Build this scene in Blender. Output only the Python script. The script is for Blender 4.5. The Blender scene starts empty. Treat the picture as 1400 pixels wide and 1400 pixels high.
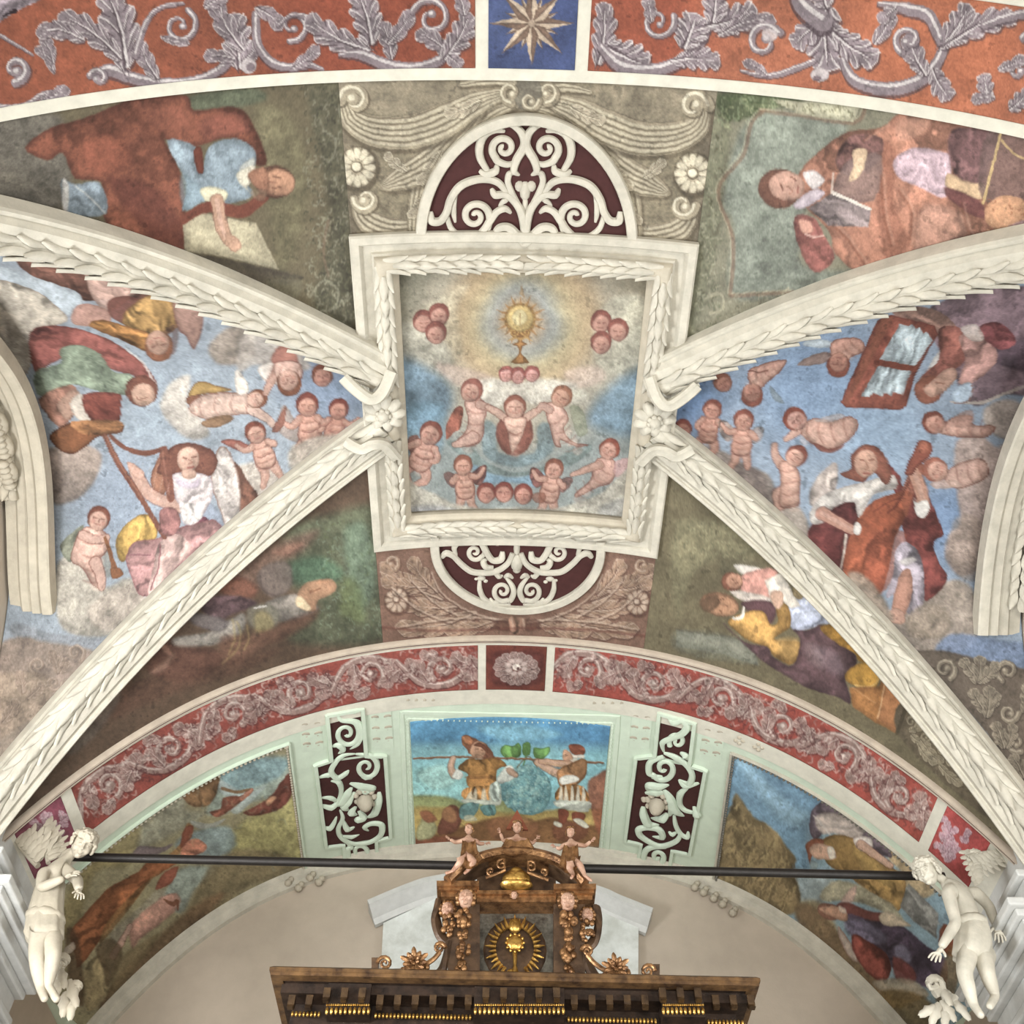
import bpy, bmesh, math, random
import numpy as np
from math import sin, cos, pi, radians, atan2, hypot, sqrt
random.seed(7); RNG = np.random.RandomState(11)
SC = 7.0            # metres per unit of the survey model below (crown of the vault is 1 unit above the eye)
EYE = 1.6           # eye height
scene = bpy.context.scene
COL = scene.collection
# ------------------------------------------------------------------ survey: camera and vault shape
FPX, TH, ROLL, CX = 1430.0, radians(52.548), radians(1.298), -0.0057
_f = np.array([0.0, cos(TH), sin(TH)]); _r0 = np.array([1.0, 0, 0]); _u0 = np.cross(_r0, _f)
CR = cos(ROLL)*_r0 + sin(ROLL)*_u0
CU = -sin(ROLL)*_r0 + cos(ROLL)*_u0
CO = np.array([CX, 0.0, 0.0])
def proj(X):
    X = np.asarray(X, float) - CO
    d = X @ _f
    d = np.where(np.abs(d) < 1e-6, 1e-6, d)
    return np.stack([700 + FPX*(X @ CR)/d, 700 - FPX*(X @ CU)/d], -1)
def ray(p):
    p = np.asarray(p, float)
    return _f + CR*((p[..., 0:1] - 700)/FPX) + CU*((700 - p[..., 1:2])/FPX)
def on_y(p, y):
    d = ray(p); return CO + d*(y/d[..., 1:2])
def on_z(p, z):
    d = ray(p); return CO + d*(z/d[..., 2:3])
def on_x(p, x):
    d = ray(p); return CO + d*((x - CX)/d[..., 0:1])
C1, C2, C3 = 0.6313, 0.9902, 1.4635
YN, Y0, Y1, Y2, Y3, Y4, YC = 0.2676, 0.9752, 0.9861, 1.0709, 1.1006, 1.4514, 0.6125
def zA(x):
    x2 = np.minimum(np.abs(x), .575)**2
    return 1 - C1*x2 - C2*x2**2 - C3*x2**3 - 3.0*np.maximum(np.abs(x)-.575, 0)
def zN(x):
    x2 = np.minimum(np.abs(x), .62)**2
    return 1.0114 - .4006*x2 - 1.1837*x2**2 - 1.306*x2**3 - 2.4*np.maximum(np.abs(x)-.62, 0)
def xrib(y):
    y = np.asarray(y, float)
    return np.where(y < .5675, .148 + 1.327*(.5675 - y), np.where(y > .635, .148 + 1.38*(y - .635), .148))
def yrib_near(x): return .5675 - (np.abs(x) - .148)/1.327
def yrib_far(x): return .635 + (np.abs(x) - .148)/1.38
def Z(x, y):
    a = zA(x)
    w = np.clip((y - Y3)/(Y4 - Y3), 0, 1)
    zn = a*(1 - w) + zN(x)*w
    zb = np.where((y > YN) & (y < Y0-.03), zA(xrib(y)), -9)
    return np.where(y > Y3, zn, np.maximum(a, zb))
def hit(p, off=0.0):
    """where the line of sight through p meets the vault, lowered by off"""
    p = np.atleast_2d(np.asarray(p, float)); d = ray(p)
    lo = np.full((len(p), 1), .30); hi = lo.copy(); done = np.zeros((len(p), 1), bool)
    for t in np.linspace(.3, 2.4, 700):
        X = CO + d*t
        ins = (X[:, 2:3] > Z(X[:, 0:1], X[:, 1:2]) - off)
        new = ins & ~done
        hi = np.where(new, t, hi); done |= ins
        lo = np.where(done, lo, t)
    hi = np.where(done, hi, 2.4)
    for _ in range(24):
        m = (lo + hi)/2; X = CO + d*m
        ins = X[:, 2:3] > Z(X[:, 0:1], X[:, 1:2]) - off
        hi = np.where(ins, m, hi); lo = np.where(ins, lo, m)
    return CO + d*hi
def normal(X):
    e = 1e-3
    dx = (Z(X[:, 0]+e, X[:, 1]) - Z(X[:, 0]-e, X[:, 1]))/(2*e)
    dy = (Z(X[:, 0], X[:, 1]+e) - Z(X[:, 0], X[:, 1]-e))/(2*e)
    n = np.stack([dx, dy, -np.ones(len(X))], -1)          # points down into the chapel
    return n/np.linalg.norm(n, axis=1, keepdims=True)
def W(X):
    X = np.asarray(X, float); return (X - CO)*SC + np.array([0, 0, EYE])
# ------------------------------------------------------------------ objects
def new_obj(name, me, parent=None, mats=(), **props):
    for m in mats: me.materials.append(m)
    o = bpy.data.objects.new(name, me); COL.objects.link(o)
    if parent is not None: o.parent = parent
    for k, v in props.items(): o[k] = v
    return o
def shade(me, ang=None):
    me.polygons.foreach_set('use_smooth', [True]*len(me.polygons))
    if ang is not None:
        try: me.set_sharp_from_angle(angle=radians(ang))
        except Exception: pass
class MB:
    """collects vertices (world metres) and faces of one mesh"""
    def __init__(s): s.v = []; s.f = []
    def add(s, v, f):
        b = len(s.v); s.v += [tuple(float(c) for c in q) for q in v]; s.f += [tuple(i + b for i in q) for q in f]
    def build(s, name, mat, parent=None, smooth=True, ang=40, **props):
        off = parent.matrix_world.translation if parent is not None else None
        v = np.array(s.v)
        if parent is not None: v = v - np.array(root_loc(parent))
        me = bpy.data.meshes.new(name); me.from_pydata(v.tolist(), [], s.f); me.update()
        bm = bmesh.new(); bm.from_mesh(me); bmesh.ops.recalc_face_normals(bm, faces=bm.faces); bm.to_mesh(me); bm.free()
        if smooth: shade(me, ang)
        return new_obj(name, me, parent, (mat,), **props)
def root_loc(o):
    L = np.zeros(3)
    while o is not None: L = L + np.array(o.location); o = o.parent
    return L
def thing(name, label, cat, loc, group=None):
    o = bpy.data.objects.new(name, None); COL.objects.link(o); o.empty_display_size = .1
    o.location = tuple(float(c) for c in loc); o['label'] = label; o['category'] = cat
    if group: o['group'] = group
    return o
def tag(o, label, cat, group=None):
    o['label'] = label; o['category'] = cat
    if group: o['group'] = group
    return o
def frames(P, up):
    """tangent / side / up frames along a polyline; up = array of directions"""
    P = np.asarray(P, float); T = np.gradient(P, axis=0); T /= np.linalg.norm(T, axis=1, keepdims=True) + 1e-12
    U = np.asarray(up, float)
    if U.ndim == 1: U = np.repeat(U[None], len(P), 0)
    U = U - (U*T).sum(1, keepdims=True)*T; U /= np.linalg.norm(U, axis=1, keepdims=True) + 1e-12
    return T, np.cross(U, T), U
def sweep(mb, P, up, prof, closed_prof=True, cap=True, scale=None):
    """profile points (side, up) carried along P"""
    T, S, U = frames(P, up); n = len(prof); V = []
    for i in range(len(P)):
        k = 1 if scale is None else scale[i]
        for a, b in prof: V.append(P[i] + S[i]*a*k + U[i]*b*k)
    F = []; m = n if closed_prof else n - 1
    for i in range(len(P) - 1):
        for j in range(m):
            a = i*n + j; b = i*n + (j + 1) % n; F.append((a, b, b + n, a + n))
    if cap and closed_prof:
        F.append(tuple(range(n))[::-1]); F.append(tuple((len(P) - 1)*n + j for j in range(n)))
    mb.add(V, F)
def tube(mb, P, R, n=8, flat=1.0, up=None):
    P = np.asarray(P, float); R = np.broadcast_to(np.asarray(R, float), (len(P),))
    if up is None: up = np.array([.123, .31, .94])
    T, S, U = frames(P, up); V = []
    for i in range(len(P)):
        for k in range(n):
            a = 2*pi*k/n; V.append(P[i] + R[i]*(S[i]*cos(a) + U[i]*sin(a)*flat))
    F = [(i*n + k, i*n + (k + 1) % n, (i + 1)*n + (k + 1) % n, (i + 1)*n + k) for i in range(len(P) - 1) for k in range(n)]
    F += [tuple(range(n))[::-1], tuple((len(P) - 1)*n + k for k in range(n))]
    mb.add(V, F)
def box(mb, lo, hi):
    x0, y0, z0 = lo; x1, y1, z1 = hi
    mb.add([(x0,y0,z0),(x1,y0,z0),(x1,y1,z0),(x0,y1,z0),(x0,y0,z1),(x1,y0,z1),(x1,y1,z1),(x0,y1,z1)],
           [(0,3,2,1),(4,5,6,7),(0,1,5,4),(1,2,6,5),(2,3,7,6),(3,0,4,7)])
def ball(mb, c, r, nu=12, nv=8, axes=None):
    """ellipsoid; r = 3 radii, axes = 3 unit vectors"""
    r = np.broadcast_to(np.asarray(r, float), (3,)); A = np.eye(3) if axes is None else np.asarray(axes, float)
    V = []; F = []
    for j in range(nv + 1):
        t = pi*j/nv
        for i in range(nu):
            p = 2*pi*i/nu; q = np.array([sin(t)*cos(p)*r[0], sin(t)*sin(p)*r[1], cos(t)*r[2]]); V.append(np.asarray(c) + q @ A)
    for j in range(nv):
        for i in range(nu): F.append((j*nu + i, j*nu + (i + 1) % nu, (j + 1)*nu + (i + 1) % nu, (j + 1)*nu + i))
    mb.add(V, F)
def catmull(P, n=6, closed=False):
    P = np.asarray(P, float); N = len(P)
    if N < 3: return P
    out = []
    rng = range(N) if closed else range(N - 1)
    for i in rng:
        g = (lambda k: P[k % N]) if closed else (lambda k: P[min(max(k, 0), N - 1)])
        p0, p1, p2, p3 = g(i-1), g(i), g(i+1), g(i+2)
        for t in np.linspace(0, 1, n, endpoint=False):
            out.append(.5*((2*p1) + (p2-p0)*t + (2*p0-5*p1+4*p2-p3)*t*t + (3*p1-p0-3*p2+p3)*t**3))
    if not closed: out.append(P[-1])
    return np.array(out)
# ------------------------------------------------------------------ materials
def lin(h):
    if isinstance(h, str):
        h = h.lstrip('#'); c = np.array([int(h[i:i+2], 16) for i in (0, 2, 4)])/255.
    else: c = np.asarray(h, float)
    return np.where(c <= .04045, c/12.92, ((c + .055)/1.055)**2.4)
def srgb(h):
    h = h.lstrip('#'); return np.array([int(h[i:i+2], 16) for i in (0, 2, 4)])/255.
GAIN = 1.0
def mat(name, col, rough=.8, metal=0., mott=.12, scale=6., bump=.15, bscale=40., col2=None, attr=False):
    m = bpy.data.materials.new(name); m.use_nodes = True; nt = m.node_tree; N = nt.nodes; L = nt.links
    b = N['Principled BSDF']; b.inputs['Roughness'].default_value = rough; b.inputs['Metallic'].default_value = metal
    if not metal: b.inputs['Specular IOR Level'].default_value = .25
    tc = N.new('ShaderNodeTexCoord')
    nz = N.new('ShaderNodeTexNoise'); nz.inputs['Scale'].default_value = scale; nz.inputs['Detail'].default_value = 6; nz.inputs['Roughness'].default_value = .65
    L.new(tc.outputs['Object'], nz.inputs['Vector'])
    if attr:
        at = N.new('ShaderNodeAttribute'); at.attribute_name = 'pigment'
        mr = N.new('ShaderNodeMapRange'); mr.inputs['From Min'].default_value = .3; mr.inputs['From Max'].default_value = .7
        mr.inputs['To Min'].default_value = 1 - mott; mr.inputs['To Max'].default_value = 1 + mott
        L.new(nz.outputs['Fac'], mr.inputs['Value'])
        vm = N.new('ShaderNodeVectorMath'); vm.operation = 'MULTIPLY'
        L.new(at.outputs['Color'], vm.inputs[0]); L.new(mr.outputs['Result'], vm.inputs[1]); L.new(vm.outputs['Vector'], b.inputs['Base Color'])
    else:
        c = lin(col); c2 = lin(col2) if col2 else c*(1 - 2.2*mott)
        cr = N.new('ShaderNodeValToRGB'); cr.color_ramp.elements[0].position = .32; cr.color_ramp.elements[1].position = .68
        cr.color_ramp.elements[0].color = (*np.clip(c2, 0, 1), 1); cr.color_ramp.elements[1].color = (*np.clip(c*(1 + .5*mott), 0, 1), 1)
        L.new(nz.outputs['Fac'], cr.inputs['Fac']); L.new(cr.outputs['Color'], b.inputs['Base Color'])
    if bump:
        n2 = N.new('ShaderNodeTexNoise'); n2.inputs['Scale'].default_value = bscale; n2.inputs['Detail'].default_value = 5
        L.new(tc.outputs['Object'], n2.inputs['Vector'])
        bp = N.new('ShaderNodeBump'); bp.inputs['Strength'].default_value = bump; bp.inputs['Distance'].default_value = .01
        L.new(n2.outputs['Fac'], bp.inputs['Height']); L.new(bp.outputs['Normal'], b.inputs['Normal'])
    return m
M = dict(
    fresco=mat('fresco_pigment', '#888888', .75, mott=.10, scale=9, bump=.12, bscale=30, attr=True),
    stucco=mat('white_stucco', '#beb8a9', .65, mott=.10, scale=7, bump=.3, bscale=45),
    stucco_green_light=mat('green_lit_stucco', '#c8d5c2', .65, mott=.05, scale=5, bump=.15, bscale=40),  # tint puts the greenish light above the altar into the stucco colour
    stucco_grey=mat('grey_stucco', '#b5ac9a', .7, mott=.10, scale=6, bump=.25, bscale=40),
    stucco_cool=mat('cool_white_stucco', '#c2c2be', .5, mott=.06, scale=9, bump=.1, bscale=50),
    plaster=mat('vault_plaster', '#b8ae9d', .85, mott=.08),
    wall=mat('beige_wall_plaster', '#b7aa9a', .85, mott=.05, scale=2.5, bump=.1),
    maroon=mat('maroon_ground', '#432523', .8, mott=.12, scale=10),
    gold=mat('aged_gilding', '#a07850', .36, metal=.65, mott=.25, scale=14, bump=.5, bscale=60, col2='#4a2f1c'),
    goldb=mat('bright_gilding', '#cfa75a', .3, metal=.8, mott=.2, scale=20, bump=.3, bscale=70, col2='#7a5424'),
    flesh=mat('painted_wood_flesh', '#b3947f', .45, mott=.10, scale=16, bump=.1, col2='#8a6450'),
    dark=mat('dark_wood', '#33251b', .6, mott=.3, scale=9, bump=.3, col2='#140d09'),  # darkest wood, for soffit, step, frieze and bays below the cornice lip
    dim=mat('dim_gilding', '#4f3b24', .5, metal=.4, mott=.3, scale=12, bump=.3, col2='#2a1c10'),
    walnut=mat('dark_gilded_walnut', '#5a4430', .5, metal=.2, mott=.3, scale=9, bump=.3, col2='#281a10'),
    iron=mat('black_iron', '#2b2724', .5, metal=.5, mott=.15, scale=12),
    silver=mat('tarnished_backing', '#6d6a60', .45, metal=.35, mott=.35, scale=16, bump=.4, col2='#35302a'),
    floor=mat('stone_floor', '#b3a798', .6, mott=.1, scale=1.5),
    glass=mat('window_glass', '#dfe8ee', .2, mott=.02),
)
# ------------------------------------------------------------------ fresco painting: pigment laid on the plaster as polygons, strokes and washes
degrees_ = math.degrees
_TAB = RNG.rand(256, 256)
def vnoise(x, y):
    xi = np.floor(x).astype(int); yi = np.floor(y).astype(int); fx = x - xi; fy = y - yi
    fx = fx*fx*(3 - 2*fx); fy = fy*fy*(3 - 2*fy); g = lambda a, b: _TAB[a & 255, b & 255]
    return (g(xi, yi)*(1-fx) + g(xi+1, yi)*fx)*(1-fy) + (g(xi, yi+1)*(1-fx) + g(xi+1, yi+1)*fx)*fy
def fbm(x, y, o=4):
    s = 0; a = .5; t = 0
    for k in range(o): s = s + a*vnoise(x*2**k + 17*k, y*2**k + 31*k); t += a; a *= .55
    return s/t
def pts(s):
    if isinstance(s, str): return np.array([[float(q) for q in w.split(',')] for w in s.split()])
    return np.asarray(s, float)
def sstep(x): x = np.clip(x, 0, 1); return x*x*(3 - 2*x)
class Canvas:
    def __init__(s, px, base, mott=.07, mscale=30):
        s.p0 = px; n1 = fbm(px[:, 0]/7, px[:, 1]/7, 3) - .5; n2 = fbm(px[:, 0]/7 + 90, px[:, 1]/7 + 40, 3) - .5
        s.px = px + np.stack([n1, n2], -1)*2.4
        s.c = np.repeat(srgb(base)[None], len(px), 0)
        s.n = fbm(px[:, 0]/mscale, px[:, 1]/mscale, 5) - .5
        s.fine = fbm(px[:, 0]/3.2, px[:, 1]/3.2, 3) - .5
        s.grit = np.random.RandomState(3).rand(len(px)) - .5; s.mid = fbm(px[:, 0]/11 + 50, px[:, 1]/11 + 9, 4) - .5
        s.c *= (1 + mott*4*s.n + mott*1.5*s.fine)[:, None]
        s.at(0, 0, 1)
    def at(s, ox, oy, sc=480/1400.): s.o = np.array([ox, oy], float); s.s = sc; return s
    def T(s, q): return pts(q)*s.s + s.o
    def _blend(s, idx, col, a):
        col = np.asarray(col); s.c[idx] = s.c[idx]*(1 - a[:, None]) + col*a[:, None]
    def P(s, col, q, soft=1.6, a=1., g=None, k=None, e=None, var=.10, smooth=True, rim=.16):
        """filled outline; soft edge width, alpha, g=(angle, amount) painted modelling, k=(angle, period, amount) folds, e=(colour, width, alpha) contour"""
        q = s.T(q)
        if smooth and len(q) > 3: q = catmull(q, 4, True)
        lo = q.min(0) - soft - 2; hi = q.max(0) + soft + 2
        idx = np.nonzero((s.px[:, 0] > lo[0]) & (s.px[:, 0] < hi[0]) & (s.px[:, 1] > lo[1]) & (s.px[:, 1] < hi[1]))[0]
        if not len(idx): return
        X = s.px[idx]; d2 = np.full(len(idx), 1e9); ins = np.zeros(len(idx), bool)
        for i in range(len(q)):
            A = q[i]; B = q[(i + 1) % len(q)]; AB = B - A; AP = X - A
            t = np.clip((AP @ AB)/(AB @ AB + 1e-9), 0, 1); D = AP - t[:, None]*AB; d2 = np.minimum(d2, (D*D).sum(1))
            cr = ((A[1] > X[:, 1]) != (B[1] > X[:, 1]))
            ins ^= cr & (X[:, 0] < (B[0]-A[0])*(X[:, 1]-A[1])/(B[1]-A[1] + 1e-12) + A[0])
        sd = np.sqrt(d2)*np.where(ins, 1, -1)
        al = a*sstep(sd/soft + .5)
        cen = q.mean(0); ext = (q.max(0) - q.min(0)).max()/2 + 1e-6
        C = np.repeat(srgb(col)[None], len(idx), 0)
        f = 1 + var*3*s.n[idx] + var*1.2*s.fine[idx] + var*1.6*s.mid[idx]
        if rim: rw = min(max(.22*ext, 2.0), 16.); f = f - rim*(1 - sstep(sd/rw)) + .35*rim
        if g: f = f + g[1]*(((X - cen)/ext) @ np.array([cos(radians(g[0])), sin(radians(g[0]))]))
        if k:
            dv = np.array([-sin(radians(k[0])), cos(radians(k[0]))]); du = np.array([cos(radians(k[0])), sin(radians(k[0]))])
            f = f + k[2]*(9.5*(fbm((X @ du)/(k[1]*5.5) + 7, (X @ dv)/(k[1]*1.15) + 5*s.n[idx], 2) - .5))
        C = C*f[:, None]
        if e:
            w = e[2]*(1 - sstep(sd/e[1]))[:, None]; C = C*(1 - w) + srgb(e[0])*w
        s._blend(idx, C, al)
    def E(s, col, cx, cy, rx, ry=None, rot=0, **kw):
        ry = rx if ry is None else ry; t = np.linspace(0, 2*pi, 14, endpoint=False); c, d = cos(radians(rot)), sin(radians(rot))
        x = rx*np.cos(t); y = ry*np.sin(t); s.P(col, np.stack([cx + x*c - y*d, cy + x*d + y*c], -1), **kw)
    def Ls(s, col, q, w=4, a=1., soft=1.4, sm=True):
        """stroke; w in local units, a single width or one per point"""
        q = s.T(q); n0 = len(q); w = np.broadcast_to(np.asarray(w, float)*s.s, (n0,))
        if sm and n0 > 2:
            qq = catmull(q, 5); w = np.interp(np.linspace(0, n0 - 1, len(qq)), np.arange(n0), w); q = qq
        m = w.max() + soft + 2; lo = q.min(0) - m; hi = q.max(0) + m
        idx = np.nonzero((s.px[:, 0] > lo[0]) & (s.px[:, 0] < hi[0]) & (s.px[:, 1] > lo[1]) & (s.px[:, 1] < hi[1]))[0]
        if not len(idx): return
        X = s.px[idx]; best = np.full(len(idx), -1e9)
        for i in range(len(q) - 1):
            A = q[i]; AB = q[i+1] - A; AP = X - A; t = np.clip((AP @ AB)/(AB @ AB + 1e-9), 0, 1)
            D = AP - t[:, None]*AB; best = np.maximum(best, (w[i]*(1-t) + w[i+1]*t)/2 - np.sqrt((D*D).sum(1)))
        al = a*sstep(best/soft + .5); f = 1 + .25*s.n[idx] + .12*s.fine[idx]
        s._blend(idx, srgb(col)[None]*f[:, None], al)
    def glow(s, col, cx, cy, r0, r1, a=1., sy=1.):
        q = s.T([(cx, cy)])[0]; r0 *= s.s; r1 *= s.s
        d = np.hypot(s.px[:, 0]-q[0], (s.px[:, 1]-q[1])/sy) + 14*s.n; al = a*(1 - sstep((d - r0)/(r1 - r0 + 1e-6)))
        i = np.nonzero(al > .004)[0]; s._blend(i, srgb(col)*(1 + .25*s.n[i] + .1*s.fine[i])[:, None], al[i])
    # ---- figures
    def head(s, cx, cy, r, top=-90, skin='b88c78', hair='75452f', ink='6b3a30', face=True):
        t = radians(top); ux, uy = cos(t), sin(t); vx, vy = -uy, ux
        s.E(hair, cx + ux*r*.12, cy + uy*r*.12, r*1.08, r*1.02, top, soft=2.2)
        s.E(skin, cx - ux*r*.16, cy - uy*r*.16, r*.86, r*.80, top, soft=2.4, g=(-130, .16))
        if not face: return
        R = lambda a, b: (cx + ux*a*r + vx*b*r, cy + uy*a*r + vy*b*r)
        for b in (-.34, .34): s.Ls(ink, [R(.04, b-.14), R(.06, b+.14)], r*.13, .5)
        s.Ls(ink, [R(.0, .05), R(-.28, .09)], r*.09, .55); s.Ls('8e4a40', [R(-.50, -.17), R(-.52, .2)], r*.12, .45)
        for b in (-.42, .46): s.E('c07a68', *R(-.3, b), r*.2, a=.45, soft=3)
    def limb(s, q, w, skin='b98d7a', ink='7a463a', a=1.):
        w = np.asarray(w, float); s.Ls(ink, q, w*1.16 + 3, .55*a); s.Ls(skin, q, w, a)
        s.Ls('d0a794', pts(q) + np.array([-1.5, -2.]), w*.38, .5*a, soft=3)
    def body(s, q, skin='b98d7a', ink='7a463a', g=(-120, .16)):
        s.P(skin, q, e=(ink, 2.4, .8), g=g, rim=.24)
        Q = pts(q); m = Q.mean(0); w_, v_ = np.linalg.eigh(np.cov((Q - m).T)); ax, cr = v_[:, 1], v_[:, 0]; L = sqrt(w_[1])*1.35; H = sqrt(w_[0])*1.35
        for i, t in enumerate((-.55, -.1, .35, .75)):                   # rolls of flesh: a soft shade and a light beside it
            o = m + ax*L*t; s.Ls(ink, [o - cr*H*.65, o + ax*L*.10, o + cr*H*.65], [H*.10, H*.16, H*.08], .34, 2.5)
            b = o + ax*L*.22; s.E('d8b29c', *(b - cr*H*.2), L*.16, H*.42, degrees_(atan2(ax[1], ax[0])), a=.30, soft=5)
    def putto(s, cx, cy, r, top=-90, flip=1, pose=0, skin='b0836f', hair='75452f', wing='8d6a58'):
        """little winged boy, r = head radius, body hanging opposite to the top direction"""
        t = radians(top); ux, uy = cos(t), sin(t); vx, vy = -uy*flip, ux*flip
        R = lambda a, b: (cx + ux*a*r + vx*b*r, cy + uy*a*r + vy*b*r)
        if wing:
            s.P(wing, [R(-1.2, -.6), R(-.3, -1.5), R(-.2, -2.4), R(-1.3, -2.3), R(-2.2, -1.4)], a=.9, k=(top+50, 5, .12))
            s.P(wing, [R(-1.3, .6), R(-.5, 1.4), R(-.6, 2.1), R(-1.6, 1.9), R(-2.2, 1.2)], a=.7, k=(top-50, 5, .12))
        kick = (.5, -.6, .9)[pose % 3]
        s.limb([R(-3.0, -.5), R(-4.0, -.75-kick*.4), R(-5.0, -.5+kick)], [r*.95, r*.75, r*.4], skin)
        s.limb([R(-3.0, .45), R(-3.9, .85+kick*.3), R(-4.7, .5-kick*.5)], [r*.95, r*.75, r*.4], skin)
        s.body([R(-.7, -.75), R(-.8, .75), R(-1.8, 1.0), R(-2.8, 1.05), R(-3.5, .5), R(-3.5, -.5), R(-2.8, -1.05), R(-1.8, -.95)], skin)
        s.Ls('7a463a', [R(-2.2, -.6), R(-2.35, 0), R(-2.2, .6)], r*.12, .6)
        s.limb([R(-1.1, -.8), R(-1.7+pose*.5, -1.5), R(-1.4+pose*.9, -2.1)], [r*.6, r*.5, r*.35], skin)
        s.limb([R(-1.1, .8), R(-1.9+pose*.3, 1.3), R(-2.3+pose*1.0, .9+pose*.4)], [r*.6, r*.5, r*.35], skin)
        s.head(cx, cy, r, top, skin, hair)
    def cloud(s, col, q, a=.9, soft=7): s.P(col, q, soft=soft, a=a, g=(-100, .10), var=.18, rim=.10)
    # ---- painted acanthus in grisaille
    def leaf(s, b, t, w, lobes=4, bend=.15, dark='4a3a40', mid='84757a', light='d6cec9', side=0, a=1.):
        """acanthus leaf with rounded, forward-tilted lobes"""
        b = np.array(b, float); t = np.array(t, float); d = t - b; L = hypot(*d); u = d/L; v = np.array([-u[1], u[0]]); w = w*1.12; lobes = max(2, min(lobes, 5) - 1)
        R = lambda x, y: b + u*(x*L) + v*(y*w/2 + bend*L*sin(pi*min(x, 1)*.75))
        q = []
        xs_ = np.linspace(0, 1, 9*lobes)
        hw = lambda x: (.30 + .78*sin(pi*min(.06 + x*.86, 1))**.8)*(.55 + .45*abs(sin(pi*(lobes*x*.98)))**.55)*(1 if x < .86 else max(0.05, (1 - x)/.14)**.6)
        for x in xs_: q.append(R(x + .05*abs(sin(pi*lobes*x)), hw(x)))
        for x in xs_[::-1]: q.append(R(x + .05*abs(sin(pi*lobes*x)), -hw(x)))
        q = np.array(q)
        s.P(dark, q + np.array([.05, .09])*w, a=.65*a, soft=2.5, smooth=False, rim=0)
        s.P(mid, q, a=a, e=(light, max(w*s.s*.055, 1.3), .9), smooth=False, rim=0, var=.16)
        for i in range(lobes):
            for sg in (1, -1):
                xm = (i + .5)/lobes; h = hw(xm)
                s.Ls(dark, [R(xm - .22, sg*.10), R(xm - .06, sg*h*.40), R(xm + .05, sg*h*.72)], [w*.03, w*.07, w*.02], .7*a)
                s.Ls(light, [R(xm - .16, sg*.16), R(xm, sg*h*.50), R(xm + .09, sg*h*.86)], [w*.02, w*.055, w*.05], .75*a)
                xd = (i + 1.)/lobes
                if xd < .95: s.Ls(dark, [R(xd, sg*hw(xd)*1.02), R(xd - .08, sg*hw(xd)*.55)], [w*.07, w*.02], .75*a)
        s.Ls(dark, [R(0, -.07), R(.4, -.05), R(.9, 0)], [w*.10, w*.06, w*.02], .75*a); s.Ls(light, [R(0, .07), R(.45, .05), R(.85, .02)], [w*.08, w*.06, w*.02], .85*a)
    def curl(s, cx, cy, r, a0, turns, w, dark='4a3a40', mid='84757a', light='d6cec9', a=1.):
        w = w*1.2; n = int(9*abs(turns)) + 4; f = np.linspace(0, 1, n); ang = radians(a0) + 2*pi*turns*f; rr = r*(1 - .78*f)
        q = np.stack([cx + rr*np.cos(ang), cy + rr*np.sin(ang)], -1); ww = w*(1 - .55*f)
        s.Ls(dark, q + w*.16, ww*1.15, .6*a); s.Ls(mid, q, ww, a); s.Ls(light, q - w*.16, ww*.34, .85*a)
        s.E(mid, *q[-1], w*.62, a=a); s.E(light, *(q[-1] - w*.12), w*.32, a=.8*a)
    def stem(s, q, w, dark='4a3a40', mid='84757a', light='d6cec9', a=1.):
        q = pts(q); w = np.broadcast_to(np.asarray(w, float), (len(q),))*1.12
        s.Ls(dark, q + np.array([0, .22])*w.mean(), w*1.1, .7*a); s.Ls(mid, q, w, a); s.Ls(light, q - np.array([.05, .22])*w[:, None], w*.25, .8*a)
    def cord(s, q, w, dark, mid, light, ribs=3, a=1.):
        """fluted scroll band: a broad stroke with parallel ribs"""
        q = catmull(pts(q), 6); w = np.interp(np.linspace(0, 1, len(q)), np.linspace(0, 1, len(np.atleast_1d(w))), np.atleast_1d(w)); T = np.gradient(q, axis=0); T /= np.hypot(T[:, 0], T[:, 1])[:, None] + 1e-9; N_ = np.stack([-T[:, 1], T[:, 0]], -1)
        s.Ls(dark, q + np.array([3, 7]), w*1.16, .6*a, 4, sm=False); s.Ls(mid, q, w, a, sm=False)
        for i in range(ribs):
            o = (i + .5)/ribs - .5
            s.Ls(light, q + N_*(o*w*.9)[:, None], w*.30/ribs*1.5, .55*a, 2.2, sm=False); s.Ls(dark, q + N_*((o + .5/ribs)*w*.9)[:, None], w*.14/ribs*1.5, .6*a, 2., sm=False)
    def finish(s, grain=.10, tone=.12):
        f = 1 + tone*1.5*s.mid + tone*s.fine + grain*s.grit
        dk = sstep((s.mid - .19)/.1)*.22
        s.c = s.c*(f - dk)[:, None]
    def squig(s, lo, hi, n, cols, w=3, a=.6, ln=14, seed=1, clip=None):
        """small curling touches of the brush scattered over an area given in local units"""
        r = np.random.RandomState(seed)
        for i in range(n):
            c = np.array([r.uniform(lo[0], hi[0]), r.uniform(lo[1], hi[1])])
            if clip is not None and not clip(c): continue
            t = r.uniform(0, 2*pi); k = r.choice([-1, 1]); m = ln*r.uniform(.6, 1.4)
            q = [c + m*np.array([cos(t + k*j*.9), sin(t + k*j*.9)])*(.35 + .3*j)*.6 for j in range(4)]
            s.Ls(cols[i % len(cols)], q, w*np.array([.5, 1, .9, .4]), a)
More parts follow.
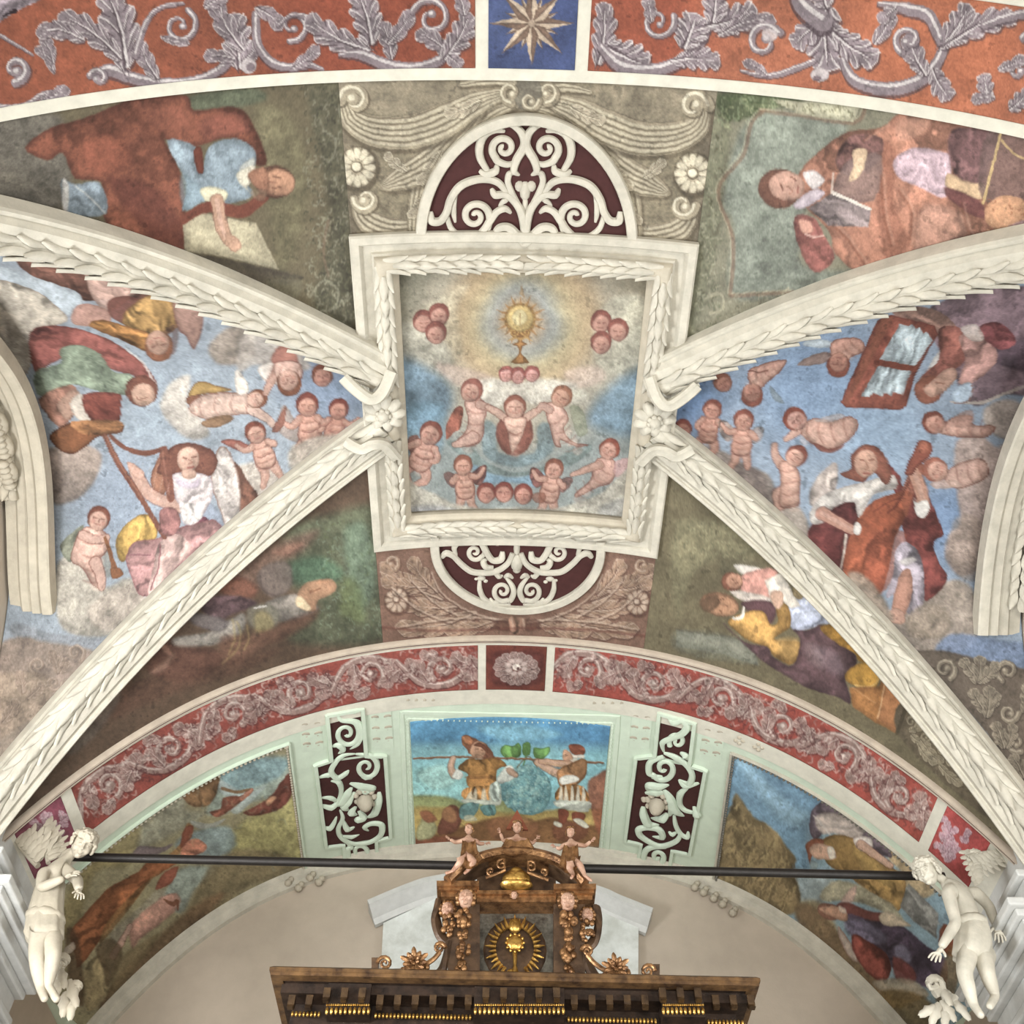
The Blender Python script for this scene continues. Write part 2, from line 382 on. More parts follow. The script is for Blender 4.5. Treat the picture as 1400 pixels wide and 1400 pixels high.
def reparam(f, n, along):
    s = np.linspace(0, 1, 500); h = np.full(500, .5); acc = 0
    for m in (.2, .5, .8):
        uv = (s, h*0 + m) if along == 0 else (h*0 + m, s)
        q = proj(f(*uv)); d = np.hypot(*np.diff(q, axis=0).T); c = (q[1:] + q[:-1])/2
        ins = (c[:, 0] > -40) & (c[:, 0] < 1440) & (c[:, 1] > -40) & (c[:, 1] < 1440)
        acc = acc + np.minimum(d, 50)*np.where(ins, 1, .12) + 1e-3
    cum = np.concatenate([[0], np.cumsum(acc)])
    return np.interp(np.linspace(0, 1, n), cum/cum[-1], s), cum[-1]/3
IRR = 1.14
def sheet(name, f, paint, label, cat, base, step=1.45, thick=.004, parent=None, mott=.07, mscale=30, nmax=620, m=None, irr=1.):
    """a painted plaster field: f(u, v) -> survey coordinates"""
    _, lu = reparam(f, 10, 0); _, lv = reparam(f, 10, 1)
    nu = int(np.clip(lu/step, 12, nmax)); nv = int(np.clip(lv/step, 12, nmax))
    u, _ = reparam(f, nu, 0); v, _ = reparam(f, nv, 1)
    U, V = np.meshgrid(u, v, indexing='ij'); X = f(U.ravel(), V.ravel())
    cv = Canvas(proj(X), base, mott, mscale); paint(cv); cv.finish()
    lum = (cv.c*np.array([.3, .59, .11])).sum(1, keepdims=True); c = np.clip(lum + (cv.c - lum)*.77, 0.004, .97)
    c = np.where(c <= .04045, c/12.92, ((c + .055)/1.055)**2.4)/irr/IRR
    nb = [i*nv for i in range(nu)] + [(nu-1)*nv + j for j in range(1, nv)] + [i*nv + nv - 1 for i in range(nu-2, -1, -1)] + [j for j in range(nv-2, 0, -1)]
    nX = normal(X[nb]); S = X[nb] - nX*thick                     # edge turned up into the plaster bed
    A = np.concatenate([W(X), W(S)]); c = np.concatenate([c, c[nb]])
    i, j = np.meshgrid(np.arange(nu-1), np.arange(nv-1), indexing='ij'); q = (i*nv + j).ravel()
    Q = np.stack([q, q + 1, q + nv + 1, q + nv], -1)
    k = np.arange(len(nb)); k2 = (k + 1) % len(nb); nb = np.array(nb); o = len(X)
    Q = np.concatenate([Q, np.stack([nb[k], nb[k2], o + k2, o + k], -1)])
    loc = A[:len(X)].mean(0)
    if parent is not None: A = A - root_loc(parent)
    else: A = A - loc
    # faces look down into the chapel
    p = A[Q[0]]; 
    if np.cross(p[1]-p[0], p[2]-p[0])[2] > 0: Q = Q[:, ::-1]
    me = bpy.data.meshes.new(name); me.vertices.add(len(A)); me.vertices.foreach_set('co', A.ravel().astype(np.float32))
    me.loops.add(Q.size); me.loops.foreach_set('vertex_index', Q.ravel().astype(np.int32))
    me.polygons.add(len(Q)); me.polygons.foreach_set('loop_start', (np.arange(len(Q))*4).astype(np.int32))
    me.polygons.foreach_set('loop_total', np.full(len(Q), 4, np.int32)); me.update(); me.validate()
    at = me.attributes.new('pigment', 'FLOAT_COLOR', 'POINT'); at.data.foreach_set('color', np.concatenate([c, np.ones((len(c), 1))], 1).ravel().astype(np.float32))
    sm = np.ones(len(Q), bool); sm[-len(nb):] = False; me.polygons.foreach_set('use_smooth', sm)
    o = new_obj(name, me, parent, (m or M['fresco'],))
    if parent is None: o.location = loc.tolist()
    if label: tag(o, label, cat)
    return o
# ------------------------------------------------------------------ the paintings
def paint_left(c):
    c.at(0, 440)
    c.glow('7486a0', 1330, 210, 60, 330, .8); c.glow('a3b2bf', 600, 350, 40, 380, .6); c.glow('94a3b8', 480, 700, 60, 300, .6)
    c.cloud('9b8a79', '830,110 870,50 940,15 1010,60 1010,140 940,170 865,165'); c.cloud('b9ada0', '960,60 1060,30 1180,110 1240,180 1160,200 1020,170 950,200')
    c.cloud('bdb1a2', '650,290 690,235 760,215 745,330 800,380 835,450 765,470 690,420 640,350')
    c.cloud('a08a7a', '190,510 330,490 405,530 385,620 330,690 240,730 190,700 150,600'); c.cloud('8d7a6e', '150,520 230,520 260,620 220,700 150,690', a=.7)
    c.cloud('b3a595', '900,610 1010,560 1090,590 1180,620 1160,660 1060,730 950,760'); c.cloud('b5a796', '1150,520 1250,455 1400,430 1420,500 1300,560 1190,640')
    c.cloud('aea391', '220,1000 260,930 340,920 400,1000 420,1060 520,1020 570,1090 570,1130 470,1240 330,1255 235,1200'); c.cloud('b9a796', '430,1080 540,1040 620,1080 520,1200 400,1230 350,1150', a=.6)
    c.cloud('8f9399', '60,1200 200,1240 420,1260 480,1240 420,1330 250,1290 60,1260', a=.8)
    c.cloud('8f7a6a', '20,1270 200,1280 330,1300 420,1340 300,1450 100,1600 -100,1700 -200,1500'); c.cloud('9a8672', '-100,1450 150,1400 200,1500 0,1800 -150,1800')
    D, Md, Lt = '6d594c', 'a08a78', 'c0ac98'
    for x, y, r, a0, tn in ((300, 1320, 38, 60, -1.2), (150, 1370, 34, 120, 1.2), (215, 1440, 34, 0, 1.1)): c.curl(x, y, r, a0, tn, 11, D, Md, Lt, .7)
    for b_, t_, w in (((230, 1400), (190, 1310), 40), ((240, 1400), (260, 1340), 34), ((90, 1480), (60, 1390), 44), ((110, 1500), (170, 1430), 40), ((10, 1600), (60, 1500), 44), ((350, 1400), (390, 1330), 34)): c.leaf(b_, t_, w, 4, .1, D, Md, Lt, a=.65)
    # flying angel in ochre, head downwards
    c.at(0, 0)
    c.P('b9c4cb', '-60,1060 90,1075 310,1150 330,1210 250,1260 130,1180 -60,1140', soft=4)
    c.P('c6b9a5', '-60,1140 120,1150 230,1225 270,1275 215,1300 140,1330 130,1420 90,1500 -60,1480', k=(40, 12, .10), e=('8e7a68', 3, .5))
    c.P('92604f', '60,1020 200,1040 420,1100 560,1125 650,1170 640,1210 470,1190 340,1200 300,1160 120,1095', k=(20, 9, .12))
    c.P('c39d8c', '340,1060 470,1100 560,1130 520,1190 440,1240 370,1190', a=.9, k=(35, 7, .10)); c.P('b98b7a', '290,1240 330,1210 420,1230 440,1280 360,1300 290,1290')
    c.P('7f4a3e', '430,1200 500,1180 560,1200 520,1240 500,1290 440,1260', a=.9)
    c.P('bb8e50', '510,1230 600,1175 690,1190 715,1290 650,1340 570,1330 490,1290', k=(60, 7, .13), e=('7d5230', 3, .7)); c.P('a9733c', '355,1300 400,1275 500,1300 590,1330 590,1400 470,1350', k=(20, 6, .14), e=('70442c', 3, .6))
    c.P('a17a6b', '690,1185 780,1220 812,1260 800,1340 772,1395 740,1340 705,1300', e=('75463a', 3, .7)); c.Ls('5a3a34', '660,1330 700,1310 690,1400', 26, .5)
    c.at(0, 440); c.head(632, 92, 56, 75, 'b38a74', '8a563c')
    # the angel in green
    c.P('94534a', '122,40 180,15 300,25 420,65 500,110 590,185 622,245 540,215 420,180 300,130 200,170 140,200 118,110', k=(25, 9, .10), e=('6e3a34', 3, .6)); c.Ls('d5cbc0', '500,105 570,165 618,245', [3, 8, 10], .8)
    c.P('a3b496', '140,200 240,165 240,110 320,92 400,130 450,195 530,215 525,285 440,290 350,262 280,250 230,285 150,290', k=(30, 11, .10), e=('6d7c64', 3, .6))
    c.E('7c4a3a', 565, 275, 66, 62, 20); c.E('b68f78', 572, 290, 48, 46, 20, g=(-120, .15)); c.Ls('7a4a3c', '545,300 560,310 590,300', 6, .6)
    c.P('9a6b58', '160,300 285,250 315,330 280,390 235,420 170,350', k=(60, 8, .1)); c.P('b28c76', '230,330 290,270 320,300 270,390', a=.9); c.P('cdbfae', '280,325 325,290 375,390 312,388')
    c.P('7d4035', '330,292 470,285 482,320 470,400 365,392', k=(0, 9, .1)); c.P('8a5433', '205,445 290,400 470,395 485,440 400,455 345,495 280,528 215,490', e=('4d2c20', 4, .7)); c.P('a87044', '285,398 470,395 478,432 340,450', k=(0, 6, .10))
    # harp and harpist
    c.P('a06a50', '600,615 640,535 668,600 655,690 615,680', e=('6e4032', 3, .6)); c.P('7e5240', '930,560 1000,650 1030,700 1005,765 950,800', k=(70, 8, .1))
    c.P('bfb3aa', '838,612 868,510 905,505 945,590 962,700 952,805 910,835 866,720', k=(75, 7, .10), e=('7b5444', 3.5, .8)); c.P('8b95a8', '820,720 870,750 900,830 850,850 800,790', a=.6, soft=4)
    c.P('7b4a3a', '625,600 668,512 735,482 820,498 866,540 855,600 800,625 700,610', e=('5a332a', 4, .5))
    c.P('b08a42', '462,870 510,800 580,765 625,815 615,870 540,885 512,940 478,952', k=(60, 9, .12), e=('7a5a2c', 3, .6))
    c.P('8e4f5c', '730,830 800,775 862,815 890,850 800,890', k=(-30, 7, .14)); c.P('ab7c78', '502,935 540,878 620,865 700,825 790,800 860,790 892,850 800,935 700,1040 570,1095 520,1010', k=(-35, 12, .10), e=('8a4e52', 3, .6))
    c.P('c9a59a', '635,885 700,845 765,900 700,980 640,1070 590,1090 610,980', k=(-60, 9, .08)); c.Ls('8f5057', '640,890 630,980 600,1070', 6, .7); c.Ls('7a4450', '520,930 600,930', 5, .6)
    c.limb('540,600 600,690 730,740', [44, 46, 44], 'c29682'); c.P('c29682', '505,560 540,570 575,605 560,630 525,610')
    c.P('cabcb8', '690,610 760,600 835,620 850,690 812,765 770,808 730,800 715,735 690,680', k=(-50, 8, .12), e=('8f7f8c', 3, .5)); c.P('d9cfc8', '718,720 790,735 805,780 770,808 732,795', k=(-70, 6, .1)); c.P('a797b0', '700,620 760,640 800,620 790,660 720,660', a=.5, soft=4)
    c.E('c39a84', 750, 548, 44, 50, 10, g=(-130, .16)); c.P('c39a84', '725,590 775,590 780,620 735,625'); c.Ls('7d4a3c', '730,540 745,545', 7, .7); c.Ls('7d4a3c', '765,540 782,535', 7, .7); c.Ls('a1604f', '752,550 768,560 755,566', 5, .6); c.Ls('93473f', '748,582 772,578', 7, .8)
    c.Ls('7d4a38', '418,455 470,560 560,700 655,860', [22, 24, 22, 18]); c.Ls('a87058', '422,455 475,560 565,700', 7, .6); c.Ls('7d4a38', '440,455 500,502 580,525 655,505', [14, 18, 20, 22]); c.Ls('86503f', '652,510 665,600 682,705', [30, 44, 28]); c.Ls('a8705a', '648,520 660,600 674,690', 8, .6)
    for i in range(7): c.Ls('cdbcb0', [(500 + 22*i, 560 + 45*i), (520 + 26*i, 520 + 20*i)], 2, .35)
    c.P('a9706a', '640,750 700,745 720,800 690,850 640,840', k=(60, 8, .12))
    # boy with shawm
    c.P('868873', '238,895 300,830 335,815 305,900 280,960', k=(-50, 6, .1)); c.P('8d8a7c', '400,900 440,890 440,1010 410,1000', a=.6, soft=4)
    c.body('318,835 375,818 432,850 432,905 395,950 385,1000 412,1070 370,1050 330,985 282,945', 'c79d8b'); c.limb('330,850 380,870 425,860', [34, 32, 26], 'c79d8b'); c.limb('380,960 400,1010 405,1060', [44, 36, 24], 'c79d8b'); c.head(393, 787, 46, -80, 'c39783', '7a4535')
    c.Ls('8a5636', '420,860 445,940 462,1010', [12, 18, 30]); c.P('8a5636', '440,985 475,980 492,1010 450,1025')
    # flying trumpeter and the cherubs near the boss
    c.P('b38d4c', '752,285 790,238 870,255 925,275 800,292 758,325', e=('6e4a2c', 3, .7)); c.P('7d503a', '745,300 800,290 780,330 748,330')
    c.body('750,345 810,292 940,282 1010,290 1052,315 1010,365 940,372 830,390', 'c5a593'); c.limb('1000,350 1060,380 1090,415', [36, 30, 20], 'c5a593'); c.P('8d6a4c', '810,395 900,370 930,390 870,420 815,418'); c.head(1022, 308, 38, -20, 'c19a86')
    c.P('cfc3b5', '940,190 985,240 990,280 945,285'); c.P('d0c4b8', '1030,180 1110,160 1120,240 1060,240'); c.P('ad7060', '1088,165 1100,110 1150,90 1190,165'); c.limb('1110,190 1080,240 1060,285', [34, 30, 22]); c.body('1090,165 1190,160 1200,230 1120,240', 'c39c8b')
    c.head(1152, 240, 48, 80, 'b98f7c'); c.head(1285, 218, 42, -100, 'a97766', '75412f')
    c.P('9a8578', '1130,330 1180,400 1200,480 1150,470 1110,430', a=.8); c.putto(1225, 335, 45, -95, 1, 0, 'b5836f', '74392e', None); c.putto(1350, 352, 40, -80, -1, 1, 'a97664', '6d352c', None)
    c.P('a05f50', '880,478 930,468 995,495 970,515 930,505', e=('6d3a30', 3, .7)); c.P('8d5a4a', '1085,430 1140,335 1135,400 1110,440'); c.putto(1020, 445, 42, -110, 1, 1, 'b98b77', '7a4030', None)
    c.cloud('b5a796', '1165,510 1250,460 1395,452 1400,490 1230,610 1175,570', a=.95)
def paint_right(c):
    c.at(920, 440)
    c.glow('55719a', -20, 260, 80, 340, .9); c.glow('7f9bbd', 560, 230, 100, 400, .8); c.glow('90abc6', 830, 430, 60, 300, .7); c.glow('7390b8', 1080, 800, 60, 260, .8)
    c.cloud('8b7b70', '90,500 200,515 300,575 380,610 410,700 380,770 250,650'); c.cloud('7b6c66', '230,590 330,580 380,660 360,720', a=.7); c.cloud('a49485', '370,750 450,728 520,755 545,850 540,930 440,860')
    c.cloud('aa9184', '1130,480 1230,455 1300,500 1400,420 1420,700 1260,760 1235,960 1150,1015 1085,940 1100,850 1145,800 1130,660'); c.cloud('ad9a8b', '1240,350 1320,310 1400,340 1400,450 1330,470 1255,430'); c.cloud('9d8878', '1130,780 1230,800 1240,1000 1160,1030 1100,930', a=.6)
    c.cloud('9d8b7a', '660,1010 740,1000 810,1070 880,1170 1000,1090 1070,1045 1145,1030 1205,1090 1215,1260 1100,1330 960,1310 860,1200'); c.cloud('b3a08e', '1040,1060 1110,1040 1170,1100 1110,1160 1040,1130', a=.5)
    c.cloud('7487a8', '1110,1245 1300,1270 1500,1300 1500,1420 1300,1400 1050,1340'); c.P('6a5d50', '950,1330 1060,1310 1200,1340 1420,1390 1600,1500 1700,2100 1500,2000 1250,1640 1100,1480', soft=5)
    D, Md, Lt = '453b33', '8a7d6a', 'b8aa92'
    for x, y, r, a0, tn in ((1085, 1385, 44, 60, -1.2), (1335, 1392, 46, 120, 1.2), (1340, 1560, 40, 0, 1.1), (1370, 1680, 40, 60, 1.1), (1290, 1650, 28, 90, -1.)): c.curl(x, y, r, a0, tn, 18, D, Md, Lt)
    for b_, t_, w in (((1215, 1440), (1140, 1350), 46), ((1215, 1440), (1215, 1330), 50), ((1220, 1440), (1290, 1350), 46), ((1240, 1560), (1180, 1470), 46), ((1240, 1560), (1290, 1470), 46), ((1250, 1580), (1250, 1450), 50), ((1320, 1700), (1270, 1600), 46), ((1330, 1700), (1350, 1600), 46), ((1400, 1820), (1340, 1730), 50), ((1400, 1560), (1400, 1440), 44)): c.leaf(b_, t_, w, 4, .1, D, Md, Lt)
    # dark drapery and the angel with the stringed case
    c.P('7a636a', '1030,-60 1500,-120 1500,260 1320,290 1200,335 1130,230', k=(-25, 16, .10), soft=4); c.P('5f4d58', '1200,120 1300,100 1500,60 1500,200 1330,180', a=.8, soft=5, k=(-20, 10, .12)); c.P('8d6a5c', '880,-60 1040,-50 1130,20 1050,60 900,-10', k=(20, 9, .1))
    c.Ls('bcaea0', '1110,318 1230,322 1310,292 1420,250', [8, 12, 12, 14], .9)
    c.P('88493a', '812,-5 870,-28 1045,15 1055,50 962,222 932,332 912,352 800,347 690,342 668,322', smooth=False, k=(-62, 10, .07), e=('5c2d24', 3, .6)); c.P('9a5c44', '830,-10 880,-20 700,330 680,325', smooth=False, a=.6)
    c.P('aebdc2', '905,8 940,18 952,8 968,28 985,22 1000,48 1012,40 1036,72 965,178 825,150', smooth=False, k=(-62, 4.5, .09)); c.P('aebdc2', '818,176 952,197 912,288 880,280 870,296 850,282 830,298 800,284 785,299 750,296', smooth=False, k=(-62, 4.5, .09)); c.Ls('7d4030', '812,160 962,188', 24, sm=False)
    c.P('cfc5ba', '1015,190 1080,90 1110,95 1060,180', a=.8); c.P('8d5347', '1060,30 1145,25 1170,130 1135,185 1080,205 1060,250 1010,250 990,215 1060,150', k=(-60, 9, .12)); c.P('ab7e74', '1140,60 1215,55 1290,110 1280,175 1190,245 1140,240 1165,150', k=(-50, 8, .11)); c.P('944f50', '1220,22 1290,0 1350,40 1365,85 1310,112 1240,70', k=(20, 7, .12)); c.P('c9bcb0', '1145,25 1210,10 1240,70 1190,75', a=.8)
    c.E('86503e', 1020, 270, 60, 56, -40); c.P('bb8f7a', '1030,240 1085,190 1125,185 1130,225 1085,275 1030,300 1000,270', g=(-120, .14)); c.Ls('83503f', '1050,240 1080,245', 6, .6)
    c.P('a8bacb', '1115,290 1150,250 1195,245 1190,300 1140,330', soft=3); c.Ls('84503e', '1190,245 1195,280 1170,320 1120,322', 6, .7)
    # putti
    c.P('c0cbd0', '520,95 550,68 635,80 615,103', a=.9); c.P('9a7a6c', '495,172 560,130 625,122 605,165', a=.9); c.body('630,85 700,62 755,75 760,120 710,145 690,190 640,170', 'b98774'); c.head(660, 168, 46, 95, 'b07a67', '84493a')
    c.body('300,195 370,165 450,150 430,195 390,230 350,265 305,245', 'b98a78'); c.Ls('7a4438', '300,195 340,200 380,195', 6, .7); c.head(315, 288, 44, 80, 'a87563', '7d4638'); c.head(200, 245, 36, -120, 'a06d5c', '84503f'); c.P('6f7a80', '385,255 430,300 440,325 400,310', a=.8)
    c.putto(157, 352, 38, -80, -1, 0, 'a97765', '7a4234', None); c.putto(282, 395, 40, -85, 1, 1, 'b3826f', '84483a', '8d7a70'); c.head(40, 430, 36, -100, '9a6555', '6d352c')
    c.body('505,435 560,385 640,395 705,376 740,410 705,470 625,515 560,490', 'bd9280'); c.P('8a4a3c', '560,480 620,505 690,490 640,520 585,515', a=.8); c.limb('500,430 470,455 450,470', [34, 28, 18], 'bd9280'); c.head(490, 390, 46, -140, 'b9897a', '8a4636')
    c.P('b8aaa4', '560,395 640,370 690,372 640,400', a=.7); c.limb('440,580 408,530 405,490', [36, 30, 20]); c.limb('430,690 430,720', [60, 54]); c.body('425,565 465,558 505,600 505,690 500,735 425,735 428,640', 'b98c79'); c.head(490, 537, 42, -50, 'b98c79', '84483a')
    c.body('1062,440 1110,385 1190,372 1200,410 1285,415 1250,460 1140,460', 'b98b7a'); c.P('ad8272', '1190,350 1195,410 1130,420 1120,380', a=.6); c.head(1042, 405, 44, -140, 'b38270', '7d4436')
    c.body('1080,620 1130,570 1230,545 1260,600 1220,640 1130,665', 'bd9585'); c.head(1050, 592, 48, -150, 'b98b78', '9a5c4a'); c.P('c9a694', '1030,640 1120,630 1150,655 1050,665', a=.8)
    # the angel playing the viol
    c.P('ab9c92', '545,720 560,640 640,560 660,600 640,690 580,740', k=(-60, 8, .1), soft=4)
    c.P('84403a', '845,560 905,615 925,680 1010,690 1060,790 1080,850 1040,880 1060,960 1095,1030 1010,1115 990,1040 930,880 890,700', k=(60, 14, .10), e=('5f2a28', 3, .5))
    c.P('6f3634', '538,860 560,800 640,735 725,705 750,800 700,900 665,1015 600,945', k=(75, 16, .12)); c.P('a05236', '690,905 740,780 800,715 880,685 945,680 925,780 882,870 862,980 822,1085 722,1025 680,1000', k=(-65, 22, .08)); c.P('8c4631', '780,860 860,830 930,850 900,980 830,1085 770,1040', a=.6, k=(-70, 12, .12), soft=4)
    c.P('98523a', '910,690 945,600 985,560 1000,600 960,690 930,780', a=.9); c.Ls('5a2a22', '800,760 860,720 915,700', 6, .5); c.Ls('5a2a22', '860,760 900,720 950,620', 8, .7)
    c.P('cdc4ba', '548,755 600,690 690,655 760,640 875,608 890,665 800,690 742,785 722,720 640,742 600,800 552,805', k=(-35, 8, .08), e=('9a8f8a', 3, .5)); c.limb('595,765 660,800 715,830', [48, 42, 36], 'b78470'); c.E('d6cfc6', 735, 825, 16, 26)
    c.P('8a5140', '668,605 710,585 712,530 768,488 832,515 872,600 850,650 800,600 760,640 700,625', e=('5f3026', 3, .5)); c.E('ba8d76', 770, 565, 46, 56, 10, g=(-130, .16)); c.Ls('7d4636', '745,550 762,552', 7, .7); c.Ls('7d4636', '785,552 800,550', 7, .7); c.Ls('9a5c48', '772,560 778,585 768,590', 5, .6); c.Ls('93473c', '760,605 785,605', 7, .7)
    c.limb('960,600 985,660 1000,725', [46, 50, 46], 'b5836c'); c.P('8a4a3a', '925,600 960,515 985,472 1035,488 1025,535 975,580 955,610', e=('5f2d26', 3, .6)); c.E('a05c46', 1000, 500, 22, 24); c.P('d2ccc4', '958,700 975,720 1010,710 1025,740 1005,780 972,772')
    c.Ls('d3c5b4', '692,850 682,920 668,995', [9, 7, 4]); c.P('a196a0', '888,915 930,876 985,930 1003,1030 992,1150 945,1175 900,1085 850,1100 880,1000', k=(70, 9, .12)); c.P('d0c8c0', '900,955 950,935 970,950 930,970', a=.8, soft=4); c.P('b5806a', '900,1020 945,985 955,1080 912,1190 868,1180', g=(180, .12)); c.P('b58a76', '865,1150 915,1150 925,1200 870,1200')
    c.cloud('9f8d7b', '700,1000 760,1010 830,1085 880,1190 830,1170 720,1060', a=.9); c.cloud('a3917e', '930,1190 1010,1120 1100,1160 1090,1250 960,1260', a=.9)
def paint_center(c):
    c.at(440, 80, 540/1400.)
    c.glow('837e68', 400, 820, 120, 360, .95); c.glow('8b8068', 1060, 790, 110, 330, .95)
    c.glow('b0a58e', 700, 1000, 320, 470, .85); c.glow('bd9d72', 715, 930, 210, 330, .85); c.glow('b9ae84', 715, 940, 120, 260, .8); c.glow('8f99a0', 710, 930, 90, 185, .8); c.glow('b8a080', 705, 935, 50, 130, .75); c.glow('c7a06c', 705, 925, 30, 85, .85)
    c.cloud('c6bb9c', '330,900 420,850 520,800 480,900 500,1050 400,1060 320,1010', a=.5, soft=12); c.cloud('b8b39c', '1000,870 1150,850 1160,1060 1050,1120 960,1060', a=.7, soft=12); c.cloud('a9a594', '280,940 420,990 460,1090 300,1080', a=.7, soft=12); c.cloud('c3a797', '400,1080 520,1100 620,1140 480,1160', a=.6, soft=9); c.cloud('c3a797', '860,1110 980,1090 1000,1140 900,1170', a=.6, soft=9)
    c.cloud('648299', '260,1070 380,1100 460,1170 440,1270 260,1330', a=.8, soft=22); c.cloud('6c8aa0', '990,1190 1170,1090 1170,1330 950,1300', a=.8, soft=22); c.cloud('6f93a8', '300,1240 430,1230 420,1400 300,1400', a=.6, soft=12)
    for i in range(16):
        t = 2*pi*i/16; c.Ls('a8713c', [(705 + 58*cos(t), 925 + 58*sin(t)), (705 + (92 if i % 2 else 78)*cos(t), 925 + (92 if i % 2 else 78)*sin(t))], [9, 2], .75)
    c.E('94683a', 703, 925, 55, 57, a=.85, soft=3); c.E('c0a263', 703, 922, 46, 48, g=(-120, .2), soft=3); c.E('d2c08a', 701, 918, 26, 28, soft=4); c.Ls('94683a', [(703, 905), (703, 940)], 4, .5)
    for i in range(22):
        t = 2*pi*i/22; c.E('b08848', 703 + 51*cos(t), 924 + 53*sin(t), 5, 5, a=.8)
    c.curl(682, 972, 15, 0, 1.1, 8, '63401f', '9a6c3c', 'c7a05a'); c.curl(724, 972, 15, 180, -1.1, 8, '63401f', '9a6c3c', 'c7a05a')
    c.P('8f6336', '692,985 714,985 712,1003 730,1012 712,1022 708,1045 728,1068 732,1080 674,1080 680,1068 698,1045 694,1022 676,1012 694,1003', e=('5d3c1e', 3, .6), k=(90, 5, .12)); c.Ls('b98f50', '660,1002 685,990 703,996 722,990 748,1002', [3, 9, 8, 9, 3], .8); c.P('a5713a', '700,835 710,795 719,850', a=.5)
    for x, y in ((360, 935), (415, 910), (405, 975), (990, 935), (1050, 965), (990, 1010)): c.head(x, y, 37, -90, 'b1806f', '8a4f44', '7d4a42', False); c.Ls('7a463c', [(x - 14, y + 2), (x - 6, y + 4)], 5, .6); c.Ls('7a463c', [(x + 6, y + 4), (x + 14, y + 2)], 5, .6); c.Ls('7a463c', [(x - 6, y + 20), (x + 8, y + 20)], 5, .5)
    c.at(460, 440)
    c.cloud('d0c8b8', '520,250 640,225 720,240 820,225 960,250 900,300 780,330 720,300 640,340 560,310', a=.9, soft=9); c.cloud('c2bdab', '900,260 1000,280 1000,330 920,320', a=.6)
    for x, y in ((677, 210), (725, 216), (780, 210)): c.head(x, y, 30, -90, 'c08a80', '9a544c', '8a4a42')
    c.cloud('7c8c88', '440,480 520,480 600,560 720,600 850,565 960,490 1020,500 960,560 850,600 720,615 600,600 500,540', a=.95, soft=4); c.cloud('6f8890', '590,400 640,420 650,520 790,520 800,420 850,410 860,520 720,580 590,530', a=.7, soft=6); c.cloud('83a6bb', '540,570 620,605 720,620 830,600 800,660 760,650 670,640 590,650', a=.9, soft=5)
    c.P('8a5040', '440,405 480,340 505,345 495,420 470,440 440,470', k=(60, 6, .12)); c.P('8a8f74', '930,340 980,350 1000,440 960,450', a=.7)
    c.P('83493c', '635,440 660,380 710,362 770,385 785,450 760,510 710,535 660,510', a=.9, soft=3)
    c.body('510,320 555,292 600,335 590,400 585,460 555,490 500,495 470,480 510,440 525,390', 'bd9584'); c.limb('570,330 610,345 650,365', [32, 26, 18], 'bd9584'); c.limb('545,460 500,480 470,490', [44, 32, 20], 'bd9584'); c.head(537, 277, 44, -60, 'b58876', '90574a')
    c.limb('672,385 630,355 600,340', [30, 24, 18], 'c09a86'); c.limb('755,385 800,355 830,330', [30, 24, 18], 'c09a86'); c.body('668,380 755,380 752,430 735,470 715,510 700,530 688,500 682,440', 'c39c88'); c.Ls('7a463a', '690,440 715,450 738,440', 5, .6); c.head(712, 342, 44, -90, 'bf9480', '8d5544')
    c.body('835,330 890,325 925,385 905,430 945,480 1005,490 960,500 895,470 895,500 870,490 850,420', 'bd9584'); c.limb('850,350 820,335 805,350', [30, 24, 18], 'bd9584'); c.head(897, 300, 42, -60, 'b3866f', '8d5d46')
    c.P('84564a', '285,470 320,450 340,500 330,560 300,540', a=.9); c.putto(375, 447, 45, -70, 1, 0, 'b98a78', '7d463a', None); c.putto(505, 575, 38, -95, -1, 1, 'b48571', '84503f', '7d4a42'); c.putto(867, 590, 38, -80, 1, 1, 'b78976', '84503f', '7d4a42'); c.body('1040,545 1110,555 1100,640 1040,660 960,700 955,680 1010,630', 'bd9180'); c.limb('1050,570 990,590 940,610', [30, 24, 16]); c.P('b58a86', '1110,560 1165,545 1150,600 1110,620', a=.8); c.head(1087, 510, 40, -60, 'b98a78', '8d4a3a')
    c.cloud('b9b2a0', '280,640 330,660 400,690 470,725 600,745 720,740 860,745 960,720 1060,680 1180,590 1200,820 260,820', a=.95, soft=6); c.cloud('8f93a0', '280,740 420,735 520,770 400,800 280,800', a=.5, soft=9); c.cloud('8f9090', '1050,740 1170,700 1170,790 1060,790', a=.5, soft=9)
    for x, y in ((598, 685), (668, 682), (745, 690)): c.head(x, y, 38, -90, 'b5806f', '84443a', '6f352d')
    c.P('84503f', '780,690 830,680 830,720 790,720', a=.7)
def grisaille_flower(c, x, y, r, dark, mid, light, n=10):
    c.E(dark, x + r*.08, y + r*.1, r*1.05, r*1.15, a=.6, soft=4); c.E(mid, x, y, r*.9, r, soft=2)
    for i in range(n):
        t = 2*pi*i/n; c.E(light, x + .62*r*cos(t), y + .68*r*sin(t), r*.30, r*.19, degrees(t), a=.75); c.Ls(dark, [(x + .35*r*cos(t+.3), y + .4*r*sin(t+.3)), (x + .95*r*cos(t+.3), y + 1.05*r*sin(t+.3))], r*.07, .6)
    c.E(dark, x, y, r*.3, a=.7); c.E(light, x - 2, y - 2, r*.22)
degrees = math.degrees
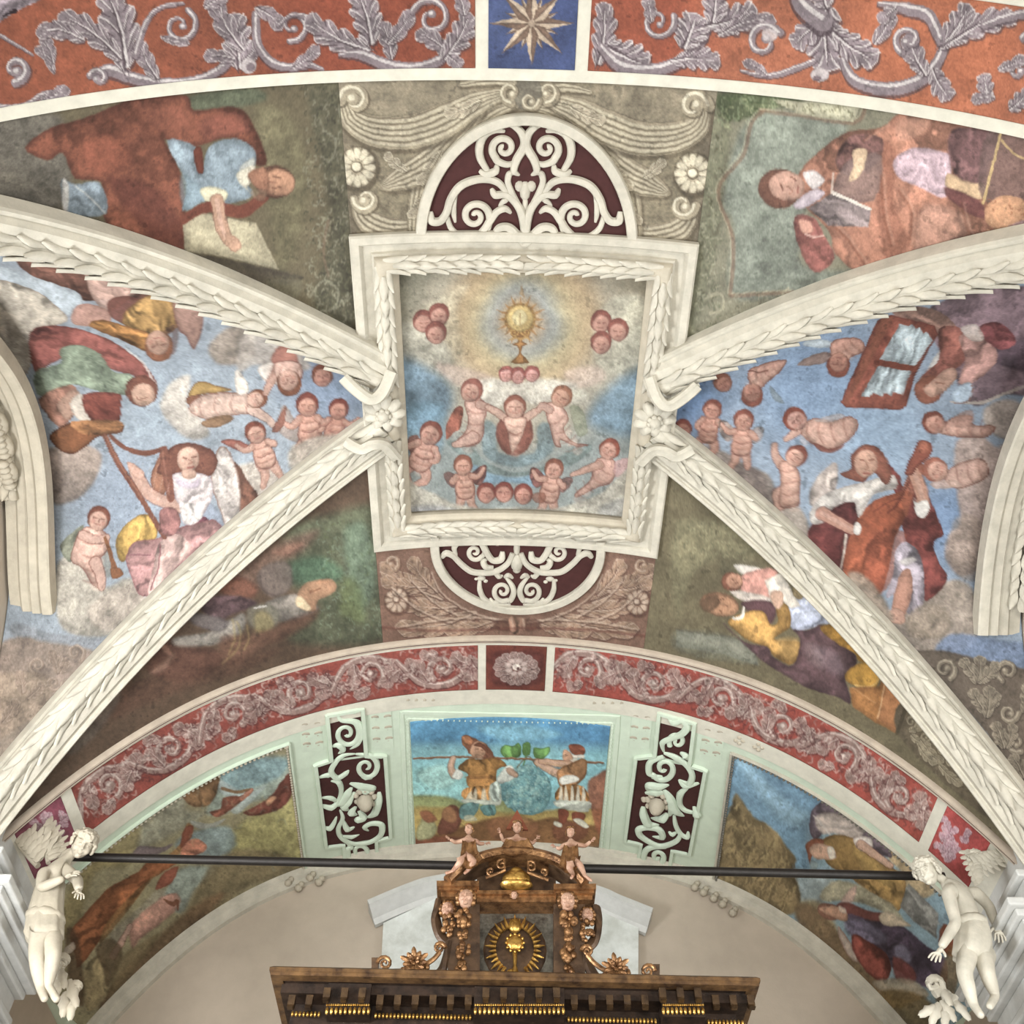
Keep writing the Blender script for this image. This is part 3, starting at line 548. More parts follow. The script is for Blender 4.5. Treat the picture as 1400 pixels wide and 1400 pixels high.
def paint_near_center(c):
    c.at(440, 80, 540/1400.)
    D, Md, Lt = '5f5340', '94876e', 'c3b89c'
    c.cloud('7f735c', '150,110 400,70 700,70 1000,80 1330,130 1300,330 1000,200 700,160 400,240 200,420', a=.6, soft=14); c.cloud('6e6450', '60,420 300,440 330,640 60,640', a=.5, soft=12)
    # broad scrolled consoles curling outwards on either side of the lunette
    D, Md, Lt = '4f4434', '8f826a', 'cdc3a6'
    for k in (-1, 1):
        X = (lambda q: pts(q)) if k < 0 else (lambda q: np.stack([1440 - pts(q)[:, 0], pts(q)[:, 1] + 22], -1))
        c.cloud('5d5240', X('60,130 300,260 560,120 700,90 700,180 480,280 380,480 340,640 100,640 60,420'), a=.55, soft=16)
        c.cloud('84785f', X('90,150 300,260 560,110 700,90 700,170 480,290 390,470 350,640 130,620 150,420'), a=.7, soft=12)
        c.cord(X('335,600 250,606 170,580 138,530 165,485'), [60, 84, 84, 64, 36], D, '8b7e66', Lt, 4, .9)
        c.cord(X('690,150 600,180 490,265 400,370 352,480 335,620'), [40, 84, 104, 100, 84, 60], D, '95886e', Lt, 5, .9)
        c.cord(X('560,185 470,280 380,372 290,420 215,455'), [40, 84, 110, 96, 24], D, '8b7e66', Lt, 5, .9)
        c.cord(X('640,125 540,160 430,222 310,262 190,258 112,222 85,165'), [40, 88, 122, 120, 108, 84, 56], D, '988b71', Lt, 5, .9)
        for a_, b_, w in (((560, 150), (430, 190), 46), ((420, 330), (330, 440), 40), ((300, 400), (230, 330), 34), ((380, 460), (300, 560), 36)):
            p = X('%d,%d %d,%d' % (*a_, *b_)); c.leaf(p[0], p[1], w, 4, .1*k, D, '9d9078', Lt)
        p = X('118,150'); c.curl(p[0, 0], p[0, 1], 52, 180 if k < 0 else 0, -1.1*k, 30, D, '9b8e74', 'd6ccb0'); p = X('158,500'); c.curl(p[0, 0], p[0, 1], 44, 180 if k < 0 else 0, 1.1*k, 26, D, '9b8e74', 'd6ccb0')
        p = X('125,385'); grisaille_flower(c, p[0, 0], p[0, 1], 72, D, '9b8e74', 'c6bb9f', 12); c.Ls(D, X('690,95 600,85 520,100'), 8, .5)
        c.cord(X('490,95 580,80 680,85'), [16, 34, 20], D, '9b8e74', Lt, 2)
    c.P('6b6558', '690,80 770,80 770,170 690,170', a=.7, soft=5); c.curl(738, 150, 34, 0, 1.1, 18, D, Md, Lt); c.curl(800, 120, 40, 90, -.9, 22, D, Md, Lt); c.curl(672, 120, 40, 90, .9, 22, D, Md, Lt)
    # darker strokes down both sides of the field
    c.Ls('4a4032', '40,100 60,300 60,620', 14, .4, 4); c.Ls('4a4032', '1360,120 1380,300 1340,620', 14, .4, 4)
def paint_far_center(c):
    c.at(460, 840)
    c.at(460, 440); D, Md, Lt = '4f3229', '94765f', 'b8a08a'
    for k in (-1, 1):
        X = lambda q: pts(q) if k < 0 else np.stack([1440 - pts(q)[:, 0], pts(q)[:, 1] + 8], -1)
        for a, b, w in (((420, 1110), (190, 940), 70), ((480, 1140), (240, 1090), 60), ((560, 1165), (230, 1190), 70), ((400, 1080), (310, 930), 60), ((640, 1190), (420, 1210), 50), ((360, 1060), (180, 1010), 55)):
            p = X('%f,%f %f,%f' % (*a, *b)); c.leaf(p[0], p[1], w, 4, .12*k, D, Md, Lt)
        p = X('240,1110'); grisaille_flower(c, p[0, 0], p[0, 1], 50, D, Md, Lt); p = X('220,960'); c.curl(p[0, 0], p[0, 1], 32, 60, .9*k, 16, D, Md, Lt)
        for q in ('380,1000 420,1080 520,1150 640,1190', '300,1030 380,1110 480,1170', '220,1060 330,1150 460,1200', '240,1220 400,1190 560,1180 680,1190'): c.Ls(D, X(q) + np.array([0, 8]), 6, .5); c.Ls(Lt, X(q), 7, .65)
    c.P('5d3a2e', '640,1190 800,1190 790,1230 650,1230', a=.6, soft=4); c.P('7d5c4a', '690,1180 750,1180 740,1240 700,1240', k=(90, 8, .15))
    for x in (700, 745): c.Ls(Lt, [(x, 1185), (x + 4, 1225)], 8, .5)
    c.Ls('6b3a30', '130,1215 400,1232 720,1222 1050,1232 1330,1270', 10, .6, 4)
def paint_near_left(c):
    c.at(0, 0)
    c.cloud('655f55', '-300,450 150,440 260,520 240,830 -300,800', a=.9, soft=18); c.cloud('57604a', '740,390 1000,350 1060,400 900,440 780,470', a=.8, soft=8); c.cloud('726b4c', '1020,420 1180,500 1230,800 1130,1100 1080,900 1040,650', a=.6, soft=20); c.cloud('4f4c3a', '1230,330 1420,330 1500,900 1400,1330 1250,1250 1320,900 1270,600', a=.8, soft=16)
    c.squig((1220, 360), (1480, 1320), 420, ['83806a', '38362a', '6b6a50', '8d8a72'], 7, .5, 26, 3); c.Ls('9a6a58', '1310,880 1290,1000 1310,1100', 8, .3, 4)
    for q in ('1240,1180 1290,1120 1350,1160 1330,1230 1280,1240', '1290,520 1340,560 1320,640 1280,620'): c.Ls('8d8a74', q, 9, .5)
    c.P('72402f', '100,590 200,510 340,470 470,415 560,385 740,380 775,440 930,425 1000,480 1065,640 1020,655 985,575 900,550 800,580 720,590 655,555 700,640 735,760 730,1010 640,985 430,905 405,730 300,712 250,610 190,640', k=(70, 34, .09), soft=4, e=('4f2a20', 8, .5))
    c.P('8f4d38', '330,560 470,540 520,640 430,700 340,660', a=.6, soft=16); c.P('5c2f26', '430,720 600,740 720,880 720,1000 600,950', a=.6, soft=14); c.P('824a38', '560,430 720,420 760,520 640,520', a=.5, soft=10); c.P('82483a', '800,480 940,450 1000,520 900,540 820,560', a=.6, soft=8)
    c.P('82929c', '665,560 785,590 805,690 830,590 920,552 1005,585 1020,655 960,700 1010,775 900,815 820,800 728,842 742,730', k=(60, 17, .07), soft=3); c.P('70858f', '720,700 800,740 820,800 735,835', a=.6, soft=6)
    c.P('b9b293', '798,755 850,745 905,765 895,805 830,808', soft=3); c.P('bdb5a0', '945,690 1010,660 1020,700 985,750 1010,775 955,730', soft=3); c.P('c9bfa8', '960,660 1010,630 1015,660 965,690', a=.5, soft=4)
    c.P('6a3527', '772,600 803,590 812,680 800,695 785,680'); c.Ls('6f3a2b', '700,905 830,825 960,845 1050,785', [44, 44, 50, 44], soft=3)
    c.P('a79c7d', '728,900 805,850 1020,890 1112,1075 900,1025 738,1000', smooth=False, soft=2.5, g=(-60, .08)); c.P('978d70', '915,1020 1020,930 1112,1075', a=.5, smooth=False); c.limb('865,800 890,920 935,985', [48, 44, 32], 'ad846a'); c.P('ad846a', '900,930 950,950 960,990 920,1000')
    c.E('5f3f30', 1095, 725, 82, 66, 5, soft=3); c.E('a9795c', 1112, 728, 64, 54, 5, g=(-60, .14), soft=3); c.P('8d5f48', '990,690 1060,670 1070,770 1010,740', soft=4); c.Ls('5f3a2c', '1085,700 1120,712', 7, .6); c.Ls('5f3a2c', '1085,750 1120,745', 7, .6); c.Ls('83503f', '1070,725 1100,730', 6, .6); c.P('7d6550', '1000,760 1060,760 1050,800 1010,790', a=.6, soft=4)
    c.P('82919c', '245,715 300,735 395,728 425,850 285,862 255,830', soft=4, k=(50, 9, .09)); c.Ls('c5c4bc', '300,740 360,790 420,850', 7, .6, 3); c.P('cfc5b8', '250,715 275,740 270,840 250,830', a=.7, soft=3)
    c.P('51483a', '738,1005 1110,1078 1210,1112 1080,1135 900,1090', soft=4); c.P('6d6750', '1060,1110 1200,1110 1180,1200 1080,1170', a=.6, soft=6); c.Ls('453a2c', '1060,1180 1070,1115 1210,1110', 6, .5)
def paint_near_right(c):
    c.at(920, 0)
    c.cloud('6b6a52', '-20,330 200,350 220,700 170,1000 60,1400 -60,1400', a=.8, soft=10); c.squig((-30, 380), (200, 1380), 300, ['8d8a72', '45442f', '9a977c', '5d6048'], 7, .55, 26, 5); c.cloud('4f5a3a', '180,380 350,370 520,400 380,440 260,480 200,470', a=.8, soft=8)
    c.squig((180, 370), (420, 500), 60, ['83906a', '3c4a2a', '93986f'], 7, .6, 30, 6)
    c.cloud('7b8478', '270,520 420,440 700,500 560,660 520,900 520,1060 740,1090 480,1170 230,1180 240,900 200,800', a=.75, soft=12)
    for q in ('360,440 310,500 280,620 180,760 240,960 230,1170', '230,1180 480,1165', '350,440 500,460 720,490 770,420'): c.Ls('7d5c48', q, 16, .6, 3); c.Ls('a9a284', pts(q) + np.array([-10, -8]), 6, .5)
    c.P('b5b091', '400,400 750,412 720,488 490,450', smooth=False); c.squig((420, 405), (720, 475), 60, ['7d7a5c', '6d6a50'], 5, .7, 16, 8, clip=lambda p: p[1] > 400 + .07*(p[0]-400) and p[1] < 440 + .14*(p[0]-440)); c.squig((210, 1180), (480, 1380), 50, ['9a957c', '55503c'], 7, .5, 24, 9, clip=lambda p: p[1] < 1420 - .55*(p[0]-200))
    for q in ('480,1180 440,1175 460,1150', '130,1190 190,1170 200,1230 150,1250'): c.Ls('a39c80', q, 10, .6)
    c.P('9d6852', '505,690 600,590 700,525 830,510 900,455 1000,455 1180,490 1500,560 1500,900 1260,950 1000,1015 780,1095 650,1015 620,920 500,790', k=(68, 26, .10), soft=3, e=('6f4636', 5, .4))
    c.P('b58570', '1000,820 1150,850 1180,920 1050,990 960,1000', a=.7, soft=10, k=(75, 12, .10)); c.P('8a5440', '830,560 900,620 880,800 940,960 860,1060 820,900 810,700', a=.6, soft=8); c.P('bd8a72', '900,480 1020,470 1000,530 900,560', a=.5, soft=8)
    c.P('75504a', '660,600 725,535 835,555 815,650 700,700 650,660', soft=4, k=(30, 9, .12)); c.P('7d6660', '700,640 830,620 800,800 640,770', soft=4, a=.8); c.P('c7a784', '715,605 772,592 768,650 740,710 700,720 720,660', soft=2.5)
    c.P('a98f96', '880,640 960,590 1090,610 1110,650 1090,785 980,745 900,710', soft=4, k=(15, 14, .11)); c.P('c5a27a', '1095,690 1160,715 1240,730 1230,795 1150,770 1092,750', soft=2.5); c.P('6f4d4c', '1110,520 1290,535 1260,660 1230,730 1120,690', soft=5, k=(60, 12, .12)); c.P('6d5550', '1240,560 1320,520 1500,600 1500,780 1240,800', a=.8, soft=5); c.Ls('c3a468', '1308,525 1280,640 1238,810', 11, .9); c.Ls('c3a468', '1310,560 1360,610 1430,650', 9, .8); c.P('70403e', '1090,745 1220,800 1250,870 1180,850 1100,790', a=.9, soft=4)
    c.E('6b4638', 425, 752, 84, 80, 10, soft=3); c.E('b78a76', 455, 742, 72, 58, 12, g=(-110, .15), soft=2.5); c.Ls('6f4336', '430,735 440,755', 9, .7); c.Ls('6f4336', '470,705 490,720', 9, .7); c.Ls('94604e', '455,742 478,760 465,770', 6, .6); c.Ls('8d4a40', '500,745 498,770', 8, .6)
    c.P('bdb2ae', '520,690 565,680 605,720 565,755 535,730', soft=2.5); c.P('b5a5ac', '480,815 560,755 605,775 520,832', soft=2.5); c.P('8d7c7a', '540,830 640,765 790,835 780,905 620,900', smooth=False, soft=2.5, k=(25, 8, .12)); c.Ls('d8cdbf', '638,768 788,835', 12); c.Ls('d0c2b4', '640,690 632,770', 8, .7)
    c.P('96584f', '485,865 560,868 605,940 645,1030 565,1085 500,980', soft=3, k=(60, 12, .12)); c.Ls('c9a394', '530,935 560,945 600,938', 9, .8); c.P('bb8672', '500,880 545,880 560,920 520,930', soft=3)
    for q in ('830,700 840,850 870,980', '900,760 950,850 940,980', '1150,810 1170,900 1200,960', '760,560 850,500', '640,900 700,960 780,1080'): c.Ls('74422f', q, 10, .4, 4); c.Ls('c09078', pts(q) + np.array([12, -4]), 8, .45, 4)
    c.E('c08a64', 1330, 850, 90, 70, -10, soft=3, g=(-120, .15)); c.squig((1250, 800), (1410, 920), 30, ['dba77a', '94583c'], 6, .6, 14, 4); c.P('b58f90', '1340,900 1500,860 1500,960 1380,930', soft=4)
def paint_far_left(c):
    c.at(150, 720, 380/1400.)
    c.cloud('555c45', '900,20 1100,-60 1360,-80 1420,400 1380,580 1050,600 900,560 1050,400 850,250', a=.85, soft=20); c.cloud('4a6b52', '900,190 1060,150 1180,230 1100,290 920,280', a=.7, soft=14); c.cloud('6f8a74', '1180,20 1300,0 1340,300 1260,420 1200,250', a=.5, soft=14); c.cloud('6d7a4a', '1180,260 1260,300 1280,480 1160,440', a=.6, soft=14)
    c.squig((1050, -30), (1400, 560), 240, ['7d9078', '3c4c34', '8da088', '5f6a40'], 6, .4, 22, 12)
    c.cloud('75594a', '560,250 800,120 900,60 1050,20 980,120 820,220 740,330 560,330', a=.8, soft=14); c.cloud('8a5c4a', '820,130 930,80 980,90 900,150', a=.6, soft=9)
    c.P('6d5f57', '740,260 790,190 900,180 920,290 860,350 790,345', soft=6, a=.9); c.Ls('4a3c38', '760,250 770,320 840,350', 7, .5, 3)
    c.P('7d4a38', '540,300 640,250 740,300 720,360 600,360', a=.7, soft=8); c.P('5d4648', '470,380 560,345 700,360 740,400 620,440 560,470 470,430', soft=6, k=(10, 12, .12))
    c.P('7d746a', '790,380 930,340 1050,400 1000,450 860,480 800,440', soft=5, k=(-10, 12, .08)); c.P('75705f', '700,410 800,390 860,450 820,520 700,500', soft=6, a=.8); c.P('827a70', '320,560 500,530 600,470 680,440 660,540 500,600 340,610', soft=6, k=(-15, 14, .1)); c.P('6b6260', '400,440 480,440 600,480 540,530 420,490', soft=6, a=.9); c.P('8a7a4a', '730,440 790,430 830,510 740,540', a=.6, soft=8)
    c.P('634235', '290,560 330,600 540,620 560,700 400,780 250,760 180,700', soft=10); c.P('6d4a3a', '560,560 740,540 960,450 1050,420 1000,500 800,600 600,700', a=.7, soft=10, k=(-15, 14, .1))
    for q in ('640,480 660,540 640,620 570,690', '620,470 630,560 600,640', '690,500 700,560 680,620'): c.Ls('a58f55', q, 9, .55, 4)
    c.Ls('c3bdb5', '730,408 790,402', 9, .8); c.P('8d6450', '250,590 290,600 320,650 280,640', a=.8, soft=4); c.P('94705c', '290,660 330,640 280,720 200,740', a=.6, soft=6)
    c.P('a07658', '945,345 980,290 1060,265 1120,268 1142,310 1100,350 1050,370 1030,425 960,410', soft=3, g=(-60, .12)); c.P('c9b089', '935,370 960,350 1010,400 1000,425 950,405', soft=3); c.Ls('6d3f2c', '1010,330 1060,310', 9, .6); c.Ls('c58a62', '1040,285 1100,280', 10, .6)
    c.cloud('5a3d30', '-200,850 100,780 500,700 850,610 700,720 300,850 0,980 -200,1050', a=.6, soft=14); c.cloud('7d6450', '0,640 160,600 250,560 180,700 60,820 -100,900', a=.6, soft=18)
    c.cloud('6a6258', '-300,900 -80,860 60,800 0,960 -200,1150', a=.6, soft=9)
def paint_far_right(c):
    c.at(940, 740, 360/1400.)
    c.cloud('807a5a', '-60,-100 330,-50 380,80 150,100 20,200 -60,400', a=.6, soft=14); c.squig((-60, -120), (330, 90), 80, ['94906c', '55533c', 'a39d74'], 7, .5, 24, 14); c.cloud('57543f', '180,100 400,130 300,200 190,230', a=.5, soft=12); c.cloud('6d6a55', '-60,480 180,490 340,580 380,650 200,640 -60,580', a=.9, soft=8)
    c.P('7d7d6c', '-60,470 250,510 345,560 380,660 330,650 180,600 -60,560', smooth=False, soft=3, g=(-90, .1)); c.Ls('55503f', '-60,470 250,515 340,560', 9, .6, 3); c.squig((20, 500), (320, 620), 40, ['8d8d7c', '5d5c4c'], 8, .4, 26, 15)
    c.P('cfc5b8', '245,125 330,130 400,150 350,180 290,175', soft=3); c.P('b07a6c', '290,180 400,145 480,160 470,260 430,310 300,290 280,240', soft=3, k=(60, 12, .10)); c.P('cfc0b2', '225,265 300,265 440,300 430,322 300,318', soft=3)
    c.E('7d4d3a', 235, 215, 58, 50, 10); c.E('b98468', 248, 212, 44, 40, 10, g=(-120, .12)); c.Ls('6d3d2e', '238,205 252,207', 6, .7); c.Ls('6d3d2e', '258,222 270,220', 6, .7)
    c.P('aab0c4', '530,380 560,330 640,270 830,440 720,440 640,470 560,470', soft=3, k=(-40, 12, .10)); c.P('c0c6d6', '600,380 680,370 700,400 610,420', a=.6, soft=5)
    c.P('cfc4b4', '410,210 500,165 600,345 550,355 500,310 460,375 440,300', smooth=False, soft=2.5, k=(50, 14, .05)); c.E('8d7a55', 590, 268, 30, 42, -10); c.P('5d3f42', '290,320 440,320 470,380 440,440 400,380 320,370', soft=4)
    c.P('ad8040', '215,425 300,380 400,370 440,440 480,430 470,350 520,330 545,380 540,460 460,520 600,540 590,620 540,655 460,610 420,560 330,530 250,470', soft=2.5, k=(40, 16, .09), e=('75501f', 4, .6)); c.P('bf9350', '480,520 590,520 590,600 540,640 490,590', a=.6, soft=8)
    c.P('5f4548', '195,440 240,490 330,545 420,560 460,620 560,660 600,520 560,470 640,475 720,445 800,520 880,590 900,650 840,720 870,860 800,830 640,780 500,700 380,620', soft=3, k=(45, 18, .10), e=('3f2c32', 5, .4)); c.P('75605f', '620,540 700,560 720,680 640,640', a=.6, soft=9); c.P('8d7a80', '660,590 720,560 800,600 840,700 760,700', a=.4, soft=12)
    c.P('b98432', '705,465 760,440 830,450 920,540 1010,640 920,640 880,590 790,540', soft=2.5, k=(40, 14, .10)); c.P('b3812f', '835,710 910,650 1030,655 1010,760 960,785 870,760', soft=2.5, k=(20, 14, .10), e=('7d5520', 4, .5)); c.Ls('d0a45a', '1020,670 1010,740 960,775 890,765', 9, .8)
    c.P('9a6434', '860,780 1020,770 1060,680 1180,820 1110,1020 990,960 880,880', smooth=False, soft=3, k=(-60, 20, .05)); c.P('ad6f45', '1060,680 1180,820 1110,1020 1010,950', smooth=False, soft=3, a=.7); c.Ls('c99a68', '1060,690 1040,800 1010,940', 9, .8); c.Ls('c08a55', '880,780 1000,860', 6, .6)
    c.E('8a6248', 170, 335, 105, 62, 12, soft=3); c.E('b3815f', 185, 345, 86, 50, 12, g=(-90, .12)); c.P('5d4634', '80,310 150,285 170,330 110,380 70,350', a=.8, soft=4); c.Ls('5f3a28', '165,310 195,308', 7, .7); c.Ls('5f3a28', '170,370 185,380', 7, .6); c.Ls('84523c', '190,340 215,345', 7, .6); c.Ls('e0d6c6', '240,410 285,405 300,350', [12, 20, 12]); c.P('c39a80', '445,270 500,265 510,320 480,365 445,310', soft=2.5)
    c.P('6a5d48', '1115,1020 1180,830 1400,1060 1700,1500 1500,1400', soft=4); c.Ls('4f4432', '1115,1020 1180,830', 20, .8)
    D, Md, Lt = '463b2c', '8d8066', 'bcae8e'
    for x, y, r, a0, tn in ((1190, 960, 34, 60, -1.2), (1265, 1040, 30, 0, 1.1), (1400, 1170, 30, 0, 1.1)): c.curl(x, y, r, a0, tn, 13, D, Md, Lt)
    for b_, t_, w in (((1180, 1010), (1260, 960), 40), ((1190, 1030), (1300, 1090), 46), ((1240, 1060), (1370, 1170), 46), ((1230, 1090), (1330, 1180), 40), ((1330, 1100), (1420, 1140), 40), ((1340, 1190), (1470, 1290), 46), ((1300, 1060), (1360, 1050), 34)): c.leaf(b_, t_, w, 4, .1, D, Md, Lt)

def paint_grapes(c):
    c.at(460, 840)
    c.P('5390b8', '200,380 1200,380 1200,520 200,520', soft=20, smooth=False); c.glow('4d86b3', 1050, 430, 60, 260, .6); c.P('7fbcc4', '200,540 1200,540 1200,760 200,760', soft=30, smooth=False, a=.9); c.P('93cdc6', '200,620 700,600 700,740 200,740', soft=16, a=.6); c.cloud('a9d0c4', '320,640 420,600 480,660 400,700', a=.5); c.cloud('8fc4cc', '560,450 750,440 900,480 700,510', a=.5, soft=10)
    c.P('9aa467', '200,735 420,725 520,750 660,740 800,790 950,770 1200,800 1200,860 200,860', soft=6); c.P('bb9f55', '200,790 480,770 700,790 900,780 1200,800 1200,1000 200,1000', soft=7); c.P('8a5f38', '200,880 330,890 520,840 640,810 760,830 860,810 1000,840 1200,860 1200,1000 200,1000', soft=6); c.P('8d5138', '310,900 420,885 560,900 420,930 310,935', soft=5)
    c.cloud('a05c40', '1000,680 1040,640 1080,620 1150,640 1150,880 1060,900 1020,800', soft=5); c.P('7d4a38', '400,870 440,770 480,765 500,820 470,870', soft=3); c.P('a5704a', '420,790 450,765 480,790 470,830 430,820', soft=3); c.P('a9a878', '320,860 360,800 400,850 380,890 325,900', soft=4); c.P('9a5f40', '330,790 370,785 400,820 360,830', soft=4)
    c.P('a56a45', '600,830 700,800 800,830 780,900 640,900', soft=5, a=.7); c.P('7d4834', '860,850 900,820 1000,840 980,900 880,900', soft=5, a=.7)
    # grapes
    c.P('6fa3a6', '670,640 740,600 800,610 850,660 855,720 830,780 780,800 720,790 670,750 655,700', e=('4a8088', 3, .5), soft=2)
    r = np.random.RandomState(4)
    for i in range(190):
        a = r.rand()*2*pi; d = sqrt(r.rand()); x = 755 + 92*d*cos(a); y = 700 + 95*d*sin(a); k = r.choice(['7fb3b3', '5a9098', '94c2bd', '4f868f', '86b6b0']); c.E(k, x, y, 8, 8, a=.75); c.E('b5d6cf', x - 2.5, y - 2.5, 2.6, a=.6)
    for q in ('655,540 670,520 700,525 730,515 735,560 700,575 665,565', '740,520 760,508 775,520 770,560 745,560', '790,530 820,535 850,530 845,560 815,578 785,565'): c.P('5f8f45', q, e=('47703a', 2.5, .6), k=(40, 5, .1))
    c.Ls('4f7a3c', '745,600 755,560 765,520', 7, .8); c.Ls('6d5a38', '720,610 745,580 770,570 800,610', 5, .8)
    c.Ls('7d5038', '310,575 460,570 640,572 800,580 1065,592', 8); c.Ls('b58a60', '310,572 460,567 640,569 800,577 1065,589', 2.5, .7)
    # bearer on the left
    c.P('7a4a34', '498,490 520,482 560,500 600,520 630,570 600,580 540,560 520,540 505,520', soft=2); c.P('8f5a3a', '500,485 530,488 545,510 505,525', k=(40, 4, .15))
    c.E('b48768', 566, 540, 32, 36, 20, g=(-130, .14)); c.P('6d3f2c', '545,520 570,508 600,530 605,555 585,535 560,525'); c.Ls('5a3526', '555,535 566,536', 4, .7); c.Ls('5a3526', '578,540 586,542', 4, .7); c.P('8d6a52', '555,558 580,560 585,580 565,582', a=.7)
    c.limb('470,640 455,610 465,575', [28, 24, 20], 'bd9778'); c.P('d3d6cc', '462,650 480,615 505,640 490,660', soft=2); c.P('a07038', '485,612 530,575 570,578 640,572 680,605 640,620 625,690 530,690 525,640', e=('6d4422', 3, .6), k=(80, 9, .10)); c.P('9a6a35', '527,640 622,640 628,692 530,690', k=(0, 7, .12)); c.P('8d5c30', '520,645 625,645 622,655 522,655', a=.6)
    c.P('d8dccf', '640,650 690,600 715,640 700,660 650,675', k=(-30, 6, .06), soft=2); c.limb('690,625 715,640', [22, 18], 'bd9778')
    c.P('a8743c', '520,690 632,692 645,740 508,735', k=(90, 4.6, .2)); c.P('d3cfb8', '512,735 540,700 548,740', a=.8); c.P('cfc9b0', '580,700 594,700 600,742 578,742', a=.8); c.P('cfc9b0', '608,700 620,700 632,742 612,742', a=.8); c.P('cfc9b0', '550,700 560,700 560,742 546,742', a=.8); c.P('cbd2c0', '508,735 640,738 655,690 650,760 560,755 505,748', soft=2); c.P('b9c8bb', '612,680 650,670 650,740 620,740', k=(80, 5, .1))
    c.P('6d9a98', '505,755 570,755 545,810 500,815 490,790', k=(60, 5, .1), soft=2); c.P('5f8f8d', '575,765 630,760 632,800 590,800', k=(60, 5, .1), soft=2); c.P('c7c7a8', '510,805 540,800 560,820 515,825', a=.8)
    # bearer on the right
    c.P('8f4c35', '925,525 965,518 990,535 985,560 950,560', soft=2, k=(20, 4, .12)); c.P('d9d3c4', '930,545 950,560 985,560 985,575 940,572 925,555', soft=2); c.P('b98a6a', '905,540 935,550 945,580 930,600 905,580', soft=2, g=(-150, .12)); c.Ls('5a3526', '912,560 920,562', 4, .7); c.P('cfc4b0', '925,590 955,570 965,600 930,608', a=.8)
    c.limb('900,640 850,620 800,590', [34, 28, 22], 'c29c7c'); c.limb('930,600 860,592 815,585', [26, 24, 18], 'bd9472'); c.P('a9764a', '885,620 940,590 985,575 1000,600 990,650 940,690 895,690 880,650', e=('6d4422', 3, .6), k=(70, 9, .1)); c.P('e0dfd2', '890,655 930,640 970,655 950,670 900,680', soft=2)
    c.P('b5793c', '892,685 980,685 1005,750 880,745', k=(88, 4.6, .2)); 
    for x in (895, 915, 940, 962, 985): c.P('dad6c2', [(x-4, 690), (x+4, 690), (x+9, 745), (x-7, 745)], a=.85)
    c.P('d0d6c5', '876,742 1008,748 1008,775 990,790 880,768', soft=2, k=(0, 5, .06)); c.P('83432f', '885,780 925,785 915,830 890,835', soft=2); c.P('83432f', '940,790 990,795 985,820 950,830', soft=2); c.P('cfcbb5', '945,820 975,815 1005,845 990,852', soft=2); c.P('cfcbb5', '870,825 900,835 895,850 868,840', soft=2)
    c.P('8d8576', '300,945 560,925 820,920 1100,940 1100,1050 300,1050', soft=5); c.squig((320, 940), (1080, 1000), 60, ['a39c8c', '6d6558'], 7, .4, 20, 17)
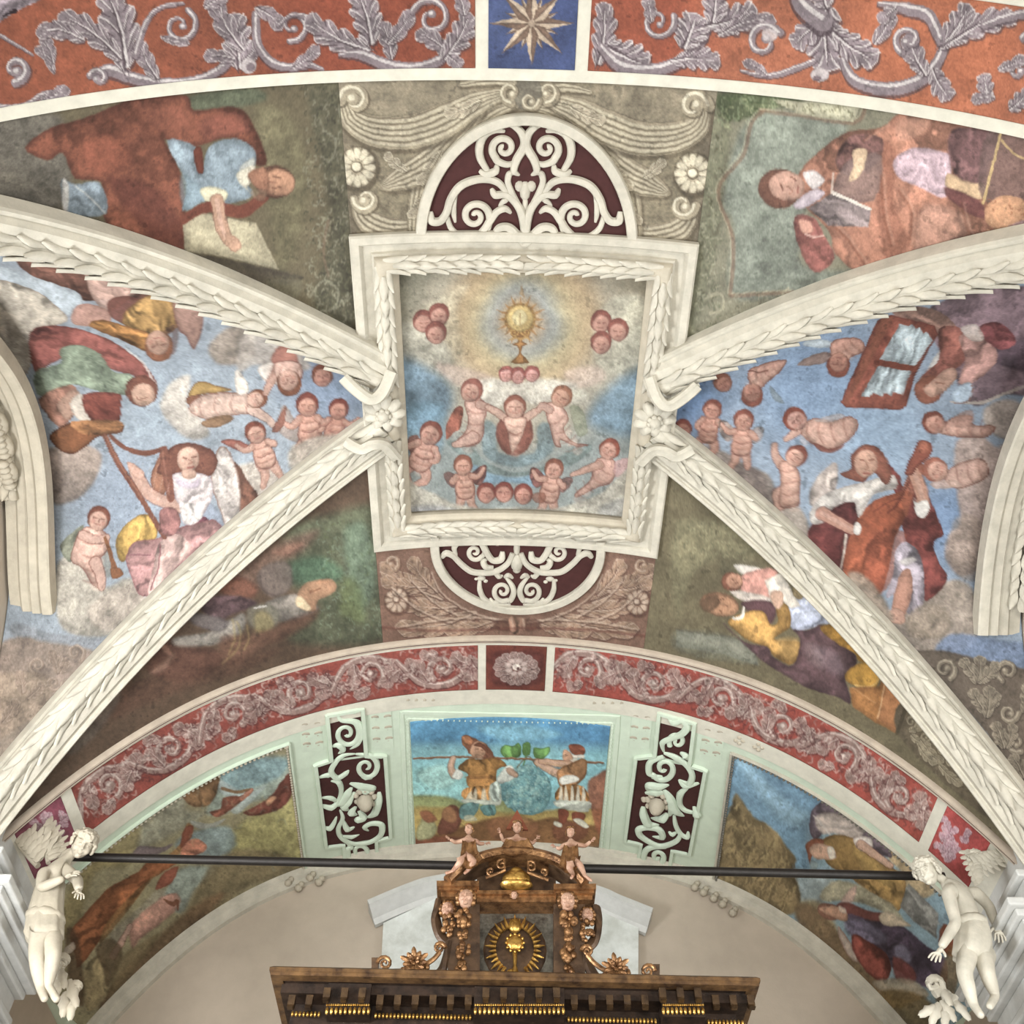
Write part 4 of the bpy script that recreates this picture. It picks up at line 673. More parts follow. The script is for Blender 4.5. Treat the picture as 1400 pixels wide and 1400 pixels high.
def paint_niche_left(c):
    c.at(0, 920)
    c.cloud('8a9a8f', '850,360 1150,330 1170,420 1080,500 960,520 900,560 820,560 860,450', a=.9, soft=8); c.cloud('7da0a8', '880,350 1000,340 1140,345 1130,400 1060,440 960,470 890,440', a=.8, soft=7); c.cloud('9b9b86', '560,560 750,420 740,540 820,560 700,640 560,700 440,700', a=.8, soft=12); c.cloud('a39c60', '960,600 1180,460 1230,760 1000,750 900,690', a=.9, soft=12); c.cloud('7f98a0', '750,640 900,610 940,680 870,760 780,740 700,690', a=.8, soft=9); c.cloud('8aa0a0', '640,900 720,780 860,780 780,860 720,960 640,900', a=.7, soft=9)
    c.P('8d6844', '715,440 800,400 870,378 875,440 840,520 780,535 730,500', soft=3, k=(50, 9, .1)); c.cloud('77694a', '850,760 980,700 1180,740 1200,800 1000,850 850,960 740,1000 780,880', a=.8, soft=9); c.cloud('8c7d4c', '440,620 560,560 520,760 380,800 300,1050 230,1000 330,760', a=.7, soft=12); c.cloud('6d5238', '760,940 900,880 700,1100 440,1340 400,1300 560,1120', a=.8, soft=10)
    c.P('82473a', '1000,540 1080,490 1150,400 1165,480 1120,540 1020,570 970,560', k=(-40, 8, .1), soft=2.5); c.P('c08a66', '1060,510 1090,490 1100,500 1070,530', soft=2.5); c.P('a8b8b8', '880,430 960,470 1010,470 1060,450 960,555 920,550 930,500 880,480', a=.8, soft=4)
    c.P('8f5340', '835,555 880,540 890,500 950,490 965,510 920,545 870,575', soft=2.5, k=(-20, 7, .12)); c.Ls('7d5a38', '885,460 940,475 1000,465', 12, .9); c.limb('965,500 990,480 1005,465', [18, 14, 10], 'a8674f'); c.P('aab0ae', '760,590 830,600 900,580 860,610 790,620', a=.7)
    c.P('a87a4a', '690,740 640,740 580,780 540,830 700,700 730,660 745,600 770,620 740,690', soft=3); c.P('8f4f3a', '735,620 770,610 760,660 720,700', soft=3); c.P('b07058', '740,680 780,660 825,690 800,720 740,740 720,720', soft=2.5, k=(10, 6, .1)); c.P('7a6a70', '525,730 560,690 640,695 690,680 660,710 580,740', soft=3, a=.9)
    c.P('9a5a35', '280,1040 340,960 430,860 540,800 600,750 720,740 640,800 590,830 560,880 440,1010 320,1170 300,1130', k=(-42, 10, .10), soft=2.5, e=('6d3a22', 4, .4)); c.P('b3814a', '430,990 560,850 640,790 600,830 500,960 400,1080', k=(-42, 8, .12), a=.8, soft=3); c.P('9a5540', '620,860 650,800 710,770 690,830 640,860', soft=2.5)
    c.cloud('96907c', '440,1040 560,930 620,870 660,880 560,1000 470,1080', a=.8); c.P('b08272', '520,1010 600,930 700,880 690,950 640,1000 560,1060 530,1100', soft=5, k=(-40, 10, .08)); c.P('b98878', '630,900 700,880 720,910 690,960 640,960', soft=4, a=.8); c.Ls('83503a', '655,905 690,920 705,910 710,945', [8, 20, 16, 6]); c.limb('450,1130 480,1080 520,1010', [24, 22, 18], 'b59080')
    c.P('9a8a62', '320,1230 350,1160 400,1120 430,1180 430,1280 360,1350 330,1300', soft=4, k=(80, 10, .08)); c.P('5d4a34', '380,1100 440,1060 490,1120 430,1250 410,1180', soft=5, a=.7); c.P('83704c', '460,1160 560,1080 640,1040 540,1180 440,1300', soft=6, a=.7); c.P('57402c', '260,1040 300,1030 330,1180 330,1330 280,1250', soft=6, a=.7); c.P('bdb0a0', '255,1105 290,1075 300,1100 265,1125', a=.8)
    c.squig((500, 380), (1150, 800), 60, ['b3a97c', '7d8a7c'], 9, .25, 30, 21)
def paint_niche_right(c):
    c.at(920, 920)
    c.P('6f98b5', '150,280 500,300 640,520 540,600 520,900 150,760', soft=18, a=.9); c.cloud('8fb3c5', '250,330 420,380 560,480 520,620 400,560', a=.6, soft=16); c.cloud('a5b4b5', '440,780 640,820 600,900 560,960 480,900', a=.8, soft=8); c.P('5d86a8', '280,300 560,470 540,560 400,470', soft=16, a=.5)
    c.cloud('c0a272', '780,560 960,720 1050,860 960,900 900,780 860,740', a=.9, soft=6); c.cloud('9a8a62', '480,940 600,920 700,1100 860,1240 1000,1270 860,1340 660,1150', a=.9, soft=10)
    tree = '250,480 290,530 330,580 370,600 420,640 450,690 490,740 480,780 500,850 510,900 480,960 420,960 340,920 270,870 150,800 170,740 190,660 210,590 230,540'
    c.P('8a7650', tree, soft=5, k=(70, 9, .10)); r = np.random.RandomState(9)
    for i in range(420):
        f = r.rand(); x = 180 + 320*r.rand(); y = 500 + 440*r.rand()
        if y < 490 + max(0, (x - 255))*1.15 + max(0, 255 - x)*2.2: continue
        c.Ls(['a5905f', '6d5c3c', '7d6a46', 'b09c6a', '5f5138'][i % 5], [(x, y), (x + r.uniform(-22, 10), y + r.uniform(8, 30))], r.uniform(5, 11), .55)
    c.P('83694a', '500,920 600,960 760,1180 860,1260 840,1360 640,1120 500,1000', soft=8, a=.9); c.squig((520, 950), (850, 1350), 40, ['a08c60', '6d5a3c'], 8, .35, 24, 31, clip=lambda p: abs((p[1]-950) - (p[0]-500)*1.1) < 70)
    # upper figure under a billowing mantle
    c.P('70606a', '545,590 560,540 610,505 680,508 760,550 830,610 860,690 872,735 830,725 760,690 660,640 600,640 570,665 548,640', k=(35, 12, .10), soft=2, e=('4a3c48', 4, .5)); c.P('a89a90', '565,580 610,555 680,570 760,620 740,660 640,640 590,640', soft=4, k=(25, 9, .08)); c.Ls('cfc6bd', '560,570 590,600 625,645', 7, .8)
    c.P('a37f45', '580,680 640,645 720,660 790,720 830,760 900,790 930,850 900,950 830,900 760,860 700,810 640,780 600,740', k=(35, 11, .12), soft=2, e=('6d4d28', 4, .5)); c.P('b79450', '720,690 800,740 860,800 880,860 800,820 740,760', a=.6, soft=6)
    c.P('8d5038', '528,690 545,668 590,660 600,680 560,710 545,760 535,720', soft=2); c.P('c39a80', '545,700 580,680 640,700 650,740 600,745 560,735', soft=2); c.P('d8cdbd', '615,700 640,695 648,735 625,740', soft=2); c.P('d8d0c6', '722,660 780,655 800,690 770,715 735,700', soft=2, e=('a58f80', 3, .5)); c.limb('750,685 800,720 870,770', [34, 28, 20], 'c39a80')
    c.P('8fa0a0', '545,750 580,760 570,790 600,800 560,805', a=.7); c.P('beb898', '590,880 640,830 730,840 800,880 880,930 930,1010 850,960 760,920 680,910 600,910', soft=5, k=(30, 12, .07)); c.P('caa59a', '690,880 730,845 720,910 670,915', a=.8, soft=4); c.P('8a8a84', '905,930 940,840 1060,960 1050,1060 960,990', smooth=False, soft=3, k=(45, 12, .08)); c.Ls('a9a8a0', '935,860 1000,940 1060,1000', 7, .7)
    # lower figure
    c.P('7d4640', '650,930 700,915 780,950 850,960 830,1000 760,1010 690,980', soft=3); c.P('594a60', '690,960 800,990 900,1000 1000,1080 1090,1150 1080,1270 1000,1250 900,1190 800,1120 720,1060', k=(40, 14, .13), soft=3); c.P('7d7894', '690,980 780,990 860,1060 800,1080 700,1040', a=.8, soft=5, k=(30, 8, .1)); c.P('8d8aa5', '880,1090 930,1090 950,1150 900,1150', a=.7, soft=6)
    c.P('c6b59a', '820,970 860,950 910,980 950,1010 900,1010 840,1005', soft=2.5); c.E('8a5c4a', 625, 952, 50, 32, 20, soft=2); c.P('bd8f74', '585,940 640,930 690,950 695,990 660,985 620,965', soft=2, g=(-120, .1)); c.P('cfc0b0', '660,930 690,940 690,960 665,950', a=.8)
    c.P('c2b0a2', '660,1010 690,1050 730,1110 735,1155 700,1130 665,1060', soft=2, e=('8d5a4a', 3, .5)); c.P('8a4238', '720,1040 780,1070 850,1120 870,1190 840,1230 790,1210 740,1150 715,1090', k=(50, 12, .10), soft=2.5, e=('5f2a26', 4, .5)); c.P('7d3f3c', '880,1130 960,1180 960,1240 890,1220', soft=4, a=.9)
    c.P('a89c86', '800,1230 940,1220 1020,1280 960,1310 840,1270', soft=5, a=.9); c.P('8d4c34', '1080,1000 1130,1040 1150,1100 1100,1130 1060,1070', soft=4); c.cloud('70582f', '830,1270 1000,1290 1060,1400 900,1400', a=.8)
    c.cloud('8a6a40', '1100,1100 1150,1120 1120,1300 1060,1340 1050,1260', a=.7)
def paint_band_near_l(c):
    c.at(0, 0, .5)
    c.glow('93422c', 1000, 60, 100, 420, .7); c.glow('a9583a', 250, 130, 60, 330, .5)
    c.P('9a8a92', '-80,110 0,60 70,18 170,-30 60,-30 -80,40', k=(-25, 6, .12)); c.Ls('2c2024', '10,44 40,30', [4, 14]); c.stem('-40,290 60,290 110,262 150,248', [10, 14, 14, 8]); c.leaf((110, 285), (195, 250), 36, 3, -.1); c.curl(42, 190, 36, 90, -1.1, 20); c.leaf((150, 200), (85, 138), 26, 3, .2); c.leaf((145, 170), (110, 100), 34, 3, .1)
    c.stem('258,205 300,192 360,212 430,226 500,226 560,212 610,184 645,150', [14, 34, 30, 26, 26, 24, 22, 16]); c.leaf((345, 185), (275, -20), 92, 6, .1); c.leaf((330, 160), (150, 55), 58, 5, .12); c.leaf((230, 110), (98, 115), 46, 4, .25); c.curl(270, 215, 26, 200, .9, 16); c.leaf((430, 215), (388, 108), 42, 4, -.1); c.stem('370,150 400,60 440,20 500,10', [18, 14, 12, 8]); c.curl(490, 70, 50, -60, 1.2, 14); c.leaf((440, 100), (520, 110), 22, 2, .1)
    c.leaf((655, 185), (640, 35), 74, 5, 0); c.leaf((640, 160), (555, 160), 34, 3, .1); c.leaf((668, 140), (595, -10), 54, 4, -.1); c.leaf((660, 170), (705, 110), 40, 3, .1); c.E('b3a7a6', 680, 180, 22, 22); c.E('5a4650', 686, 184, 12, 12, a=.6)
    c.stem('700,40 705,120 745,172 800,184 850,178 882,190', [20, 20, 22, 20, 14, 8]); c.leaf((800, 186), (868, 118), 32, 3, .1); c.leaf((700, 20), (760, 90), 40, 3, -.2); c.curl(800, 70, 44, 100, -1.1, 14); c.stem('760,70 800,40 850,50', [8, 10, 12])
    c.leaf((1010, 140), (845, 30), 62, 5, -.12); c.leaf((1015, 120), (965, -20), 74, 5, .1); c.stem('930,150 990,150 1060,178 1130,186 1200,166 1255,120', [10, 26, 30, 28, 24, 16]); c.leaf((1070, 160), (1035, 60), 44, 4, .1); c.leaf((1060, 120), (1120, 20), 40, 3, .1); c.curl(1180, 50, 56, 200, 1.2, 16); c.leaf((1230, 150), (1130, 100), 44, 4, .15); c.leaf((1215, 160), (1275, 30), 60, 5, .1); c.leaf((1225, 150), (1262, 185), 36, 3, 0); c.leaf((1270, 40), (1255, -30), 40, 3, 0)
    c.stem('-60,60 40,120 90,150', [10, 8, 6]); c.leaf((560, 20), (620, -20), 40, 3, 0)
def paint_band_near_r(c):
    c.at(700, 0, .5)
    c.glow('94432e', 330, 60, 100, 330, .7); c.glow('b8633f', 1150, 130, 100, 420, .6)
    c.leaf((235, 175), (238, 5), 58, 5, .1); c.leaf((262, 130), (375, 175), 84, 5, .05); c.stem('245,130 300,182 380,192 450,172 505,130 545,60', [20, 34, 32, 30, 26, 18]); c.leaf((445, 165), (568, 185), 56, 5, -.15); c.leaf((470, 130), (500, 35), 84, 5, .05); c.leaf((540, 70), (665, 15), 74, 5, .1); c.leaf((565, 95), (725, 80), 40, 4, -.2); c.curl(398, 60, 48, -20, 1.2, 14); c.leaf((380, 60), (360, -10), 34, 3, .1); c.leaf((550, 60), (560, -30), 60, 4, 0)
    c.curl(690, 115, 50, -30, -1.1, 18); c.E('b3a7a6', 705, 95, 22, 18, a=.9); c.leaf((860, 20), (872, 195), 96, 6, .05); c.leaf((850, 60), (775, 135), 60, 4, .1); c.leaf((880, 90), (1005, 158), 74, 5, .1); c.leaf((990, 120), (1035, 25), 40, 3, .1); c.E('b3a7a6', 842, 205, 26, 20); c.E('5a4650', 835, 214, 12, 8, a=.7); c.stem('780,-20 800,20 850,60', [40, 46, 50]); c.leaf((860, 20), (840, -40), 60, 4, 0)
    c.stem('905,165 935,218 1010,242 1090,232 1150,190 1185,120', [18, 28, 34, 34, 30, 20]); c.leaf((1130, 205), (1090, 88), 54, 4, -.1); c.leaf((1150, 190), (1205, 268), 52, 4, .1); c.leaf((1170, 130), (1240, 5), 62, 5, .1); c.leaf((1200, 115), (1385, 65), 60, 5, -.15); c.stem('1005,10 1080,24 1140,44 1172,110', [12, 30, 32, 24]); c.leaf((1050, 20), (1000, 60), 34, 3, 0); c.curl(1085, 110, 40, 120, 1.1, 16); c.stem('625,192 700,208 790,182 830,165', [6, 14, 16, 10]); c.leaf((700, 208), (628, 172), 26, 3, .1)
    c.stem('1290,70 1360,45 1460,30', [16, 22, 26]); c.curl(1385, 195, 34, 40, -1.1, 16); c.leaf((1300, 275), (1288, 200), 42, 4, 0); c.leaf((1320, 265), (1255, 280), 30, 3, .1); c.leaf((1360, 300), (1420, 250), 44, 4, 0); c.leaf((1330, 190), (1400, 150), 30, 3, .1); c.curl(1440, 120, 46, 200, 1.1, 18); c.leaf((1420, 260), (1500, 330), 50, 4, .1)
def paint_star(c):
    c.at(0, 0, 1)
    c.glow('4c5a86', 700, 20, 20, 70, .5)
    X, Y = 727, 32
    for L, w, off in ((38, 8, 11), (58, 10, -11)):
        for i in range(8):
            t = radians(45*i + (22.5 if L == 38 else 0)) ; u = np.array([cos(t), sin(t)]); v = np.array([-u[1], u[0]]); o = np.array([X, Y])
            a, b, m = o, o + u*L, o + u*L*.30
            c.P('c3ab90', [a, m + v*w*.9, b], smooth=False, soft=1.2); c.P('7d6250', [a, m - v*w*.9, b], smooth=False, soft=1.2); c.Ls('5d4638', [a, b], 1.2, .5)
    c.E('a8917a', X, Y, 5)
def band_far_pts(x0, x1, n):
    x = np.linspace(x0, x1, n); y = (Y1 + Y2)/2
    return proj(np.stack([x, 0*x + y, zA(x)], -1))
def paint_band_far(seed, x0, x1):
    def f(c):
        c.at(0, 0, 1); r = np.random.RandomState(seed); D, Md, Lt = '5f3230', '9c7c72', 'd0bbae'
        q = band_far_pts(x0, x1, 90); d = np.concatenate([[0], np.cumsum(np.hypot(*np.diff(q, axis=0).T))]); Ltot = d[-1]
        P = lambda s: np.array([np.interp(s, d, q[:, 0]), np.interp(s, d, q[:, 1])])
        def loc(s, t):
            a = P(max(min(s, Ltot), 0)); b = P(min(max(s, 0) + 3, Ltot)) - P(max(min(s, Ltot) - 3, 0)); b = b/(hypot(*b) + 1e-9); return a + b*(s - max(min(s, Ltot), 0)) + np.array([-b[1], b[0]])*t
        c.P('95453c', [loc(s, -18) for s in np.linspace(0, Ltot, 8)] + [loc(s, 18) for s in np.linspace(Ltot, 0, 8)], a=.4, soft=14)
        per = 92.; n = max(int(round(Ltot/per)), 1); per = Ltot/n
        for i in range(n):
            s = per*(i + .5); k = 1 if i % 2 else -1
            c.stem([loc(s - per*.62, -15*k), loc(s - per*.35, 17*k), loc(s, 24*k), loc(s + per*.3, 12*k), loc(s + per*.42, -8*k)], [5, 8, 9, 8, 5], D, Md, Lt)
            p = loc(s, 2*k); c.curl(p[0], p[1], 19, 40*k + 90, 1.15*k, 7, D, Md, Lt); c.E(Md, *p, 6); c.E(Lt, *(p - 1), 3)
            for (a, b, e, g, w) in ((.42, -14, .28, 20, 20), (.40, -8, .62, 14, 22), (.38, 0, .15, -20, 18), (-.2, 18, -.34, -14, 18), (-.05, -18, -.3, -22, 14)):
                c.leaf(loc(s + a*per, b*k), loc(s + e*per, g*k), w, 3, .1*r.choice([-1, 1]), D, Md, Lt, a=.92)
        for i in range(int(Ltot*1.0)):
            p = loc(r.uniform(0, Ltot), r.uniform(-26, 26)); t = r.uniform(0, 6.28); c.Ls([Lt, D, Md][i % 3], [p, p + 5*np.array([cos(t), sin(t)]), p + 8*np.array([cos(t + .8), sin(t + .8)])], [2, 2.4, 1], .55)
    return f
def paint_band_far_mid(c):
    c.at(0, 0, 1); c.P('5f2f2a', '676,892 738,892 742,914 736,936 676,936 672,914', a=.75, soft=8)
    for i in range(14):
        t = 2*pi*i/14; c.leaf((706 + 7*cos(t), 914 + 6*sin(t)), (706 + 32*cos(t), 914 + 23*sin(t)), 11, 3, .1, '3f2422', '8d7068', 'cbb8ac')
    for i in range(8):
        t = 2*pi*i/8 + .3; c.E('b39c92', 706 + 12*cos(t), 912 + 9*sin(t), 4.5, 3.5)
    c.E('cdbfb2', 706, 912, 6, 5); c.E('5a3a36', 708, 914, 2.5)
def paint_band_end(cx, cy, seed):
    def f(c):
        c.at(0, 0, 1); r = np.random.RandomState(seed)
        for i in range(26):
            t = r.uniform(0, 6.28); d = r.uniform(0, 24); p = np.array([cx + d*cos(t)*.8, cy + d*sin(t)*1.2]); a = r.uniform(0, 6.28)
            c.leaf(p, p + 13*np.array([cos(a), sin(a)]), 9, 3, .1, '70384a', 'b58d96', 'd8c4c6')
    return f
# ------------------------------------------------------------------ the shell
def lin1(a, b): return lambda t: a + (b - a)*t
def grid_obj(name, f, nu, nv, mat_, kind='structure', off=0., thick=.02):
    u = np.linspace(0, 1, nu); U, V = np.meshgrid(u, np.linspace(0, 1, nv), indexing='ij'); X = f(U.ravel(), V.ravel())
    mb = MB(); F = [(i*nv+j, i*nv+j+1, (i+1)*nv+j+1, (i+1)*nv+j) for i in range(nu-1) for j in range(nv-1)]
    B = X + np.array([0, 0, thick]); o = len(X)
    F2 = [tuple(q + o for q in f_[::-1]) for f_ in F]
    nb = [i*nv for i in range(nu)] + [(nu-1)*nv + j for j in range(1, nv)] + [i*nv + nv - 1 for i in range(nu-2, -1, -1)] + [j for j in range(nv-2, 0, -1)]
    F3 = [(nb[k], nb[(k+1) % len(nb)], o + nb[(k+1) % len(nb)], o + nb[k]) for k in range(len(nb))]
    mb.add(W(np.concatenate([X, B])), F + F2 + F3); ob = mb.build(name, mat_, ang=30)
    if kind: ob['kind'] = kind
    return ob
YB = hit([(710, 0)])[0, 1]; YT = float(hit([(710, 92)])[0, 1]); YU = YT - (Y2 - Y1)*.98       # near arch: stripe and soffit
def flat_surface(x, y, off): return np.stack([x, y, Z(x, y) - off], -1)
# vault shell above every painted field
def f_shell(u, v):
    x = -.60 + 1.2*u; y = (YU - .03) + (Y4 + .01 - YU + .03)*v
    return np.stack([x, y, Z(x, y) + .006], -1)
grid_obj('ceiling', f_shell, 90, 110, M['plaster'], thick=.03)
# ---- painted webs
F_OFF = .0015
def web_side(sg):
    def f(u, v):
        y = .262 + (.955 - .262)*v; xr = np.minimum(xrib(y), .575); x = xr + (.575 - xr)*u
        return np.stack([sg*x, y, zA(xr) - F_OFF], -1)
    return f
def web_near(x0, x1, center=False):
    def f(u, v):
        x = x0 + (x1 - x0)*u; ye = np.full_like(x, .413) if center else yrib_near(x)
        return np.stack([x, YN + (ye - YN)*v, zA(x) - F_OFF], -1)
    return f
def web_far(x0, x1, center=False):
    def f(u, v):
        x = x0 + (x1 - x0)*u; ye = np.full_like(x, .811) if center else yrib_far(x)
        return np.stack([x, ye + (Y0 - ye)*v, zA(x) - F_OFF], -1)
    return f
XF = .1705
sheet('ceiling_fresco', web_side(-1), paint_left, 'vault fresco of a seated harp-playing angel in pink among clouds, beside the left wall', 'fresco', '98a3ad', mott=.06, irr=1.22)
sheet('ceiling_fresco', web_side(1), paint_right, 'vault fresco of a red-robed angel playing a viol among cherubs, beside the right wall', 'fresco', '8e9fb2', mott=.06, irr=1.2)
sheet('ceiling_fresco', web_near(-.546, -XF), paint_near_left, 'dark olive vault fresco of a red-cloaked writer with blue drapery and paper', 'fresco', '625841', mott=.07)
sheet('ceiling_fresco', web_near(XF, .546), paint_near_right, 'grey-green vault fresco of a figure in rose robes holding an open book', 'fresco', '78745f', mott=.07)
sheet('ceiling_fresco', web_near(-XF, XF, True), paint_near_center, 'grey grisaille panel of big scrolled consoles around the upper lunette, below the blue star', 'fresco', '8a7e68', mott=.06)
sheet('ceiling_fresco', web_far(-.552, -XF), paint_far_left, 'dark brown and green vault fresco of a bearded man reaching right, below the left rib', 'fresco', '5b4737', mott=.08)
sheet('ceiling_fresco', web_far(XF, .552), paint_far_right, 'vault fresco of a man in yellow tunic beside a small angel with book', 'fresco', '6c6248', mott=.07)
sheet('ceiling_fresco', web_far(-XF, XF, True), paint_far_center, 'reddish brown grisaille panel of leaves and flowers around the lower lunette', 'fresco', '7d5c4b', mott=.07)
def f_pic(u, v):
    x = -.1265 + .253*u; y = .4575 + (.762 - .4575)*v; return np.stack([x, y, zA(x) + .0005], -1)
sheet('ceiling_fresco', f_pic, paint_center, 'square ceiling painting of a golden monstrance in a glowing ring above dancing cherubs', 'fresco', '8f9894', thick=.006, mott=.05, irr=1.3)
# ---- arches: white bands with painted panels
def band(y0, y1, off, x=.575):
    return lambda u, v: (lambda xx, yy: np.stack([xx, yy, zA(xx) - off], -1))(-x + 2*x*u, y0 + (y1 - y0)*v)
def trim_strip(name, y0, y1, off, m, thick=.008): return grid_obj(name, band(y0, y1, off), 161, 3, m, thick=thick)
M['band_white'] = mat('limewashed_band', '#cdc9ba', .75, mott=.07, scale=8, bump=.1)
trim_strip('trim_1', YU - .03, YN, .004, M['band_white'])
trim_strip('trim_2', Y0, Y3, .004, M['band_white'])
mb = MB()
x = np.linspace(-.575, .575, 161)
for y_, w_, h_ in ((Y0 - .0015, .0035, .0085), (Y0 + .0038, .0012, .0075)):
    P = np.stack([x, 0*x + y_, zA(x)], -1); sweep(mb, W(P), (0, 0, -1), [(a*SC, b*SC) for a, b in ((-w_, 0), (-w_, h_*.7), (-w_*.4, h_), (w_*.4, h_), (w_, h_*.7), (w_, 0))])
o = mb.build('trim_3', mat('arch_moulding', '#b5a796', .7, mott=.1)); o['kind'] = 'structure'
mb = MB(); P = np.stack([x, 0*x + Y0 + .0018, zA(x)], -1); sweep(mb, W(P), (0, 0, -1), [(a*SC, b*SC) for a, b in ((-.0007, 0), (-.0007, .0072), (.0007, .0072), (.0007, 0))])
o = mb.build('trim_4', mat('dark_line', '#5b4644', .8)); o['kind'] = 'structure'
def panel(x0, x1, y0, y1, off=.0048, tilt=0):
    def f(u, v):
        y = y0 + (y1 - y0)*v; xx = x0 + (x1 - x0)*u; return np.stack([xx, y, zA(xx) - off], -1)
    return f
h = hit([(668, 45), (788, 45), (650, 45), (806, 45)])[:, 0]; e = .0012
sheet('painted_panel', panel(-.545, h[2], YU, YT), paint_band_near_l, 'red panel of grey acanthus scrolls on the near arch, left of the blue star', 'painted panel', '914b33', irr=1.12, thick=.003, mott=.08, nmax=760)
sheet('painted_panel', panel(h[3], .545, YU, YT), paint_band_near_r, 'orange-red panel of grey acanthus scrolls on the near arch, right of the blue star', 'painted panel', 'ab5f41', irr=1.05, thick=.003, mott=.08, nmax=760)  # brighter pigment than the left panel, with this side's stronger light painted in
sheet('painted_panel', panel(h[0], h[1], YU, YT), paint_star, 'blue panel with a many-pointed star at the crown of the near arch', 'painted panel', '3f4c78', thick=.003, mott=.08)
h = hit([(664.5, 914), (746, 914), (653.5, 914), (757, 914)])[:, 0]
sheet('painted_panel', panel(-.502, h[2], Y1, Y2), paint_band_far(3, -.502, h[2]), 'long red leaf-scroll panel on the far arch, left of its dark central square', 'painted panel', '98463b', thick=.003, mott=.08, nmax=700, step=1.3)
sheet('painted_panel', panel(h[3], .492, Y1, Y2), paint_band_far(5, h[3], .492), 'long red leaf-scroll panel on the far arch, right of its dark central square', 'painted panel', 'a8483c', thick=.003, mott=.08, nmax=700, step=1.3)
sheet('painted_panel', panel(h[0], h[1], Y1, Y2), paint_band_far_mid, 'small dark brown square with a painted rosette at the crown of the far arch', 'painted panel', '74372b', thick=.003, mott=.08, step=1.2)
sheet('painted_panel', panel(-.542, -.510, Y1, Y2), paint_band_end(70, 1130, 4), 'short mauve-red end panel of the far arch above the left stucco angel', 'painted panel', '93495a', thick=.003, mott=.1)
sheet('painted_panel', panel(.500, .532, Y1, Y2), paint_band_end(1300, 1150, 7), 'short bright red end panel of the far arch above the right stucco angel', 'painted panel', 'b04440', thick=.003, mott=.1)
# ---- leaf garlands laid over a half-round moulding
def garland(mb, P, up, R, spacing, L, wid=42, cols=(-58, 0, 58), lift=.5, seed=0):
    """overlapping pointed leaves on the roll whose axis is P (survey units)"""
    r = np.random.RandomState(seed)
    d = np.concatenate([[0], np.cumsum(np.linalg.norm(np.diff(P, axis=0), axis=1))]); T, S, U = frames(P, up)
    at = lambda s, A: np.array([np.interp(s, d, A[:, k]) for k in range(3)])
    n = int(d[-1]/spacing); na, nb_ = 6, 5
    for i in range(n):
        for ci, cdeg in enumerate(cols):
            s0 = (i + (.5 if ci % 2 else 0))*spacing; cd = cdeg + r.uniform(-5, 5); LL = L*r.uniform(.9, 1.08); V = []
            for a in np.linspace(0, 1, na):
                w = wid*sin(pi*min(.12 + a*.80, 1))**.8*(1 - .9*max(0, a - .75)/.25) + 1.0
                s = min(s0 + a*LL, d[-1]); p, su, uu = at(s, P), at(s, S), at(s, U)
                for b in np.linspace(-1, 1, nb_):
                    th = radians(cd + b*w*.62); rr = R*(1.0 + lift*(a**1.6) + .10*(1 - abs(b)) - .10*b*b)
                    V.append(p + rr*(su*sin(th) + uu*cos(th)))
            F = [(k*nb_+j, k*nb_+j+1, (k+1)*nb_+j+1, (k+1)*nb_+j) for k in range(na-1) for j in range(nb_-1)]
            V2 = [np.array(v) for v in V]; B = []
            for k, a in enumerate(np.linspace(0, 1, na)):
                s = min(s0 + a*LL, d[-1]); p = at(s, P)
                for j in range(nb_): v = V2[k*nb_+j]; B.append(p + (v - p)*(.86 if a < .5 else .90))
            m = len(V); F2 = [tuple(q + m for q in f_[::-1]) for f_ in F]
            E_ = [j for j in range(nb_)] + [k*nb_+nb_-1 for k in range(1, na)] + [(na-1)*nb_+j for j in range(nb_-2, -1, -1)] + [k*nb_ for k in range(na-2, 0, -1)]
            F3 = [(E_[k], E_[(k+1) % len(E_)], m + E_[(k+1) % len(E_)], m + E_[k]) for k in range(len(E_))]
            mb.add(W(np.array(V + B)), F + F2 + F3)
def arc(cx, cy, r, a0, a1, n): return [(cx + r*cos(radians(a)), cy + r*sin(radians(a))) for a in np.linspace(a0, a1, n)]
RIBP = [(-.0265, -.006), (-.0265, .0100), (-.0247, .0125), (-.0218, .0125), (-.0205, .0105), (-.0190, .0105), (-.0168, .0128), (-.0145, .0158), (-.0080, .0172), (-.0060, .0172), (-.0052, .0130)] + arc(.0060, .0105, .0104, 172, 8, 9) + [(.0172, .0080), (.0185, .0060), (.0190, .0075), (.0222, .0075), (.0228, .0055), (.0228, -.006)]
ribs = [(-1, 1, 'leaf-carved vault rib below the harpist, running down to the lower left corner'), (-1, 0, 'leaf-carved vault rib below the red-cloaked writer, in shade at upper left'),
        (1, 0, 'bright leaf-carved vault rib below the rose-robed reader, at upper right'), (1, 1, 'leaf-carved vault rib between the viol player and the yellow tunic, at lower right')]
for sg, far, lab in ribs:
    xx = np.linspace(.150, .568, 90); yy = yrib_far(xx) if far else yrib_near(xx); P = np.stack([sg*xx, yy, zA(xx)], -1)
    t = thing('vault_rib', lab, 'rib', W(P[45]), 'vault ribs')
    Pm = W(P); k = 1 if (sg > 0) == bool(far) else -1            # the leaf roll lies towards the side web
    mb = MB(); sweep(mb, Pm, (0, 0, -1), [(k*a*SC, b*SC) for a, b in RIBP]); mb.build('rib_moulding', M['stucco'], t, ang=28)
    mb = MB(); ax = P + np.array([0, 0, -.0125]); T, S, U = frames(P, (0, 0, -1)); ax = P + U*.0105 + S*(.0060*k)
    garland(mb, ax, (0, 0, -1), .0110, .0235, .036, seed=sg*3 + far + 5); mb.build('leaf_garland', M['stucco'], t, ang=50)
